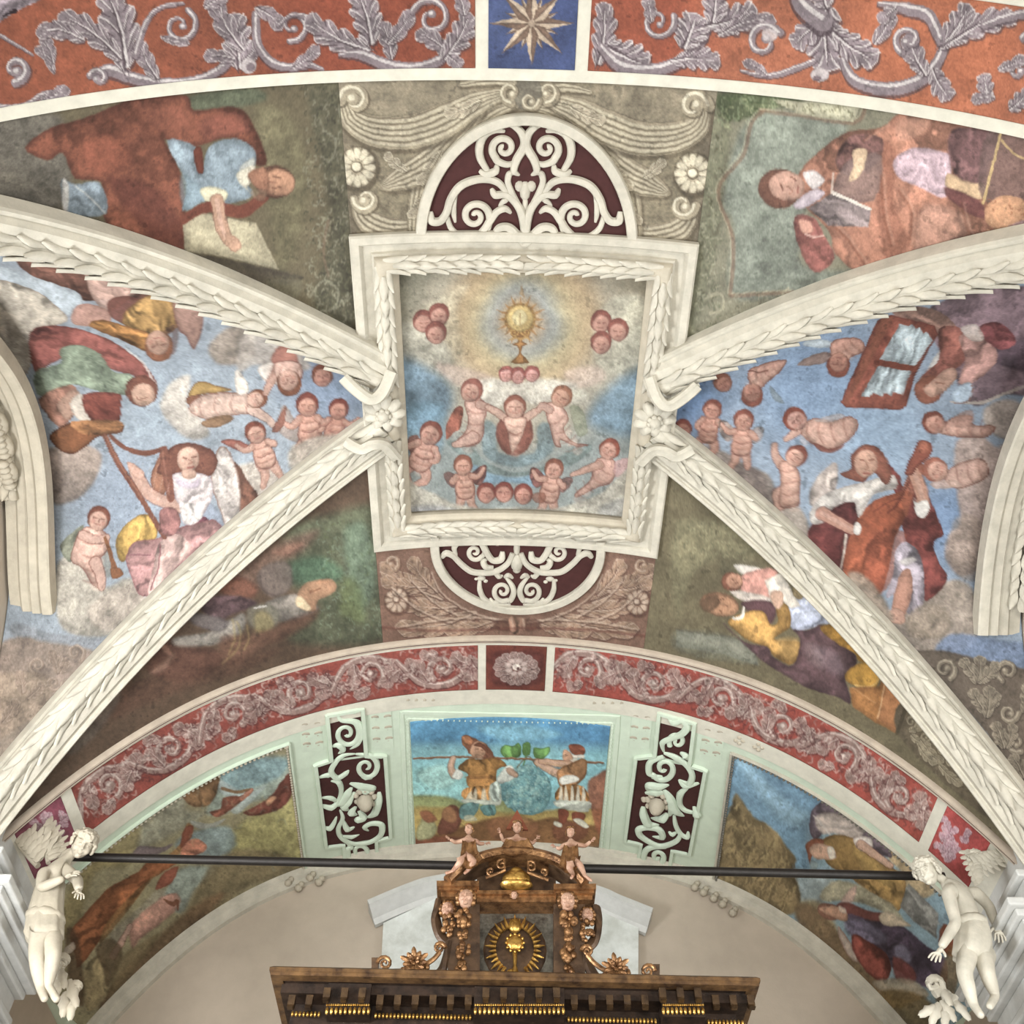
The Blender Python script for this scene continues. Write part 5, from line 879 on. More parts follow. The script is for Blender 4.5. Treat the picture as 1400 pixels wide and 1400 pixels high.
# ---- square frame of the central picture
t = thing('picture_frame', 'square white stucco frame with leaf mouldings around the monstrance painting', 'picture frame', W([0, YC, .985]))
HX0, YF0, YF1 = .1715, .411, .812
def ring(prof, n=40):
    V = []; 
    for d, b in prof:
        x0, x1, y0, y1 = -HX0 + d, HX0 - d, YF0 + d, YF1 - d; k = np.linspace(0, 1, n, endpoint=False)
        x = np.concatenate([x0 + (x1-x0)*k, 0*k + x1, x1 + (x0-x1)*k, 0*k + x0]); y = np.concatenate([0*k + y0, y0 + (y1-y0)*k, 0*k + y1, y1 + (y0-y1)*k])
        V.append(np.stack([x, y, zA(x) - b], -1))
    m = 4*n; F = [(i*m + j, i*m + (j+1) % m, (i+1)*m + (j+1) % m, (i+1)*m + j) for i in range(len(prof)-1) for j in range(m)]
    return W(np.concatenate(V)), F
mb = MB(); mb.add(*ring([(0, -.006), (0, .0075), (.002, .0095), (.009, .0095), (.0105, .008), (.012, .0045), (.0195, .0030), (.0205, .006), (.0225, .0075)])); mb.build('outer_band', M['stucco'], t, ang=28)
mb = MB(); mb.add(*ring([(.0225, .0075)] + [(.031 + .0085*cos(a), .0075 + .0085*sin(a)) for a in np.linspace(pi, 0, 9)] + [(.0405, .006), (.0435, .0045), (.0455, .0015), (.0458, -.008)])); mb.build('inner_moulding', M['stucco_grey'], t, ang=28)
dd = .031; xl, xr_, yn, yf = -HX0 + dd, HX0 - dd, YF0 + dd, YF1 - dd
k = np.linspace(0, 1, 40)
def gpath(a, b):
    p = np.array(a)[None]*(1-k)[:, None] + np.array(b)[None]*k[:, None]; return np.stack([p[:, 0], p[:, 1], zA(p[:, 0]) - .0078], -1)
for i, (a, b) in enumerate((((xl, yn), (xl, YC-.03)), ((xl, yf), (xl, YC+.035)), ((xr_, yn), (xr_, YC-.03)), ((xr_, yf), (xr_, YC+.035)), ((xl, yn), (0, yn)), ((xr_, yn), (0, yn)), ((xl, yf), (0, yf)), ((xr_, yf), (0, yf)))):
    mb = MB(); garland(mb, gpath(a, b), (0, 0, -1), .0088, .0185, .027, wid=46, cols=(-52, 4, 56), lift=.42, seed=i); mb.build('leaf_garland', M['stucco'], t, ang=50)
# little bow at the head of each end of the frame
# ---- bosses where two ribs meet the frame
def petal(mb, c, d, n, L, w, h):
    """curled leaf from c along d, standing off along n (world)"""
    d = d/np.linalg.norm(d); s = np.cross(n, d); V = []; na, nb_ = 7, 5
    for a in np.linspace(0, 1, na):
        ww = w*sin(pi*min(.18 + a*.72, 1))*(1 + .18*sin(a*16)); hh = h*sin(pi*a*.9)*1.0 + h*.3
        for b in np.linspace(-1, 1, nb_): V.append(c + d*L*a + s*ww*b + n*(hh*(1 - .5*b*b) + .15*h*(1 - abs(b))))
    B = [v - n*h*.35 for v in V]; F = [(k*nb_+j, k*nb_+j+1, (k+1)*nb_+j+1, (k+1)*nb_+j) for k in range(na-1) for j in range(nb_-1)]; m = len(V)
    E_ = [j for j in range(nb_)] + [k*nb_+nb_-1 for k in range(1, na)] + [(na-1)*nb_+j for j in range(nb_-2, -1, -1)] + [k*nb_ for k in range(na-2, 0, -1)]
    mb.add(V + B, F + [tuple(q+m for q in f_[::-1]) for f_ in F] + [(E_[k], E_[(k+1) % len(E_)], m + E_[(k+1) % len(E_)], m + E_[k]) for k in range(len(E_))])
for sg, lab in ((-1, 'white stucco rosette boss where the two left ribs meet the square frame'), (1, 'white stucco rosette boss where the two right ribs meet the square frame')):
    c = np.array([sg*.1475, .611, .985]); cw = W(c); N_ = np.array([0, 0, -1.])
    t = thing('rosette_boss', lab, 'boss', cw)
    mb = MB()
    for i in range(9):
        a = 2*pi*i/9; petal(mb, cw + N_*.09, np.array([cos(a), sin(a), 0]), N_, .165, .055, .045)
    mb.build('petals', M['stucco'], t, ang=60)
    mb = MB(); ball(mb, cw + N_*.15, (.05, .05, .05)); 
    for i in range(7): a = 2*pi*i/7; ball(mb, cw + N_*.15 + np.array([cos(a), sin(a), 0])*.045, .022, 8, 6)
    mb.build('button', M['stucco'], t)
    for pp in ([(.186, .560), (.172, .574), (.158, .584), (.146, .578), (.136, .558)], [(.190, .640), (.174, .648), (.160, .642), (.148, .646), (.137, .668)]):
        q = catmull([(sg*a, b) for a, b in pp], 8); q3 = np.stack([q[:, 0], q[:, 1], zA(q[:, 0]) - .020 - .010*np.sin(np.linspace(0, pi, len(q)))], -1)
        mb = MB(); sweep(mb, W(q3), (0, 0, -1), [(a*SC, b*SC) for a, b in ((-.0055, -.005), (-.0068, .001), (-.004, .0042), (0, .0030), (.004, .0042), (.0068, .001), (.0055, -.005))])
        mb.build('ribbon', M['stucco'], t)           # ribbon loop wrapping the rib head
# ---- relief drawn on the vault surface
def relief(mb, q, w, lift=.35, sm=6, flat=.85, org=(0, 0), s=1., n=8):
    """q and w in local picture units scaled by s; a rounded moulding lying on the surface"""
    q = pts(q)*s + np.array(org); w = np.broadcast_to(np.asarray(w, float)*s, (len(q),))
    if len(q) > 2:
        qq = catmull(q, sm); w = np.interp(np.linspace(0, len(q)-1, len(qq)), np.arange(len(q)), w); q = qq
    X = hit(q); nn = normal(X); d = ((X - CO) @ _f)/FPX; R = w/2*d
    tube(mb, W(X + nn*(R*lift)[:, None]), R*SC, n, flat, nn)
def blob(mb, q, r, org=(0, 0), s=1., sq=.6):
    q = np.array([q], float)*s + np.array(org); X = hit(q); nn = normal(X)[0]; d = float((X[0] - CO) @ _f)/FPX
    a = np.array([1, 0, 0]) - nn*nn[0]; a /= np.linalg.norm(a); b = np.cross(nn, a)
    r = np.broadcast_to(np.asarray(r, float), (2,))*s*d*SC
    ball(mb, W(X[0] + nn*0.0), (r[0], r[1], min(r)*sq*1.3), 10, 8, (a, b, nn))
def spiral(cx, cy, r, a0, turns, n=None, end=.12):
    n = n or int(10*abs(turns)) + 3; f = np.linspace(0, 1, n); a = radians(a0) + 2*pi*turns*f; rr = r*(1 - (1-end)*f)
    return np.stack([cx + rr*np.cos(a), cy + rr*np.sin(a)], -1)
def mirror(q, cx): q = pts(q).copy(); q[:, 0] = 2*cx - q[:, 0]; return q
def disc_field(name, poly_px, off, m, parent, thick=.004):
    """flat ground following the vault inside a closed outline (picture px)"""
    X = hit(dens(poly_px, 4) if len(poly_px) < 40 else np.concatenate([poly_px, dens([poly_px[-1], poly_px[0]], 14, False)[1:-1]])); c = X.mean(0); rings = 8; V = []; 
    for k in range(rings + 1): 
        f = k/rings; Y = c + (X - c)*f; Y[:, 2] = Z(Y[:, 0], Y[:, 1]) - off; V.append(Y)
    V = np.concatenate(V); n = len(X); F = [(k*n+j, k*n+(j+1) % n, (k+1)*n+(j+1) % n, (k+1)*n+j) for k in range(rings) for j in range(n)]
    B = V[-n:] + np.array([0, 0, thick]); o = len(V); F += [(rings*n+j, rings*n+(j+1) % n, o+(j+1) % n, o+j) for j in range(n)]
    mb = MB(); mb.add(W(np.concatenate([V, B])), F); return mb.build(name, m, parent, ang=30)
def rim_line(mb, q, w, h, closed=True, rounded=False):
    """flat raised fillet following picture points q, width w px, height h (survey units)"""
    X = hit(np.asarray(q, float)); nn = normal(X); d = float(np.mean((X - CO) @ _f))/FPX*w/2
    if closed: X = np.concatenate([X, X[:2]]); nn = np.concatenate([nn, nn[:2]])
    prof = [(-d, -.002), (-d, h*.8), (-d*.8, h), (d*.8, h), (d, h*.8), (d, -.002)]
    sweep(mb, W(X), nn, [(a*SC, b*SC) for a, b in prof])
def dens(q, n=10, closed=True):
    q = pts(q); N = len(q); out = []
    for i in range(N if closed else N-1):
        for t in np.linspace(0, 1, n, endpoint=False): out.append(q[i]*(1-t) + q[(i+1) % N]*t)
    if not closed: out.append(q[-1])
    return np.array(out)
# lunettes either side of the square frame
def lunette(lab, arc_px, strokes, blobs, org, s, mx, rimw):
    c = hit([arc_px.mean(0)])[0]; t = thing('lunette_ornament', lab, 'lunette', W(c))
    disc_field('maroon_ground', arc_px, .0022, M['maroon'], t)
    mb = MB(); rim_line(mb, arc_px, rimw, .0085, closed=False); mb.build('rim', M['stucco'], t, ang=30)
    for q, w in strokes:
        for side in (0, 1):
            mb = MB(); relief(mb, mirror(q, mx) if side else q, np.asarray(w, float)*1.2, .95, org=org, s=s); mb.build('scroll', M['stucco'], t)
    for grp in blobs:
        mb = MB()
        for q, r in grp: blob(mb, q, r, org, s, .8)
        mb.build('palmette', M['stucco'], t)
a = np.linspace(pi, 2*pi, 44); arc_n = np.stack([720 + 145*np.cos(a), 327 + 166*np.sin(a) + 2*np.cos(a)], -1)
S1 = [('450,430 405,350 400,270 430,200 490,168 560,180', [30, 42, 46, 46, 42, 20]), (np.concatenate([pts('640,370 580,390 520,370'), spiral(555, 285, 82, 130, 1.35)]), [20, 34, 40] + list(np.linspace(42, 26, 16))),
      ('655,460 620,430 635,360 685,270 675,200 630,150 570,135', [14, 38, 46, 48, 44, 38, 14]), ('575,575 520,505 440,480 350,490 270,530 215,610 190,690 150,745 95,745 85,690', [30, 40, 44, 46, 46, 44, 42, 46, 50, 26]),
      ('190,720 220,800 290,848 370,848 430,800 470,740 510,690 560,670 600,700', [26, 32, 34, 34, 40, 44, 40, 40, 18]), (np.concatenate([pts('450,830 462,760'), spiral(372, 718, 90, -10, -1.4)]), [22, 36] + list(np.linspace(42, 26, 17))),
      ('690,900 685,780 660,680 610,610 560,580 500,580 475,545', [40, 46, 44, 42, 40, 46, 20]), ('640,640 600,560 580,500 590,450 615,450', [36, 36, 34, 36, 18]), ('690,905 650,850 590,790 530,790 505,830 530,860', [30, 50, 50, 46, 40, 18]), ('400,430 440,450 500,430 510,390', [22, 44, 44, 18]), ('610,600 560,620 520,660', [14, 34, 12]), ('260,560 240,620 235,700 245,760', [12, 26, 30, 16])]
B1 = [[((690, 560), (38, 70)), ((655, 530), (34, 40)), ((730, 530), (34, 40)), ((690, 660), (24, 90))], [((690, 900), (40, 30)), ((660, 915), (18, 20)), ((725, 915), (18, 20))]]
lunette('half-round maroon lunette with white scrollwork above the square frame, under the near arch', arc_n, S1, B1, (570, 140), 300/1400., 692, 15)
a = np.linspace(pi, 0, 44); arc_f = np.stack([708 + 114*np.cos(a), 747 + 84*np.sin(a) + 3*np.cos(a)], -1); arc_f = np.concatenate([[arc_f[0] + [0, -14]], arc_f, [arc_f[-1] + [0, -14]]])
S2 = [('655,170 620,240 540,290 450,300 370,290 300,240 250,190 200,165 170,200', [30, 36, 40, 40, 40, 38, 36, 44, 26]), ('270,190 255,130 300,80 380,62 440,95 480,170 520,215 575,205 585,160', [16, 34, 42, 44, 42, 40, 40, 46, 24]), (np.concatenate([pts('465,150 450,190'), spiral(395, 165, 55, 30, 1.3)]), [12, 28] + list(np.linspace(30, 20, 16))),
      ('430,350 430,420 465,485 540,515 640,525', [18, 32, 34, 30, 14]), (np.concatenate([pts('610,340 650,390 662,440 640,490'), spiral(585, 430, 70, 60, 1.4)]), [20, 32, 34, 34] + list(np.linspace(32, 20, 17))), ('520,270 470,260 455,225 480,215', [30, 40, 36, 16]), ('530,290 560,330 585,325', [34, 32, 14]), ('600,340 625,320 655,345', [18, 32, 16]), ('560,500 520,505 500,480', [26, 30, 14]), ('660,90 600,70 550,90 555,115', [30, 46, 44, 20])]
B2 = [[((683, 240), (46, 80)), ((683, 140), (26, 80)), ((683, 290), (30, 30))], [((440, 345), (34, 26)), ((405, 350), (18, 18)), ((470, 365), (20, 20))], [((910, 350), (34, 26)), ((950, 360), (18, 18)), ((880, 370), (20, 20))], [((680, 75), (46, 30)), ((640, 50), (26, 22)), ((725, 50), (26, 22)), ((683, 30), (24, 26))]]
lunette('half-round maroon lunette with white scrollwork below the square frame, over the far arch', arc_f, S2, B2, (570, 720), .2, 683, 12)
# ------------------------------------------------------------------ barrel over the altar
def f_niche(off, x0=-.62, x1=.62):
    def f(u, v):
        y = Y3 - .001 + (Y4 - Y3 + .001)*v; x = x0 + (x1 - x0)*u
        return np.stack([x, y, Z(x, y) - off], -1)
    return f
grid_obj('trim_5', f_niche(.0025, -.585, .585), 121, 20, M['stucco_green_light'], thick=.007)
def quad_sheet(px4, off, bow=0.):
    """field between four picture corners (tl, tr, br, bl), laid on the barrel"""
    tl, tr, br, bl = [np.array(p, float) for p in px4]
    cen = hit(np.array([tl, tr, br, bl]))
    def f(u, v):
        P = (cen[0][None]*(1-u)[:, None] + cen[1][None]*u[:, None])*(1-v)[:, None] + (cen[3][None]*(1-u)[:, None] + cen[2][None]*u[:, None])*v[:, None]
        return np.stack([P[:, 0], P[:, 1], Z(P[:, 0], P[:, 1]) - off], -1)
    return f
CP = [(561, 985), (834, 991), (818, 1160), (569, 1162)]
sheet('niche_fresco', quad_sheet(CP, .004), paint_grapes, 'bright blue painting of two bearers carrying a giant bunch of grapes, above the altar', 'fresco', '7fb3bf', irr=.92, step=1.2, thick=.002, mott=.06)
XIN = {-1: np.abs(hit([(396, 1013), (416, 1172)])[:, 0]), 1: np.abs(hit([(1001, 1021), (974, 1206)])[:, 0])}
def f_side(sg):
    def f(u, v):                                   # u from the inner frame out to the springing, v from the near to the far edge
        y0, y1 = Y3 + .016, Y4 - .003; y = y0 + (y1 - y0)*v
        a, b = XIN[sg]; xi = a + (b - a)*v; x = xi + (.575 - xi)*u
        return np.stack([sg*x, y, Z(x, y) - .004], -1)
    return f
sheet('niche_fresco', f_side(-1), paint_niche_left, 'yellowish painting of tumbling figures and a long brown drape, left of the grape bearers', 'fresco', '98906c', irr=.84, step=1.35, thick=.002, mott=.07)
sheet('niche_fresco', f_side(1), paint_niche_right, 'painting of a brown tree and two cloaked travellers, right of the grape bearers', 'fresco', '86a5b4', irr=.84, step=1.35, thick=.002, mott=.06)
# rope frame of the middle painting
t = thing('painting_frame', 'stucco frame tinted with painted greenish light, with rope edge around the grape bearers painting', 'picture frame', W(hit([(697, 1075)])[0]))
def rope(mb, q, r, n):
    X = hit(dens(q, n, True)); nn = normal(X); X = np.concatenate([X, X[:2]]); nn = np.concatenate([nn, nn[:2]])
    d = ((X - CO) @ _f)/FPX; R = r*d*(1 + .28*np.sin(np.arange(len(X))*pi*2/3)); tube(mb, W(X + nn*(r*d*.5)[:, None]), R*SC, 6, 1, nn)
mb = MB(); rope(mb, [(557, 981), (838, 987), (822, 1165), (565, 1167)], 2.6, 110); mb.build('rope_moulding', M['stucco_green_light'], t)
mb = MB(); rim_line(mb, dens([(549, 972), (846, 978), (829, 1172), (557, 1174)], 14), 7, .004); mb.build('inner_fillet', M['stucco_green_light'], t, ang=30)
mb = MB(); rim_line(mb, dens([(600, 954), (796, 957)], 12, False), 10, .0035, closed=False); mb.build('label_bar', mat('olive_bar', '#a8a88c', .8), t, ang=30)
for px_, lab in (([(394, 1011), (415, 1169)], 'left'),): pass
# dark scroll panels with a winged head
def scroll_panel(lab, poly, strokes, blobs, org, s, mask, tiles):
    t = thing('winged_head_ornament', lab, 'stucco ornament', W(hit([np.mean(pts(poly), 0)])[0]))
    P = dens(poly, 12)
    # ground built as strips so that the stepped outline stays sharp
    mb = MB(); q = pts(poly)
    rows = [(0, 1, 2, 3), (4, 5, 6, 7), (8, 9, 10, 11)]
    for r in rows:
        a, b, c_, d_ = q[list(r)]; n = 12; U, V = np.meshgrid(np.linspace(0, 1, n), np.linspace(0, 1, n), indexing='ij'); U = U.ravel()[:, None]; V = V.ravel()[:, None]
        X = hit((a*(1-U) + b*U)*(1-V) + (d_*(1-U) + c_*U)*V); X[:, 2] -= .0036; m = len(X)
        F = [(i*n+j, i*n+j+1, (i+1)*n+j+1, (i+1)*n+j) for i in range(n-1) for j in range(n-1)]
        Bk = X + np.array([0, 0, .0015]); nb = [i*n for i in range(n)] + [(n-1)*n+j for j in range(1, n)] + [i*n+n-1 for i in range(n-2, -1, -1)] + list(range(n-2, 0, -1))
        mb.add(W(np.concatenate([X, Bk])), F + [(nb[k], nb[(k+1) % len(nb)], m + nb[(k+1) % len(nb)], m + nb[k]) for k in range(len(nb))])
    mb.build('maroon_ground', M['maroon'], t, smooth=False)
    ol = [q[0], q[1], q[2], q[5-0] if False else q[5], q[6], q[9], q[10], q[11], q[8], q[7], q[4], q[3]]
    mb = MB(); rim_line(mb, dens(ol, 6), 5.5, .0075); mb.build('stepped_fillet', M['stucco_green_light'], t, ang=30)
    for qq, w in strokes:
        mb = MB(); relief(mb, qq, w, .95, org=org, s=s); mb.build('scroll', M['stucco_green_light'], t)
    mb = MB()
    for qq in mask[0]: n_ = len(pts(qq)); relief(mb, qq, [26] + [58]*(n_-2) + [18], .7, org=org, s=s)
    mb.build('drapery', M['stucco_green_light'], t)
    mb = MB()
    for qq, r in mask[1]: blob(mb, qq, r, org, s, 1.3)
    mb.build('head', M['stucco_grey'], t)
PL = [(446, 975), (495, 966), (500, 1030), (452, 1036), (430, 1043), (526, 1030), (534, 1141), (445, 1155), (469, 1152), (514, 1146), (517, 1192), (473, 1202)]
SL = [(np.concatenate([pts('300,170 330,210'), spiral(365, 300, 95, -60, 1.5)]), [20, 34] + list(np.linspace(42, 28, 18))), ('350,200 440,220 470,290 440,370 380,415', [20, 36, 42, 38, 14]), ('270,390 310,375 340,410 310,440', [24, 50, 44, 18]), ('430,440 340,450 285,500 260,560 300,600 360,570 380,550', [20, 36, 42, 42, 44, 40, 16]), (np.concatenate([pts('430,440 520,445'), spiral(500, 530, 85, -60, 1.4)]), [24, 40] + list(np.linspace(42, 26, 17))),
      ('180,600 240,580 290,590', [26, 44, 20]), ('260,625 310,630 330,690 310,760 260,800 190,790', [20, 44, 34, 32, 50, 24]), ('190,740 260,740 310,780', [20, 40, 20]), ('320,820 340,880 310,950 330,1010 410,1050 520,1040 600,990 605,920 540,910 490,940 520,970', [18, 32, 34, 36, 36, 40, 42, 46, 42, 36, 16]), ('215,940 250,945 280,910 300,860', [20, 44, 34, 14]), ('340,890 370,950 420,940', [20, 46, 20]), ('330,1000 400,1005 460,990', [20, 38, 14]), (np.concatenate([pts('360,1040 400,1080'), spiral(455, 1110, 85, 200, -1.4)]), [20, 34] + list(np.linspace(42, 26, 17))), ('380,150 420,150 430,130', [20, 40, 20]), ('470,600 500,600 540,610', [20, 40, 20])]
ML = (['390,640 460,655 540,670 555,690', '400,670 370,710 330,770 290,800', '420,700 380,760 350,800 380,830', '430,800 400,840 440,860', '450,830 480,870 440,885 425,890', '590,700 585,760 560,840 500,880', '440,690 500,690 560,690'], [((490, 755), (62, 70)), ((430, 720), (26, 28)), ((455, 695), (28, 26)), ((495, 685), (30, 24)), ((535, 695), (28, 26)), ((555, 730), (24, 30)), ((432, 765), (20, 30)), ((552, 780), (20, 34)), ((490, 770), (13, 24)), ((466, 750), (16, 10)), ((516, 752), (16, 10)), ((490, 810), (26, 9))])
scroll_panel('stepped maroon panel with white scrolls and a winged head, left of the grape bearers', PL, SL, [], (400, 940), 180/900., ML, None)
PR = [(902, 972), (951, 986), (944, 1043), (896, 1030), (870, 1033), (966, 1050), (944, 1165), (855, 1146), (877, 1151), (920, 1160), (912, 1212), (868, 1198)]
sr = 180/788.
SR = [('330,170 360,190 410,180 440,220 410,260 340,290 290,320 300,380', [22, 50, 44, 46, 46, 40, 36, 16]), (spiral(380, 310, 52, 150, 1.3), np.linspace(34, 24, 16)), ('300,380 370,400 440,450 470,510 450,560 390,540', [24, 44, 42, 40, 40, 18]), (np.concatenate([pts('300,400 220,430 210,490'), spiral(300, 470, 75, 150, -1.3)]), [30, 40, 42] + list(np.linspace(40, 26, 16))), ('400,380 430,390 440,420', [24, 50, 20]), ('390,540 430,570 510,560', [20, 46, 20]), ('440,590 400,620 395,680 430,720 500,740', [22, 44, 36, 36, 24]), ('480,700 500,740 490,770', [22, 56, 22]), ('360,750 370,810 400,860 440,880 445,850', [20, 32, 34, 36, 16]), ('400,850 380,900 300,930 240,920 160,870 150,830 200,820 270,830 290,880 230,880', [18, 34, 40, 38, 42, 44, 40, 46, 40, 16]), ('330,850 350,865 380,850', [18, 34, 14]), (np.concatenate([pts('310,940 220,940 180,980 190,1040 250,1080'), spiral(260, 1000, 45, 80, -1.2)]), [30, 40, 40, 38, 34] + list(np.linspace(36, 24, 15))), ('200,1110 240,1140 290,1120', [20, 44, 20]), ('230,530 250,520 290,520', [22, 36, 20])]
MR = (['200,600 215,570 270,575 330,570', '300,600 340,650 370,720 420,760', '330,640 350,700 330,760', '320,740 290,770 220,770', '175,700 180,750 210,800 270,810', '190,620 250,610 310,620'], [((258, 685), (54, 62)), ((205, 655), (24, 26)), ((225, 632), (26, 22)), ((260, 622), (28, 22)), ((296, 634), (26, 24)), ((315, 665), (22, 30)), ((202, 695), (18, 30)), ((316, 705), (18, 32)), ((256, 700), (12, 22)), ((236, 680), (15, 9)), ((280, 682), (15, 9)), ((256, 735), (22, 8)), ((180, 655), (22, 24))])
scroll_panel('stepped maroon panel with white scrolls and a winged head, right of the grape bearers', PR, SR, [], (840, 940), sr, MR, None)
# little leaf reliefs in the corners beside the stepped panels
def leaf_tile(lab, cen, hgt, wid, tilt, pal):
    t = thing('leaf_relief', lab, 'stucco relief', W(hit([cen])[0])); c, s_ = cos(radians(tilt)), sin(radians(tilt))
    R = lambda a, b: (cen[0] + a*c - b*s_, cen[1] + a*s_ + b*c)
    mb = MB(); X = [R(-wid/2, -hgt/2), R(wid/2, -hgt/2), R(wid/2, hgt/2), R(-wid/2, hgt/2)]; disc_field('recess', dens(X, 5), .0034, M['stucco_green_light'], t, .0006)
    mb = MB(); relief(mb, [R(0, -hgt*.46), R(1, 0), R(0, hgt*.46)], [3, 3.4, 2], .6); mb.build('stalk', pal, t)
    for k in range(3):
        for sg in (-1, 1):
            b = -hgt*.34 + k*hgt*.3; mb = MB(); relief(mb, [R(0, b + 4), R(sg*wid*.2, b - 1), R(sg*wid*.40, b - 1), R(sg*wid*.44, b + 5)], [2, 6.5, 6, 2], .5); blob(mb, R(sg*wid*.25, b + 3), (4.5, 3.2), sq=.8); mb.build('leaf', pal, t)
for lab, cen, hg, wd, tl in (('leaf relief tile left of the left stepped maroon panel, at its top', (426, 1003), 44, 30, -6), ('leaf relief tile between the left stepped panel and the grape bearers', (522, 995), 50, 30, -4), ('leaf relief tile between the grape bearers and the right stepped panel', (876, 995), 50, 28, 6), ('leaf relief tile right of the right stepped maroon panel, at its top', (974, 1014), 48, 30, 10)):
    leaf_tile(lab, cen, hg, wd, tl, M['stucco_grey'])
for lab, cen, wd, tl in (('flat leaf relief above the left corner of the grape bearers frame', (575, 958), 46, -2), ('flat leaf relief above the right corner of the grape bearers frame', (832, 962), 50, 3)):
    t = thing('leaf_relief', lab, 'stucco relief', W(hit([cen])[0])); mb = MB()
    for i in range(4): relief(mb, [(cen[0] - wd/2 + i*wd/4, cen[1] + 4), (cen[0] - wd/2 + (i+.5)*wd/4, cen[1] - 4), (cen[0] - wd/2 + (i+1)*wd/4, cen[1] + 2)], [3, 8, 3], .4)
    mb.build('leaf_spray', M['stucco_grey'], t)
for lab, cen in (('small dark-shadowed stucco tuft above the tree painting', (1012, 1010)), ('second small stucco tuft above the tree painting, towards the right rib', (1038, 1019))):
    t = thing('stucco_tuft', lab, 'stucco relief', W(hit([cen])[0])); mb = MB()
    for dx, dy in ((-5, 0), (0, -4), (5, 1), (0, 4)): blob(mb, (cen[0] + dx, cen[1] + dy), (4, 4), sq=1.2)
    mb.build('leaves', M['stucco_grey'], t)
# frames of the two side paintings: fillets with bead strings
for sg, lab in ((-1, 'white frame with bead string around the tumbling figures painting'), (1, 'white frame with dark bead string around the tree painting')):
    t = thing('painting_frame', lab, 'picture frame', W(f_side(sg)(np.array([.4]), np.array([.5]))[0]))
    u = np.linspace(0, 1, 60); edge = np.concatenate([f_side(sg)(u[::-1], 0*u), f_side(sg)(0*u, u), f_side(sg)(u, 0*u + 1)])
    mb = MB(); sweep(mb, W(edge), normal(edge), [(a*SC, b*SC) for a, b in ((-.0018, -.001), (-.0018, .0025), (0, .0035), (.0018, .0025), (.0018, -.001))]); mb.build('fillet', M['stucco_green_light'] if sg < 0 else M['stucco'], t, ang=35)
    d = np.concatenate([[0], np.cumsum(np.linalg.norm(np.diff(edge, axis=0), axis=1))]); s = np.arange(0, d[-1], .0062); E = np.stack([np.interp(s, d, edge[:, k]) for k in range(3)], -1); nn = normal(E); mb = MB()
    T = np.gradient(E, axis=0); T /= np.linalg.norm(T, axis=1, keepdims=True) + 1e-9; side = np.cross(nn, T)
    for i in range(len(E)): ball(mb, W(E[i] + nn[i]*.0022 + side[i]*.0042*(1 if sg < 0 else -1)*-1), .0021*SC, 6, 4)
    mb.build('bead_string', M['stucco_grey'] if sg < 0 else mat('dark_beads', '#77736a', .8), t, kind='stuff')  # grey beads on the left frame, darker ones on the right
# ---- end wall with its cornice
x = np.linspace(-.66, .66, 121)
mb = MB(); zt = zN(x) + .004; zb = 0*x - EYE/SC
V = np.concatenate([np.stack([x, 0*x + Y4 + .002, zb], -1), np.stack([x, 0*x + Y4 + .002, np.maximum(zt, zb + .01)], -1)]); V = np.concatenate([V, V + np.array([0, .03, 0])]); n = len(x)
F = [(i, i+1, n+i+1, n+i) for i in range(n-1)]; F += [tuple(q + 2*n for q in f_[::-1]) for f_ in F] + [(n+i, n+i+1, 3*n+i+1, 3*n+i) for i in range(n-1)]
mb.add(W(V), F); o = mb.build('wall_back', M['wall'], smooth=False); o['kind'] = 'structure'
mb = MB(); xx = np.linspace(-.62, .62, 160); P = np.stack([xx, 0*xx + Y4, zN(xx)], -1); nn = normal(np.stack([xx, 0*xx + Y4 - .002, zN(xx)], -1)); nn[:, 1] = 0
prof = [(0.004, -.004), (.017, -.002), (.018, .005), (.014, .008), (.013, .014), (.007, .018), (.006, .025), (-.002, .026), (-.002, -.004)]
T, S, U = frames(P, nn); sgn = -1 if S[60, 1] > 0 else 1
sweep(mb, W(P), nn, [(a*SC*sgn*1.0, b*SC) for a, b in prof]); o = mb.build('trim_6', M['stucco'], ang=30); o['kind'] = 'structure'
# broken bits of the cornice ornament left and right of the crown
for lab, pp in (('broken row of stucco lumps on the end-wall cornice, left of the altar', [(394, 1207), (408, 1214), (424, 1200), (436, 1206)]), ('broken row of stucco lumps on the end-wall cornice, right of the altar', [(950, 1213), (962, 1220), (976, 1228), (988, 1236), (1002, 1248)])):
    t = thing('cornice_fragment', lab, 'stucco relief', W(on_y(np.array([pp[0]]), Y4 - .012)[0]))
    for i, p in enumerate(pp):
        c = on_y(np.array([p]), Y4 - .008)[0]; mb = MB(); ball(mb, W(c), (.045, .05, .04), 8, 6); ball(mb, W(c + np.array([.004, -.002, .005])), (.035, .04, .03), 8, 6); mb.build('lump', M['stucco_grey'], t)
# ---- white pediment on the end wall, half hidden by the altar
t = thing('wall_pediment', 'white stucco pediment with sloping cornice on the end wall, behind the altar top', 'pediment', W(on_y(np.array([(697, 1290)]), Y4)[0]))
A = on_y(np.array([(505, 1243), (560, 1220), (600, 1209), (700, 1196), (810, 1222), (845, 1236), (890, 1254)], float), Y4 - .02); A = catmull(A, 6)
mb = MB(); pr = [(.02, -.012), (.02, -.004), (.012, 0), (-.004, .002), (-.012, .004), (-.012, .010), (.0, .012), (.02, .012)]
pr = [(-.018, -.022), (-.010, -.022), (-.006, -.014), (.004, -.010), (.010, -.004), (.016, -.002), (.016, .006), (-.018, .006)]
T, S, U = frames(A, (0, 0, 1)); sg = 1 if S[5, 1] < 0 else -1
sweep(mb, W(A), (0, 0, 1), [(a*SC*sg, b*SC) for a, b in pr]); mb.build('sloping_cornice', M['stucco_cool'], t, ang=28)
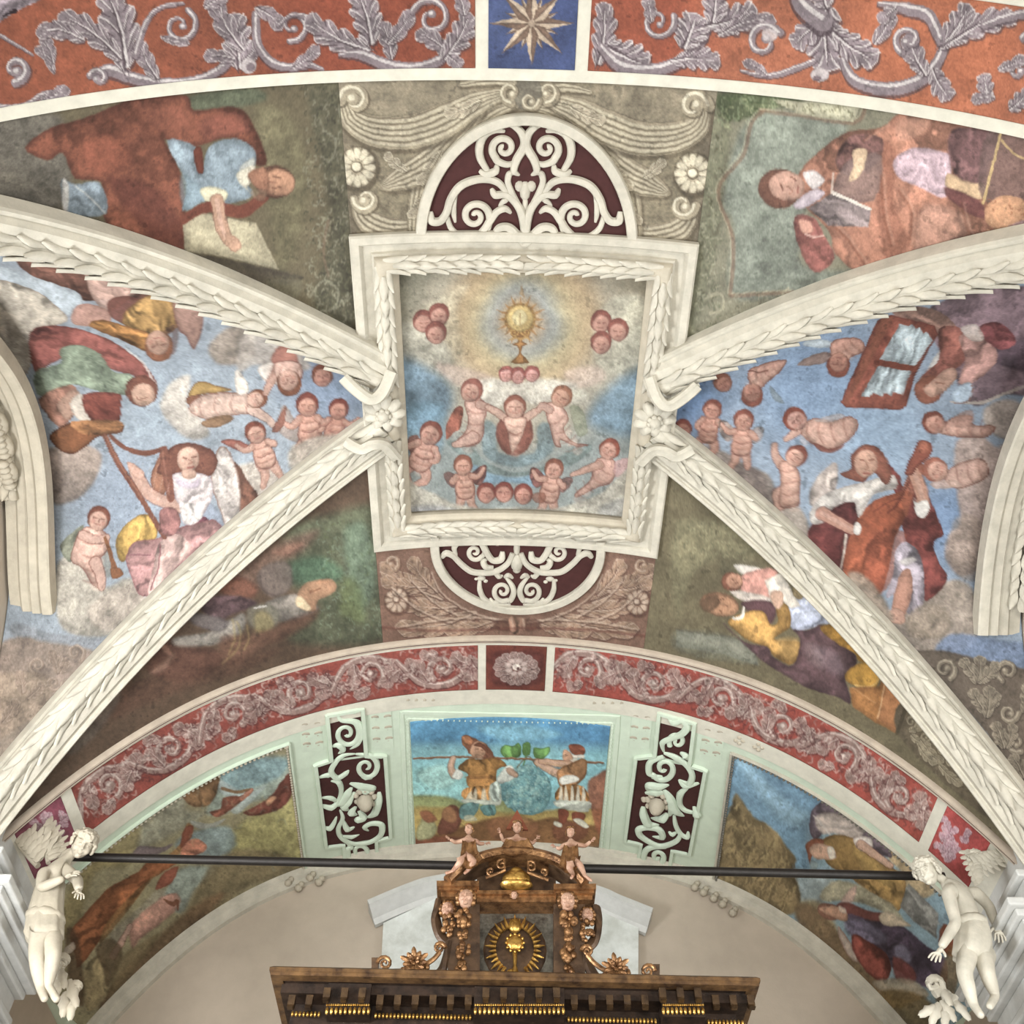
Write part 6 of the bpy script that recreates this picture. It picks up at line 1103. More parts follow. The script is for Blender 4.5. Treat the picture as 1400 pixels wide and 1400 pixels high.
q = on_y(np.array([(524, 1262), (600, 1226), (700, 1215), (806, 1240), (873, 1268), (872, 1420), (516, 1420)], float), Y4 - .012); mb = MB(); m = len(q)
mb.add(W(np.concatenate([q, q + np.array([0, .014, 0])])), [tuple(range(m)), tuple(range(m, 2*m))[::-1]] + [(i, (i+1) % m, m + (i+1) % m, m + i) for i in range(m)]); mb.build('gable_field', mat('veined_white_stucco', '#d5d8d4', .6, mott=.12, scale=5, col2='#b9bbb4'), t, smooth=False)
# ---- iron tie rod
a, b = on_y(np.array([(96, 1174), (1290, 1196)], float), (Y1 + Y2)/2); a[2] = b[2] = (a[2] + b[2])/2 
mb = MB(); tube(mb, W(np.array([a + (b-a)*k for k in np.linspace(0, 1, 12)])), .0048*SC, 10); o = mb.build('tie_rod', M['iron']); tag(o, 'long black iron tie rod spanning the far arch just above the altar', 'tie rod')
# ------------------------------------------------------------------ side walls, window arches, piers
XW = .576
for sg, nm, n in ((-1, 'wall_left', 1), (1, 'wall_right', 2)):
    mb = MB(); x0, x1 = sorted((sg*XW, sg*(XW + .05)))
    def wb(y0, y1, z0, z1): box(mb, W([x0, y0, z0]), W([x1, y1, z1]))
    zb = -EYE/SC; wy0, wy1, wz0, wz1 = .46, .765, .18, .80
    wb(YU - .03, wy0, zb, .985); wb(wy1, Y4 + .03, zb, .66); wb(wy1, Y0 - .03, .66, .985); wb(wy0, wy1, zb, wz0); wb(wy0, wy1, wz1, .985)
    o = mb.build(nm, M['wall'], smooth=False); o['kind'] = 'structure'
    fr = MB(); xm = sg*(XW + .025)
    def bar(y0, y1, z0, z1): a, b = sorted((xm - .004, xm + .004)); box(fr, W([a, y0, z0]), W([b, y1, z1]))
    for y in np.linspace(wy0, wy1 - .008, 4): bar(y, y + .008, wz0, wz1)
    for z in np.linspace(wz0, wz1 - .008, 5): bar(wy0, wy1, z, z + .008)
    o = fr.build('window_%d' % n, M['iron'], smooth=False); o['kind'] = 'structure'
    g = MB(); a, b = sorted((xm - .0008, xm + .0008)); box(g, W([a, wy0, wz0]), W([b, wy1, wz1])); pane = g.build('pane', M['glass'], o, smooth=False)
gm = M['glass'].node_tree.nodes['Principled BSDF']; gm.inputs['Transmission Weight'].default_value = 1.0; gm.inputs['Roughness'].default_value = .15
PT = {-1: [(72, 840), (66, 724), (54, 628), (37, 529)], 1: [(1337, 869), (1341, 796), (1355, 713), (1375, 626)]}
for sg, lab, gl in ((-1, 'stepped white window arch on the left wall, cut off square beside the shawm boy', 0), (1, 'bright stepped window arch on the right wall, cut off square beside the viol player', 1)):
    t = thing('window_arch', lab, 'window arch', W([sg*.55, YC, .93]), 'window arches')
    q = on_x(np.array(PT[sg], float), sg*.52); A = np.stack([np.ones(len(q)), (q[:, 1] - YC)**2, (q[:, 1] - YC)**4], -1); k, *_ = np.linalg.lstsq(A, q[:, 2], rcond=None)
    ye = q[0, 1]; y = np.linspace(2*YC - ye, ye, 60); z = k[0] + k[1]*(y-YC)**2 + k[2]*(y-YC)**4
    P = np.stack([0*y + sg*.52, y, z], -1)
    T, S, U = frames(P, (0, 0, -1)); s_in = 1 if S[30, 0]*sg < 0 else -1            # +a towards the room
    def arch_part(nm, prof, m_):
        mb = MB(); sweep(mb, W(P), (0, 0, -1), [(a*SC*s_in, b*SC) for a, b in prof]); mb.build(nm, m_, t, ang=28)
    mm = M['stucco_grey'] if sg < 0 else M['stucco']  # stucco colour carries the light: left arch shaded, right arch lit
    arch_part('outer_fillet', [(0, -.016), (0, 0), (-.002, .0015), (-.011, .0015), (-.013, -.002), (-.013, -.016)], mm)
    arch_part('middle_fillet', [(-.013, -.014), (-.013, -.003), (-.0145, -.001), (-.023, -.001), (-.025, -.004), (-.025, -.014)], mm)
    arch_part('inner_fillet', [(-.025, -.015), (-.025, -.008), (-.028, -.0055), (-.036, -.0055), (-.040, -.010), (-.052, -.011), (-.052, -.02), (-.025, -.02)], mm)
    # carved clusters on the inner face
    ax = P.copy(); ax[:, 0] = sg*.566; ax[:, 2] += .0075
    mb = MB(); j = slice(24, 57) if gl else slice(24, 44); garland(mb, ax[j], (0, 0, -1), .011, .017, .026, wid=44, lift=.5, seed=sg + 20); mb.build('leaf_garland', mm, t, ang=50)
    if not gl:
        for i in (30, 34, 38): 
            mb = MB(); c = W(ax[i] + np.array([.004, 0, -.012])); ball(mb, c, (.10, .13, .07), 12, 8); 
            for w_ in range(5): ball(mb, c + np.array([.03, -.10 + .05*w_, -.05]), (.05, .035, .04), 8, 6)
            mb.build('shell', mm, t)
for sg, nm in ((-1, 'trim_7'), (1, 'trim_8')):        # piers of the far arch with their entablature
    mb = MB(); X = lambda a: sg*a
    def bb(x, y0, y1, z0, z1, ch=0): a, b = sorted((X(x), X(.60))); box(mb, W([a, y0, z0]), W([b, y1, z1]))
    bb(.545, .962, 1.112, -EYE/SC, .71); bb(.500, .937, 1.130, .598, .607); bb(.507, .943, 1.126, .590, .598); bb(.513, .948, 1.122, .578, .590); bb(.522, .953, 1.118, .570, .578); bb(.530, .957, 1.114, .548, .570)
    bb(.524, .954, 1.116, .540, .548); bb(.530, .957, 1.114, .522, .540); bb(.526, .955, 1.116, .515, .522); bb(.534, .957, 1.114, .46, .515); bb(.528, .955, 1.116, .452, .46)
    bb(.535, .955, 1.118, .607, .640); bb(.528, .950, 1.122, .640, .648)
    o = mb.build(nm, M['stucco_cool'], smooth=False); o['kind'] = 'structure'
    bv = o.modifiers.new('soft_edges', 'BEVEL'); bv.width = .012; bv.segments = 2; bv.limit_method = 'ANGLE'
# ------------------------------------------------------------------ the gilded altar
AK = .744                                              # the altar stands clear in front of the tie rod
YA, ZA_ = 1.25*AK, .677*AK
def on(p, y): return W(on_y(np.array([p], float), y)[0])
def pbox(mb, x0, y0, x1, y1, yf, depth):
    """box whose front face fills a picture rectangle on the plane y = yf (survey)"""
    a = on_y(np.array([(x0, y1), (x1, y1), (x1, y0), (x0, y0)], float), yf); b = a + np.array([0, depth, 0])
    mb.add(W(np.concatenate([a, b])), [(0, 1, 2, 3), (7, 6, 5, 4), (0, 4, 5, 1), (1, 5, 6, 2), (2, 6, 7, 3), (3, 7, 4, 0)])
PXM = .0070*AK                                            # metres per picture pixel at the altar
t = thing('altar_cornice', 'wide dark gilded altar cornice seen from below, at the bottom edge', 'altar cornice', W([.008*AK, 1.34*AK, .667*AK]))
xl, xr2 = -.2945*AK, .3125*AK
def sb(nm, m, x0, x1, y0, y1, z0, z1, bev=0):
    mb = MB(); box(mb, W(np.array([x0, y0, z0])), W(np.array([x1, y1, z1]))); o = mb.build(nm, m, t, smooth=False)
    if bev: b = o.modifiers.new('soft_edges', 'BEVEL'); b.width = bev; b.segments = 3
    return o
mb = MB(); pr = [(0, .0), (0, .004), (.002, .005), (.002, .009), (-.002, .0125), (-.014, .0125), (-.014, 0)]
lipP = np.array([[xl, 1.44*AK, ZA_], [xl, YA, ZA_], [xr2, YA, ZA_], [xr2, 1.44*AK, ZA_]])
V = []; 
for (x, y, z), (ox, oy) in zip(lipP, ((-1, 0), (-1, -1), (1, -1), (1, 0))):
    for a, b in pr: V.append(W([x + ox*a*AK, y + oy*a*AK, z + b*AK]))
m_ = len(pr); F = [(i*m_ + j, i*m_ + (j+1) % m_, (i+1)*m_ + (j+1) % m_, (i+1)*m_ + j) for i in range(3) for j in range(m_)] + [tuple(range(m_)), tuple(3*m_ + j for j in range(m_))[::-1]]
mb.add(V, F); mb.build('cornice_lip', mat('worn_gilt_edge', '#6f5334', .45, metal=.35, mott=.3, scale=12, bump=.3, col2='#37261a'), t, ang=30)
sb('soffit', M['dark'], xl + .003, xr2 - .003, YA + .003, 1.445*AK, ZA_ + .001, ZA_ + .007); sb('upper_step', M['dark'], xl + .009, xr2 - .009, 1.272*AK, 1.445*AK, .666*AK, ZA_ + .002); sb('frieze', M['dark'], xl + .018, xr2 - .018, 1.300*AK, 1.445*AK, .600*AK, .667*AK)
sb('retable_body', M['walnut'], xl + .03, xr2 - .03, 1.33*AK, 1.445*AK, -EYE/SC, .602*AK)
for a, b in ((445, 505), (648, 772), (905, 962)):
    p = on_y(np.array([(a, 1365), (b, 1365)], float), 1.262*AK)
    sb('projecting_bay', M['dark'], p[0, 0], p[1, 0], 1.2665*AK, 1.33*AK, .6445*AK, ZA_)
for k in range(27):
    px_ = 398 + 24.2*k; bay = any(a - 6 < px_ < b + 6 for a, b in ((445, 505), (648, 772), (905, 962))); yy = (1.258 if bay else 1.268)*AK
    c = on_y(np.array([(px_, 1362 if bay else 1372)], float), yy)[0]; mb = MB(); w_ = .0042*AK
    q = [(0, .0100), (0, -.0020), (-.002, -.0055), (-.006, -.0075), (.004, -.0075), (.012, 0), (.012, .0100)]
    V = [W(c + np.array([s_*w_*(1 if j < 2 else .8), (a - .002)*AK, b*AK])) for s_ in (-1, 1) for j, (a, b) in enumerate(q)]; n_ = len(q)
    mb.add(V, [tuple(range(n_)), tuple(range(n_, 2*n_))[::-1]] + [(j, (j+1) % n_, n_ + (j+1) % n_, n_ + j) for j in range(n_)]); mb.build('bracket', M['dim'], t, smooth=False)
for a, b, n_ in ((447, 504, 10), (650, 770, 20), (907, 961, 10)):
    mb = MB()
    for px_ in np.linspace(a, b, n_): ball(mb, W(on_y(np.array([(px_, 1382)], float), 1.262*AK)[0]), (.012, .016, .025), 8, 6)
    for px_ in np.linspace(a, b, n_*2): ball(mb, W(on_y(np.array([(px_, 1374)], float), 1.262*AK)[0]), .008, 6, 4)
    mb.build('egg_moulding', M['goldb'], t, kind='stuff')
mb = MB()
for px_ in np.linspace(400, 1015, 120):
    if any(a - 4 < px_ < b + 4 for a, b in ((445, 505), (648, 772), (905, 962))): continue
    ball(mb, W(on_y(np.array([(px_, 1392 + .02*(px_-700))], float), 1.289*AK)[0]), (.0105, .015, .019), 6, 5)
mb.build('bead_course', M['goldb'], t, kind='stuff')
# aedicule on the cornice
Yf = 1.30*AK
t = thing('altar_aedicule', 'small gilded aedicule with cherub pilasters and rounded pediment on the altar cornice', 'altar top', on((705, 1335), Yf))
P_ = lambda nm, m, mb, ang=35: mb.build(nm, m, t, ang=ang)
mb = MB(); pbox(mb, 640, 1225, 770, 1350, Yf + .022, .02); P_('back_panel', M['silver'], mb)
for k, (x0, x1) in enumerate(((612, 656), (757, 800))):
    mb = MB(); pbox(mb, x0, 1222 + 4*k, x1, 1350, Yf + .004, .035); P_('pilaster', M['walnut'], mb)
for k, r in enumerate((((597, 1204, 655, 1211), (600, 1211, 652, 1217), (603, 1217, 650, 1226)), ((757, 1208, 815, 1215), (760, 1215, 812, 1221), (763, 1221, 810, 1230)))):
    mb = MB()
    for i, q in enumerate(r): pbox(mb, *q, Yf - .012 + .004*i, .05)
    P_('entablature', M['gold'], mb)
mb = MB(); pbox(mb, 650, 1217, 762, 1222, Yf - .004, .03); pbox(mb, 652, 1222, 760, 1233, Yf, .03); P_('lintel', M['gold'], mb)
mb = MB(); pbox(mb, 652, 1176, 760, 1220, Yf + .012, .03); P_('tympanum', M['walnut'], mb)
arcp = catmull(np.array([(612, 1204), (622, 1194), (645, 1177), (675, 1167), (706, 1164), (738, 1168), (768, 1179), (790, 1197), (800, 1208)], float), 6)
for nm, off, wd, m_, yy in (('pediment_arch', 0, 7, M['gold'], Yf - .014), ('pediment_moulding', 8, 4, M['walnut'], Yf - .006)):
    q = arcp.copy(); c = np.array([706, 1290.]); q = c + (q - c)*(1 - off/120.); A = on_y(q, yy); mb = MB(); d = wd*.00099*AK
    sweep(mb, W(A), (0, -1, 0), [(a*SC, b*SC) for a, b in ((-d, -.02), (-d, .004), (-d*.4, .008), (d*.4, .006), (d, .002), (d, -.02))]); P_(nm, m_, mb)
def pscroll(mb, cx, cy, r, a0, turns, w0, w1, y, lead=None):
    q = spiral(cx, cy, r, a0, turns); q = q if lead is None else np.concatenate([pts(lead), q]); R = np.linspace(w0, w1, len(q))*PXM/2; tube(mb, W(on_y(q, y)), R, 8, 1)
for cx, cy, r, a0, tn, ld in ((686, 1182, 8, -60, -1.3, '664,1200 676,1196 690,1190'), (671, 1191, 5.5, 100, 1.2, None), (726, 1185, 8, -120, 1.3, '750,1203 738,1199 722,1193'), (743, 1192, 5.5, 80, -1.2, None)):
    mb = MB(); pscroll(mb, cx, cy, r, a0, tn, 4.5, 2.5, Yf - .014, ld); P_('scroll', M['gold'], mb)
mb = MB(); c = on((706, 1203), Yf - .004); ball(mb, c, (20*PXM, .07, 15*PXM), 18, 12); ball(mb, c + np.array([0, .0, -.04]), (23*PXM, .065, 8*PXM), 16, 8); ball(mb, c + np.array([0, 0, .045]), (12*PXM, .065, 9*PXM), 14, 8); P_('cartouche', M['goldb'], mb)
def cherub_head(parent, p, r, y, wings=True):
    c = on(p, y); mb = MB(); ball(mb, c, (r*.82*PXM, r*.85*PXM, r*1.0*PXM), 14, 10); ball(mb, c + np.array([0, -r*.86*PXM, -r*.05*PXM]), (r*.14*PXM, r*.2*PXM, r*.2*PXM), 8, 6)
    for s_ in (-1, 1): ball(mb, c + np.array([s_*r*.34*PXM, -r*.66*PXM, -r*.28*PXM]), (r*.3*PXM, r*.22*PXM, r*.28*PXM), 8, 6); ball(mb, c + np.array([s_*r*.30*PXM, -r*.76*PXM, r*.22*PXM]), (r*.18*PXM, r*.10*PXM, r*.06*PXM), 8, 5)
    ball(mb, c + np.array([0, -r*.72*PXM, -r*.48*PXM]), (r*.24*PXM, r*.14*PXM, r*.08*PXM), 8, 5); ball(mb, c + np.array([0, -r*.6*PXM, -r*.78*PXM]), (r*.3*PXM, r*.25*PXM, r*.2*PXM), 8, 5)
    h = mb.build('cherub_head', M['flesh'], parent)
    mb = MB()
    for k in range(9):
        a = pi*(k/8.)*1.3 - .47; ball(mb, c + np.array([cos(a)*r*.85, -r*.15*(k % 2), sin(a)*r*.95])*PXM, r*.34*PXM, 8, 6)
    mb.build('hair', M['gold'], h)
for p, r, y in (((612, 1244), 11, Yf + .002), ((637, 1229), 13, Yf - .012), ((776, 1233), 13, Yf - .012), ((803, 1252), 10.5, Yf + .002), ((703, 1224), 5.5, Yf - .006)): cherub_head(t, p, r, y)
def cluster(mb, p, n, rx, ry, r0, y, seed):
    rr = np.random.RandomState(seed)
    for i in range(n):
        a = rr.uniform(0, 2*pi); d = sqrt(rr.rand()); c = on((p[0] + rx*d*cos(a), p[1] + ry*d*sin(a)), y - rr.uniform(0, .006)); ball(mb, c, r0*PXM*rr.uniform(.6, 1.25)*np.array([1, .9, 1.15]), 8, 6)
for p, n, rx, ry, r0, sd in (((612, 1265), 16, 9, 14, 4, 1), ((634, 1255), 20, 11, 15, 4.6, 2), ((634, 1300), 16, 9, 11, 4.2, 3), ((630, 1326), 10, 6, 12, 4, 4), ((777, 1260), 20, 11, 15, 4.6, 5), ((777, 1303), 16, 9, 11, 4.2, 6), ((779, 1330), 10, 6, 12, 4, 7), ((803, 1272), 16, 9, 14, 4, 8), ((633, 1278), 8, 5, 8, 3.5, 9), ((777, 1282), 8, 5, 8, 3.5, 10)):
    mb = MB(); cluster(mb, p, n, rx, ry, r0, Yf - .006 if r0 > 4 else Yf, sd); P_('fruit_garland', M['gold'], mb)
for k, q in enumerate(([(600, 1232), (596, 1256), (602, 1278), (614, 1290)], [(815, 1240), (818, 1264), (812, 1286), (802, 1296)], [(614, 1290), (610, 1310), (603, 1328), (592, 1340)], [(800, 1296), (803, 1316), (812, 1334), (824, 1346)])):
    mb = MB(); tube(mb, W(on_y(catmull(np.array(q, float), 6), Yf + .008)), 5.5*PXM, 8, 1.6); P_('side_scroll', M['walnut'], mb)
# radiant monstrance in the niche
mb = MB()
for k in range(34):
    a = 2*pi*k/34 + .09; 
    if sin(a) > .86 and abs(cos(a)) < .5: continue
    r1 = 1.0 if k % 2 else .88; c, s_ = cos(a), sin(a); q = on_y(np.array([(704 + 26*c, 1297 - 30*s_*-1), (704 + 34*r1*c, 1297 + 38*r1*s_), (704 + 41*r1*c, 1297 + 47*r1*s_)]), Yf + .012); tube(mb, W(q), np.array([2.6, 2.2, .5])*PXM, 6)
P_('ray_halo', M['goldb'], mb)
mb = MB(); ball(mb, on((704, 1299), Yf + .022), (43*PXM, .02, 48*PXM), 28, 10); P_('dark_ground', M['walnut'], mb)
mb = MB(); ball(mb, on((704, 1289), Yf + .01), (12*PXM, .03, 12*PXM), 16, 10); ball(mb, on((704, 1266), Yf + .012), (9*PXM, .03, 11*PXM), 12, 8); tube(mb, W(on_y(np.array([(704, 1299), (704, 1320), (704, 1332)], float), Yf + .012)), np.array([3.5, 2.2, 6])*PXM); ball(mb, on((698, 1330), Yf + .012), (5*PXM, .03, 5*PXM), 10, 6)
for k in range(12): a = 2*pi*k/12; ball(mb, on((704 + 12*cos(a), 1289 + 12*sin(a)), Yf + .008), 2.2*PXM, 6, 5)
P_('monstrance', M['goldb'], mb)
# scrolls with flowers either side
for lab, spi, cl, stem_, base in (('gilded scroll with flower cluster on the altar cornice, left of the aedicule', [(526, 1317, 10, 180, 1.6), (601, 1296, 8, 0, -1.6)], (567, 1318), '601,1302 592,1312 578,1320 556,1327 536,1328', (508, 1309, 517, 1336)),
                                  ('gilded scroll with flower cluster on the altar cornice, right of the aedicule', [(886, 1328, 10, 0, -1.6), (803, 1300, 8, 180, 1.6)], (842, 1326), '803,1306 814,1318 830,1328 856,1338 878,1342', (893, 1318, 902, 1345))):
    g = thing('altar_scroll', lab, 'altar scroll', on(cl, Yf - .02), 'altar scrolls'); y = Yf - .022
    for cx, cy, r, a0, tn in spi: mb = MB(); pscroll(mb, cx, cy, r, a0, tn, 5.5, 3, y); mb.build('volute', M['gold'], g)
    mb = MB(); tube(mb, W(on_y(catmull(pts(stem_), 6), y)), np.array([3.2]*1)[0]*PXM, 8); mb.build('stem', M['gold'], g)
    mb = MB(); pbox(mb, *base, y, .02); mb.build('end_block', M['walnut'], g)
    mb = MB(); c = on(cl, y - .004)
    for k in range(11): a = 2*pi*k/11; petal(mb, c, np.array([cos(a), -.35, sin(a)]), np.array([0, -1., 0]), (16 + 4*(k % 2))*PXM, 4.5*PXM, 3*PXM)
    for k in range(6): a = 2*pi*k/6 + .4; petal(mb, c + np.array([0, -.03, 0]), np.array([cos(a), -.8, sin(a)]), np.array([0, -1., 0]), 10*PXM, 4*PXM, 3*PXM)
    mb.build('flower', M['gold'], g); mb = MB(); cluster(mb, (cl[0] - 12, cl[1] + 8), 6, 6, 3, 3, y, 3); cluster(mb, (cl[0] + 13, cl[1] + 5), 6, 6, 4, 3, y, 4); mb.build('buds', M['gold'], g)
# ------------------------------------------------------------------ carved figures
def skin_mesh(name, nodes, edges, m, parent, sub=2, root=0):
    """one continuous body: nodes = list of (world point, radius), grown with a skin surface"""
    org = root_loc(parent) if parent is not None else np.zeros(3)
    me = bpy.data.meshes.new(name); me.from_pydata([tuple((np.asarray(p) - org).tolist()) for p, r in nodes], edges, []); me.update()
    bm = bmesh.new(); bm.from_mesh(me); ly = bm.verts.layers.skin.verify(); bm.verts.ensure_lookup_table()
    for i, (p, r) in enumerate(nodes):
        rr = (r, r) if np.isscalar(r) else r
        bm.verts[i][ly].radius = rr; bm.verts[i][ly].use_root = (i == root)
    bm.to_mesh(me); bm.free()
    tmp = bpy.data.objects.new('tmp', me); COL.objects.link(tmp)
    sk = tmp.modifiers.new('skin', 'SKIN'); sk.branch_smoothing = .6; sk.use_smooth_shade = True
    ss = tmp.modifiers.new('sub', 'SUBSURF'); ss.levels = sub; ss.render_levels = sub
    dg = bpy.context.evaluated_depsgraph_get(); out = bpy.data.meshes.new_from_object(tmp.evaluated_get(dg)); out.name = name
    bpy.data.objects.remove(tmp); bpy.data.meshes.remove(me)
    if not len(out.polygons): print('EMPTY SKIN', name)
    shade(out); out.materials.clear(); return new_obj(name, out, parent, (m,))
def unit(v): v = np.asarray(v, float); return v/(np.linalg.norm(v) + 1e-9)
def head_mesh(mb, c, r, fwd, up):
    """head with brow, eye sockets, nose, lips, chin, ears"""
    f = unit(fwd); u = unit(np.asarray(up) - f*np.dot(up, f)); s = np.cross(f, u); nu, nv = 48, 34; V = []
    g = lambda a, b, a0, b0, w: math.exp(-((a - a0)**2 + (b - b0)**2)/(w*w))
    for j in range(nv + 1):
        t = pi*j/nv
        for i in range(nu):
            p = 2*pi*i/nu; x = sin(t)*sin(p); z = cos(t); y = sin(t)*cos(p)          # y forward
            rr = 1.0; w = x*.80; d = y*.92; h = z*1.08
            if y > 0:
                d += .10*g(x, z, 0, .22, .55); b = 0
                b += .27*g(x*1.9, z, 0, -.12, .16) + .12*g(x*2.2, z, 0, .05, .16)     # nose
                b -= .34*(g(x, z, .32, .12, .20) + g(x, z, -.32, .12, .20))            # sockets
                b += .09*(g(x, z, .30, .09, .07) + g(x, z, -.30, .09, .07))            # eyeballs
                b += .09*(g(x, z*1.6, .28, .42, .2) + g(x, z*1.6, -.28, .42, .2))      # brows
                b += .13*(g(x, z*3, 0, -1.22, .22) + g(x, z*3, 0, -1.50, .20)) - .09*g(x, z*5, 0, -2.28, .2)   # lips
                b += .05*g(x, z, 0, -.72, .25) + .06*(g(x, z, .42, -.28, .22) + g(x, z, -.42, -.28, .22))  # chin, cheeks
                d += b
            if z < -.3: w *= 1 - .25*(-z - .3)
            V.append(np.asarray(c) + r*(s*w + f*d + u*h))
    F = [(j*nu + i, j*nu + (i+1) % nu, (j+1)*nu + (i+1) % nu, (j+1)*nu + i) for j in range(nv) for i in range(nu)]; mb.add(V, F)
    A = (s, f, u); q = lambda a, b, e: np.asarray(c) + r*(s*a + f*b + u*e)
    ball(mb, q(0, .99, .02), (r*.10, r*.16, r*.26), 10, 8, A); ball(mb, q(0, 1.08, -.16), (r*.15, r*.16, r*.11), 10, 8, A)                  # nose
    ball(mb, q(0, .90, -.46), (r*.24, r*.12, r*.060), 10, 6, A); ball(mb, q(0, .87, -.57), (r*.19, r*.12, r*.065), 10, 6, A); ball(mb, q(0, .60, -.80), (r*.26, r*.26, r*.20), 10, 8, A)   # lips, chin
    for k in (-1, 1):
        ball(mb, q(k*.32, .76, .10), (r*.15, r*.13, r*.10), 10, 8, A); ball(mb, q(k*.33, .80, .36), (r*.28, r*.14, r*.07), 10, 6, A); ball(mb, q(k*.40, .55, -.30), (r*.30, r*.28, r*.30), 10, 8, A)   # eye, brow, cheek
    for k in (-1, 1): ball(mb, np.asarray(c) + r*(s*k*.72 - f*.05 + u*.02), (r*.09, r*.13, r*.19), 8, 6, (s, f, u))
def sculpt(mb, name, m, parent, voxel, it=6):
    """fuse overlapping forms into one smooth carved surface"""
    o = mb.build('tmp', m, None, ang=180); r = o.modifiers.new('fuse', 'REMESH'); r.mode = 'VOXEL'; r.voxel_size = voxel; sm = o.modifiers.new('soften', 'SMOOTH'); sm.factor = .5; sm.iterations = it
    dg = bpy.context.evaluated_depsgraph_get(); me = bpy.data.meshes.new_from_object(o.evaluated_get(dg)); old = o.data; bpy.data.objects.remove(o); bpy.data.meshes.remove(old)
    v = np.empty(len(me.vertices)*3, np.float32); me.vertices.foreach_get('co', v); v = v.reshape(-1, 3) - root_loc(parent).astype(np.float32); me.vertices.foreach_set('co', v.ravel()); me.update(); me.name = name
    shade(me); me.materials.clear(); return new_obj(name, me, parent, (m,))
def curls(mb, c, r, fwd, up, n=46, size=.26, seed=1, front=.35):
    f = unit(fwd); u = unit(np.asarray(up) - f*np.dot(up, f)); s = np.cross(f, u); q = np.random.RandomState(seed); k = 0
    while k < n:
        v = unit(q.normal(size=3)); x, y, z = v
        if y > front - .55*max(z, 0) and z < .55: continue
        if z < -.22: continue
        p = np.asarray(c) + r*(s*x*.86 + f*y*.96 + u*z*1.08); sp = spiral(0, 0, 1, q.uniform(0, 360), 1.1*q.choice([-1, 1]), 10, .25); a = unit(np.cross(v, q.normal(size=3))); nrm = unit(s*x + f*y + u*z); b = np.cross(nrm, a)
        P = np.array([p + nrm*r*size*(.15 + .35*i/7) + r*size*.8*(a*e[0] + b*e[1]) for i, e in enumerate(sp)]); tube(mb, P, np.linspace(.30, .18, 10)*r*size*1.35, 8); k += 1
def hand(name, wrist, d, nrm, L, m, parent, side=1, curl=.35):
    """palm and five fingers; d = direction of the fingers, nrm = back of the hand"""
    d = unit(d); nrm = unit(np.asarray(nrm) - d*np.dot(nrm, d)); s = np.cross(d, nrm)*side; w = np.asarray(wrist)
    nodes = [(w, L*.15), (w + d*L*.26, (L*.21, L*.12)), (w + d*L*.46, (L*.24, L*.11))]; edges = [(0, 1), (1, 2)]
    for k, (o, ln) in enumerate(((-.20, .40), (-.07, .48), (.07, .46), (.20, .36))):
        b = w + d*L*.48 + s*o*L; sp = unit(d + s*o*1.1); p1 = b + sp*L*ln*.40; p2 = p1 + unit(sp - nrm*curl)*L*ln*.34; p3 = p2 + unit(sp - nrm*curl*2.2)*L*ln*.28; i = len(nodes)
        nodes += [(b, L*.065), (p1, L*.06), (p2, L*.053), (p3, L*.042)]; edges += [(2, i), (i, i+1), (i+1, i+2), (i+2, i+3)]
    b = w + d*L*.16 - s*L*.17; td = unit(d*.75 - s*.8 - nrm*.15); i = len(nodes); nodes += [(b, L*.085), (b + td*L*.20, L*.07), (b + td*L*.20 + unit(td + d*.5)*L*.18, L*.052)]; edges += [(1, i), (i, i+1), (i+1, i+2)]
    return skin_mesh(name, nodes, edges, m, parent, 2, 0)
def feather_wing(mb, root, tip, nrm, width, rows=3, n=7):
    """overlapping feathers fanned from a root along the wing arm"""
    root = np.asarray(root); ax = np.asarray(tip) - root; L = np.linalg.norm(ax); ax = ax/L; nrm = unit(np.asarray(nrm) - ax*np.dot(nrm, ax)); s = np.cross(nrm, ax)
    tube(mb, np.array([root + ax*L*k*.8 + s*width*.10*sin(pi*k) for k in np.linspace(0, 1, 8)]), np.linspace(width*.16, width*.06, 8), 8)
    for r_ in range(rows):
        for k in range(n):
            f = (k + .5*(r_ % 2))/n; b = root + ax*L*(.05 + .62*f); dd = unit(ax*(.35 + .9*f) - s*(1.0 - .75*f)); petal(mb, b + nrm*width*(.06*(rows - r_)), dd, nrm, (L*.30 + width*.50)*(.50 + .25*r_), width*.24, width*.07)
def drape(mb, A, B, w, folds, up, seed=0, thick=.012):
    """cloth band between rows of points A and B with folds"""
    A = catmull(np.asarray(A, float), 6); B = catmull(np.asarray(B, float), 6); n = len(A); m = 9; up = unit(up); V = []; q = np.random.RandomState(seed); ph = q.uniform(0, 6)
    for i in range(n):
        for j in range(m):
            f = j/(m-1); p = A[i]*(1-f) + B[i]*f; V.append(p + up*w*(sin(folds*2*pi*i/n + ph + 1.2*f)*.5 + .35*sin(folds*3.3*pi*i/n + 2*f)))
    Bk = [v - up*thick for v in V]; F = [(i*m+j, i*m+j+1, (i+1)*m+j+1, (i+1)*m+j) for i in range(n-1) for j in range(m-1)]; o = len(V)
    E_ = [j for j in range(m)] + [k*m+m-1 for k in range(1, n)] + [(n-1)*m+j for j in range(m-2, -1, -1)] + [k*m for k in range(n-2, 0, -1)]
    mb.add(V + Bk, F + [tuple(x+o for x in f_[::-1]) for f_ in F] + [(E_[k], E_[(k+1) % len(E_)], o + E_[(k+1) % len(E_)], o + E_[k]) for k in range(len(E_))])
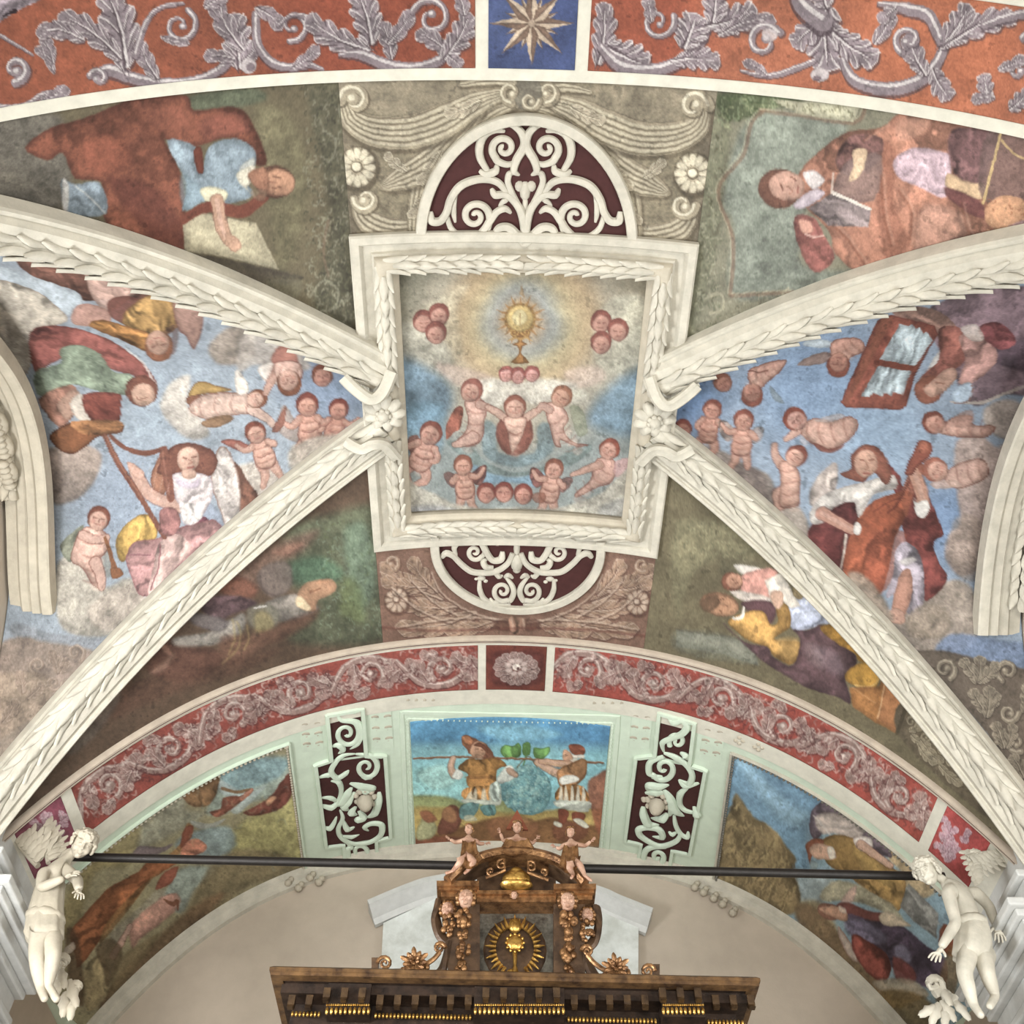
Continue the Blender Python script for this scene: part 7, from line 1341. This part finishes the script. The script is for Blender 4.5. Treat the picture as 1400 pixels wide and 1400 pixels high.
def skirt(mb, rings, folds, amp, seed=0):
    """cloth wrapped round the body: rings = (centre, rx, ry) from waist to hem, pleats deepening downwards"""
    n = 48; V = []; q = np.random.RandomState(seed); ph = q.uniform(0, 6, 3)
    for k, (c, rx, ry) in enumerate(rings):
        f = k/(len(rings)-1)
        for i in range(n):
            a = 2*pi*i/n; w = 1 + amp*(.35 + .65*f)*(.6*sin(folds*a + ph[0] + 1.5*f) + .4*sin((folds*1.7)*a + ph[1] - f)); V.append(np.asarray(c) + np.array([cos(a)*rx*w, sin(a)*ry*w, .012*f*sin(3*a + ph[2])]))
    m = len(rings); In = [np.asarray(rings[k//n][0]) + (v - np.asarray(rings[k//n][0]))*.90 for k, v in enumerate(V)]; o = len(V)
    F = [(k*n+i, k*n+(i+1) % n, (k+1)*n+(i+1) % n, (k+1)*n+i) for k in range(m-1) for i in range(n)]
    mb.add(V + In, F + [tuple(x+o for x in f_[::-1]) for f_ in F] + [(i, (i+1) % n, o+(i+1) % n, o+i) for i in range(n)] + [((m-1)*n+i, (m-1)*n+(i+1) % n, o+(m-1)*n+(i+1) % n, o+(m-1)*n+i) for i in range(n)])
PA = .0055                                             # metres per picture pixel at the angels
def angel(lab, J, mst, y0, spec):
    g = lambda nm: on(J[nm][:2], y0 + J[nm][2]); t = thing('stucco_angel', lab, 'statue', g('hip'), 'stucco angels')
    names = ['hip', 'waist', 'chest', 'neck', 'skull', 'sh1', 'el1', 'wr1', 'sh2', 'el2', 'wr2', 'h1', 'kn1', 'an1', 'to1', 'h2', 'kn2', 'an2', 'to2']
    rad = dict(hip=20, waist=17.5, chest=20, neck=7.5, skull=5.5, sh1=10, el1=7.6, wr1=5.0, sh2=10, el2=7.6, wr2=5.0, h1=14, kn1=10, an1=5.8, to1=4.6, h2=14, kn2=10, an2=5.8, to2=4.6)
    nodes = [(g(n), rad[n]*PA) for n in names]; ix = {n: i for i, n in enumerate(names)}
    # calves and forearms swell below the joint
    for a, b, r in (('kn1', 'an1', 9.8), ('kn2', 'an2', 9.8), ('el1', 'wr1', 7.4), ('el2', 'wr2', 7.4), ('h1', 'kn1', 13.5), ('h2', 'kn2', 13.5), ('sh1', 'el1', 9), ('sh2', 'el2', 9)):
        f = .35 if a[0] in 'ke' else .45; nodes.append((g(a)*(1-f) + g(b)*f, r*PA)); ix[a + b] = len(nodes) - 1
    E = [('hip', 'waist'), ('waist', 'chest'), ('chest', 'neck'), ('neck', 'skull'), ('chest', 'sh1'), ('sh1', 'sh1el1'), ('sh1el1', 'el1'), ('el1', 'el1wr1'), ('el1wr1', 'wr1'), ('chest', 'sh2'), ('sh2', 'sh2el2'), ('sh2el2', 'el2'), ('el2', 'el2wr2'), ('el2wr2', 'wr2'),
         ('hip', 'h1'), ('h1', 'h1kn1'), ('h1kn1', 'kn1'), ('kn1', 'kn1an1'), ('kn1an1', 'an1'), ('an1', 'to1'), ('hip', 'h2'), ('h2', 'h2kn2'), ('h2kn2', 'kn2'), ('kn2', 'kn2an2'), ('kn2an2', 'an2'), ('an2', 'to2')]
    body = skin_mesh('body', nodes, [(ix[a], ix[b]) for a, b in E], mst, t, 2, 0)
    c = g('head'); r = spec['hr']*PA; mb = MB(); head_mesh(mb, c, r, spec['fwd'], spec['up']); sculpt(mb, 'head', mst, t, r*.042, 3)
    mb = MB(); curls(mb, c, r, spec['fwd'], spec['up'], 80, .36, 4); sculpt(mb, 'hair', mst, t, r*.05, 2)
    for w_, e_, sd, nr, cl in (('wr1', 'el1', 1, spec['n1'], spec.get('c1', .3)), ('wr2', 'el2', -1, spec['n2'], .5)):
        d = g(w_) - g(e_); hand('hand', g(w_), d, nr, spec['hand']*PA, mst, t, sd, cl)
    for rt, tp, wd, nr in spec['wings']:
        mb = MB(); feather_wing(mb, on(rt[:2], y0 + rt[2]), on(tp[:2], y0 + tp[2]), nr, wd*PA); mb.build('wing', mst, t, ang=50)
    for rings, folds, amp in spec['skirts']:
        R_ = [(on(p[:2], y0 + p[2]), rx*PA, rx*.85*PA) for p, rx in rings]; mb = MB(); c_, x_, z_ = R_[-1]; R_ += [(c_ + np.array([0, 0, -.03]), x_*.80, z_*.85), (c_ + np.array([0, 0, -.06]), x_*.45, z_*.5), (c_ + np.array([0, 0, -.07]), x_*.02, z_*.02)]; skirt(mb, R_, folds, amp, folds); mb.build('loincloth', mst, t, ang=70)
    for cx, cy, r, a0, tn in spec['vol']: mb = MB(); q = spiral(cx, cy, r, a0, tn); tube(mb, W(on_y(q, y0 + .03)), np.linspace(4.6, 2.8, len(q))*PA, 8, 1.4); mb.build('foot_volute', mst, t)
    for a, b in spec['lv']: mb = MB(); A, B = on(a, y0 + .03), on(b, y0 + .024); petal(mb, A, B - A, np.array([0, -1., .1]), np.linalg.norm(B - A), 6.5*PA, 4*PA); mb.build('foot_leaf', mst, t, ang=60)
    return t
JR = dict(head=(1267, 1192, -.004), skull=(1270, 1194, .001), neck=(1288, 1201, .004), chest=(1310, 1217, .004), sh1=(1296, 1220, -.008), el1=(1307, 1262, -.012), wr1=(1286, 1296, -.016), sh2=(1330, 1216, .010), el2=(1352, 1238, .016), wr2=(1362, 1266, .012),
          waist=(1324, 1252, .006), hip=(1332, 1282, .006), h1=(1325, 1293, 0), kn1=(1318, 1330, -.012), an1=(1331, 1374, -.004), to1=(1343, 1391, -.012), h2=(1341, 1294, .004), kn2=(1350, 1332, -.008), an2=(1361, 1362, .002), to2=(1352, 1378, -.010))
angel('white stucco angel by the right pier, reaching down with an open hand', JR, M['stucco'], .975, dict(hr=16.5, fwd=(-.72, -.62, -.55), up=(-.15, -.2, 1), vol=[(1277, 1346, 13, 90, -1.5), (1296, 1362, 8, 0, 1.3)], lv=[((1288, 1350), (1300, 1376)), ((1285, 1372), (1272, 1402)), ((1283, 1376), (1256, 1390)), ((1288, 1368), (1306, 1398)), ((1296, 1374), (1290, 1404)), ((1302, 1366), (1326, 1396))], hand=26, n1=(-.4, -1, .3), n2=(0, -1, .3), c1=.15,
      wings=[((1322, 1172, .012), (1386, 1160, .018), 20, (0, -1, -.2)), ((1338, 1164, .016), (1342, 1214, .012), 20, (0, -1, 0))],
      skirts=[([((1326, 1258, .006), 20), ((1328, 1268, .004), 22.5), ((1330, 1282, .003), 24.5), ((1330, 1296, .002), 25), ((1328, 1306, .001), 24)], 6, .10), ([((1325, 1256, .005), 19), ((1325, 1261, .004), 23.5), ((1326, 1267, .004), 24), ((1327, 1271, .004), 20)], 9, .06)]))
JL = dict(head=(113, 1155, -.006), skull=(110, 1157, .001), neck=(94, 1171, .004), chest=(74, 1190, .004), sh1=(60, 1190, -.008), el1=(56, 1214, -.014), wr1=(88, 1200, -.020), sh2=(86, 1186, .006), el2=(106, 1203, -.004), wr2=(108, 1217, -.014),
          waist=(66, 1226, .006), hip=(62, 1258, .006), h1=(55, 1268, 0), kn1=(50, 1312, -.012), an1=(56, 1352, -.002), to1=(62, 1368, -.012), h2=(70, 1268, .002), kn2=(73, 1308, -.012), an2=(66, 1348, -.002), to2=(79, 1369, -.010))
angel('stucco angel by the left pier, greyed by painted shade, hands folded below its curly head', JL, M['stucco_grey'], .985, dict(hr=17, fwd=(.45, -.75, -.65), up=(.2, -.2, 1), vol=[(86, 1314, 10, 90, 1.5), (104, 1350, 8, 90, 1.4)], lv=[((80, 1322), (90, 1352)), ((84, 1328), (78, 1362)), ((94, 1340), (106, 1378)), ((90, 1356), (86, 1392)), ((100, 1362), (96, 1396))], hand=22, n1=(-.2, -1, .5), n2=(.6, -1, .2), c1=.5,  # greyer stucco puts the shade on this angel into its colour
      wings=[((52, 1184, .012), (6, 1126, .016), 26, (0, -1, -.2)), ((66, 1180, .010), (60, 1118, .014), 20, (.2, -1, 0))],
      skirts=[([((70, 1206, .005), 18.5), ((67, 1220, .005), 20), ((64, 1238, .005), 21.5), ((62, 1256, .004), 24), ((61, 1272, .002), 24.5), ((60, 1280, .001), 25)], 7, .10), ([((63, 1248, .005), 22), ((62, 1253, .004), 25.5), ((62, 1258, .004), 26), ((62, 1263, .004), 22.5)], 9, .06)]))
# gilded putti and the bearded half figure crowning the altar
def gilded_figure(name, lab, J, y, hr, robe, halo=None, cat='statue'):
    g = lambda nm: on(J[nm], y + (J['dy'].get(nm, 0))); t = thing(name, lab, cat, g('hip'), 'gilded figures on the altar'); names = [n for n in ('hip', 'chest', 'neck', 'sh1', 'el1', 'wr1', 'sh2', 'el2', 'wr2', 'kn1', 'an1', 'to1', 'kn2', 'an2', 'to2') if n in J]
    R = dict(hip=7.5, chest=8, neck=3.4, sh1=4.2, el1=3.2, wr1=2.3, sh2=4.2, el2=3.2, wr2=2.3, kn1=5, an1=2.8, to1=2.2, kn2=5, an2=2.8, to2=2.2); s = J.get('s', 1.)
    ix = {n: i for i, n in enumerate(names)}; E = [e for e in (('hip', 'chest'), ('chest', 'neck'), ('chest', 'sh1'), ('sh1', 'el1'), ('el1', 'wr1'), ('chest', 'sh2'), ('sh2', 'el2'), ('el2', 'wr2'), ('hip', 'kn1'), ('kn1', 'an1'), ('an1', 'to1'), ('hip', 'kn2'), ('kn2', 'an2'), ('an2', 'to2')) if e[0] in ix and e[1] in ix]
    skin_mesh('body', [(g(n), R[n]*s*PXM) for n in names], [(ix[a], ix[b]) for a, b in E], M['flesh'], t, 1, 0)
    mb = MB(); head_mesh(mb, g('head'), hr*PXM, J.get('fwd', (0, -1, -.25)), (0, -.2, 1)); mb.build('head', M['flesh'], t, ang=180)
    mb = MB(); curls(mb, g('head'), hr*PXM, J.get('fwd', (0, -1, -.25)), (0, -.2, 1), 26, .34, 2); mb.build('hair', M['gold'], t, ang=180)
    for w_, e_, sd in (('wr1', 'el1', 1), ('wr2', 'el2', -1)): hand('hand', g(w_), g(w_) - g(e_), (0, -1, .2), 9*s*PXM, M['flesh'], t, sd, .3)
    for A, B in robe: mb = MB(); drape(mb, [on(p, y - .008) for p in A], [on(p, y - .008) for p in B], 2.2*PXM, 3, (0, -1, 0), 3, .02); mb.build('robe', M['gold'], t, ang=60)
    if halo: mb = MB(); q = on_y(np.array(halo, float), y + .006); m = len(q); mb.add(W(np.concatenate([q, q + np.array([0, .003, 0])])), [tuple(range(m)), tuple(range(m, 2*m))[::-1]] + [(i, (i+1) % m, m + (i+1) % m, m + i) for i in range(m)]); mb.build('halo', mat('red_brown_halo', '#7d4630', .5, metal=.2), t, smooth=False)
    return t
gilded_figure('gilded_putto', 'painted putto with raised arm seated on the left slope of the altar pediment', dict(head=(641, 1134), neck=(641, 1141), chest=(641, 1151), hip=(638, 1168), sh1=(633, 1149), el1=(622, 1152), wr1=(615, 1147), sh2=(650, 1149), el2=(656, 1154), wr2=(663, 1153), kn1=(628, 1180), an1=(618, 1192), to1=(608, 1194), kn2=(648, 1178), an2=(640, 1190), to2=(634, 1195), dy={'kn1': -.01, 'kn2': -.012, 'wr1': -.006}, fwd=(-.3, -1, -.2)), Yf - .02, 7, [([(632, 1148), (641, 1152), (650, 1148)], [(630, 1168), (641, 1174), (654, 1166)]), ([(630, 1164), (642, 1168), (654, 1164)], [(628, 1180), (644, 1186), (660, 1174)])])
gilded_figure('gilded_putto', 'painted putto with raised arm seated on the right slope of the altar pediment', dict(head=(780, 1138), neck=(780, 1146), chest=(780, 1157), hip=(783, 1173), sh1=(771, 1155), el1=(765, 1161), wr1=(760, 1158), sh2=(789, 1154), el2=(800, 1157), wr2=(808, 1150), kn1=(778, 1187), an1=(784, 1196), to1=(780, 1202), kn2=(794, 1184), an2=(800, 1198), to2=(810, 1205), dy={'kn1': -.012, 'kn2': -.01, 'wr2': -.006}, fwd=(.25, -1, -.2)), Yf - .02, 7, [([(771, 1154), (780, 1158), (790, 1154)], [(766, 1174), (780, 1180), (792, 1174)]), ([(768, 1170), (780, 1174), (794, 1170)], [(764, 1184), (778, 1192), (790, 1186)])])
gilded_figure('gilded_half_figure', 'gilded half figure with pointed halo at the very top of the altar', dict(head=(707, 1131), neck=(707, 1140), chest=(707, 1150), hip=(706, 1164), sh1=(696, 1148), el1=(688, 1150), wr1=(684, 1139), sh2=(718, 1148), el2=(728, 1154), wr2=(733, 1147), dy={'wr1': -.008}), Yf - .012, 8, [([(692, 1146), (707, 1150), (722, 1146)], [(682, 1164), (706, 1168), (734, 1164)])], [(707, 1107), (722, 1134), (692, 1133)])
# ------------------------------------------------------------------ camera, light
cam = bpy.data.cameras.new('camera'); co = bpy.data.objects.new('camera', cam); COL.objects.link(co)
from mathutils import Matrix
R = np.stack([CR, CU, -_f], 1); m = Matrix([[*R[0], 0], [*R[1], 0], [*R[2], EYE], [0, 0, 0, 1]]); co.matrix_world = m
cam.sensor_fit = 'HORIZONTAL'; cam.sensor_width = 36; cam.lens = FPX/1400*36; cam.clip_start = .05; scene.camera = co
w = bpy.data.worlds.new('church_interior_daylight'); scene.world = w; w.use_nodes = True
bg = w.node_tree.nodes['Background']; bg.inputs[0].default_value = (1.0, .97, .90, 1); bg.inputs[1].default_value = .50
def area(name, loc, to, sx, sy, power, col):
    l = bpy.data.lights.new(name, 'AREA'); l.shape = 'RECTANGLE'; l.size = sx; l.size_y = sy; l.energy = power; l.color = col
    o = bpy.data.objects.new(name, l); COL.objects.link(o); o.location = tuple(float(c) for c in loc)
    d = np.array(to, float) - np.array(loc, float); from mathutils import Vector
    o.rotation_euler = Vector(d.tolist()).to_track_quat('-Z', 'Y').to_euler(); return o
area('window_daylight_left', W([-.57, .60, .36]), W([.3, .6, .80]), 2.4, 2.4, 560, (.96, .98, 1))
area('window_daylight_right', W([.57, .60, .36]), W([-.3, .6, .80]), 2.4, 2.4, 240, (.95, .98, 1))
area('nave_fill', W([0, -.75, -.05]), W([0, 1.4, .50]), 5.0, 3.2, 430, (1, .98, .93)).data.spread = radians(110)  # unseen soft fill added behind the camera to brighten altar and end wall
vs = scene.view_settings; vs.view_transform = 'Standard'; vs.look = 'None'; vs.gamma = 1; vs.use_curve_mapping = False; vs.exposure = 0.10
scene.cycles.max_bounces = 6; scene.cycles.diffuse_bounces = 3; scene.cycles.use_denoising = True
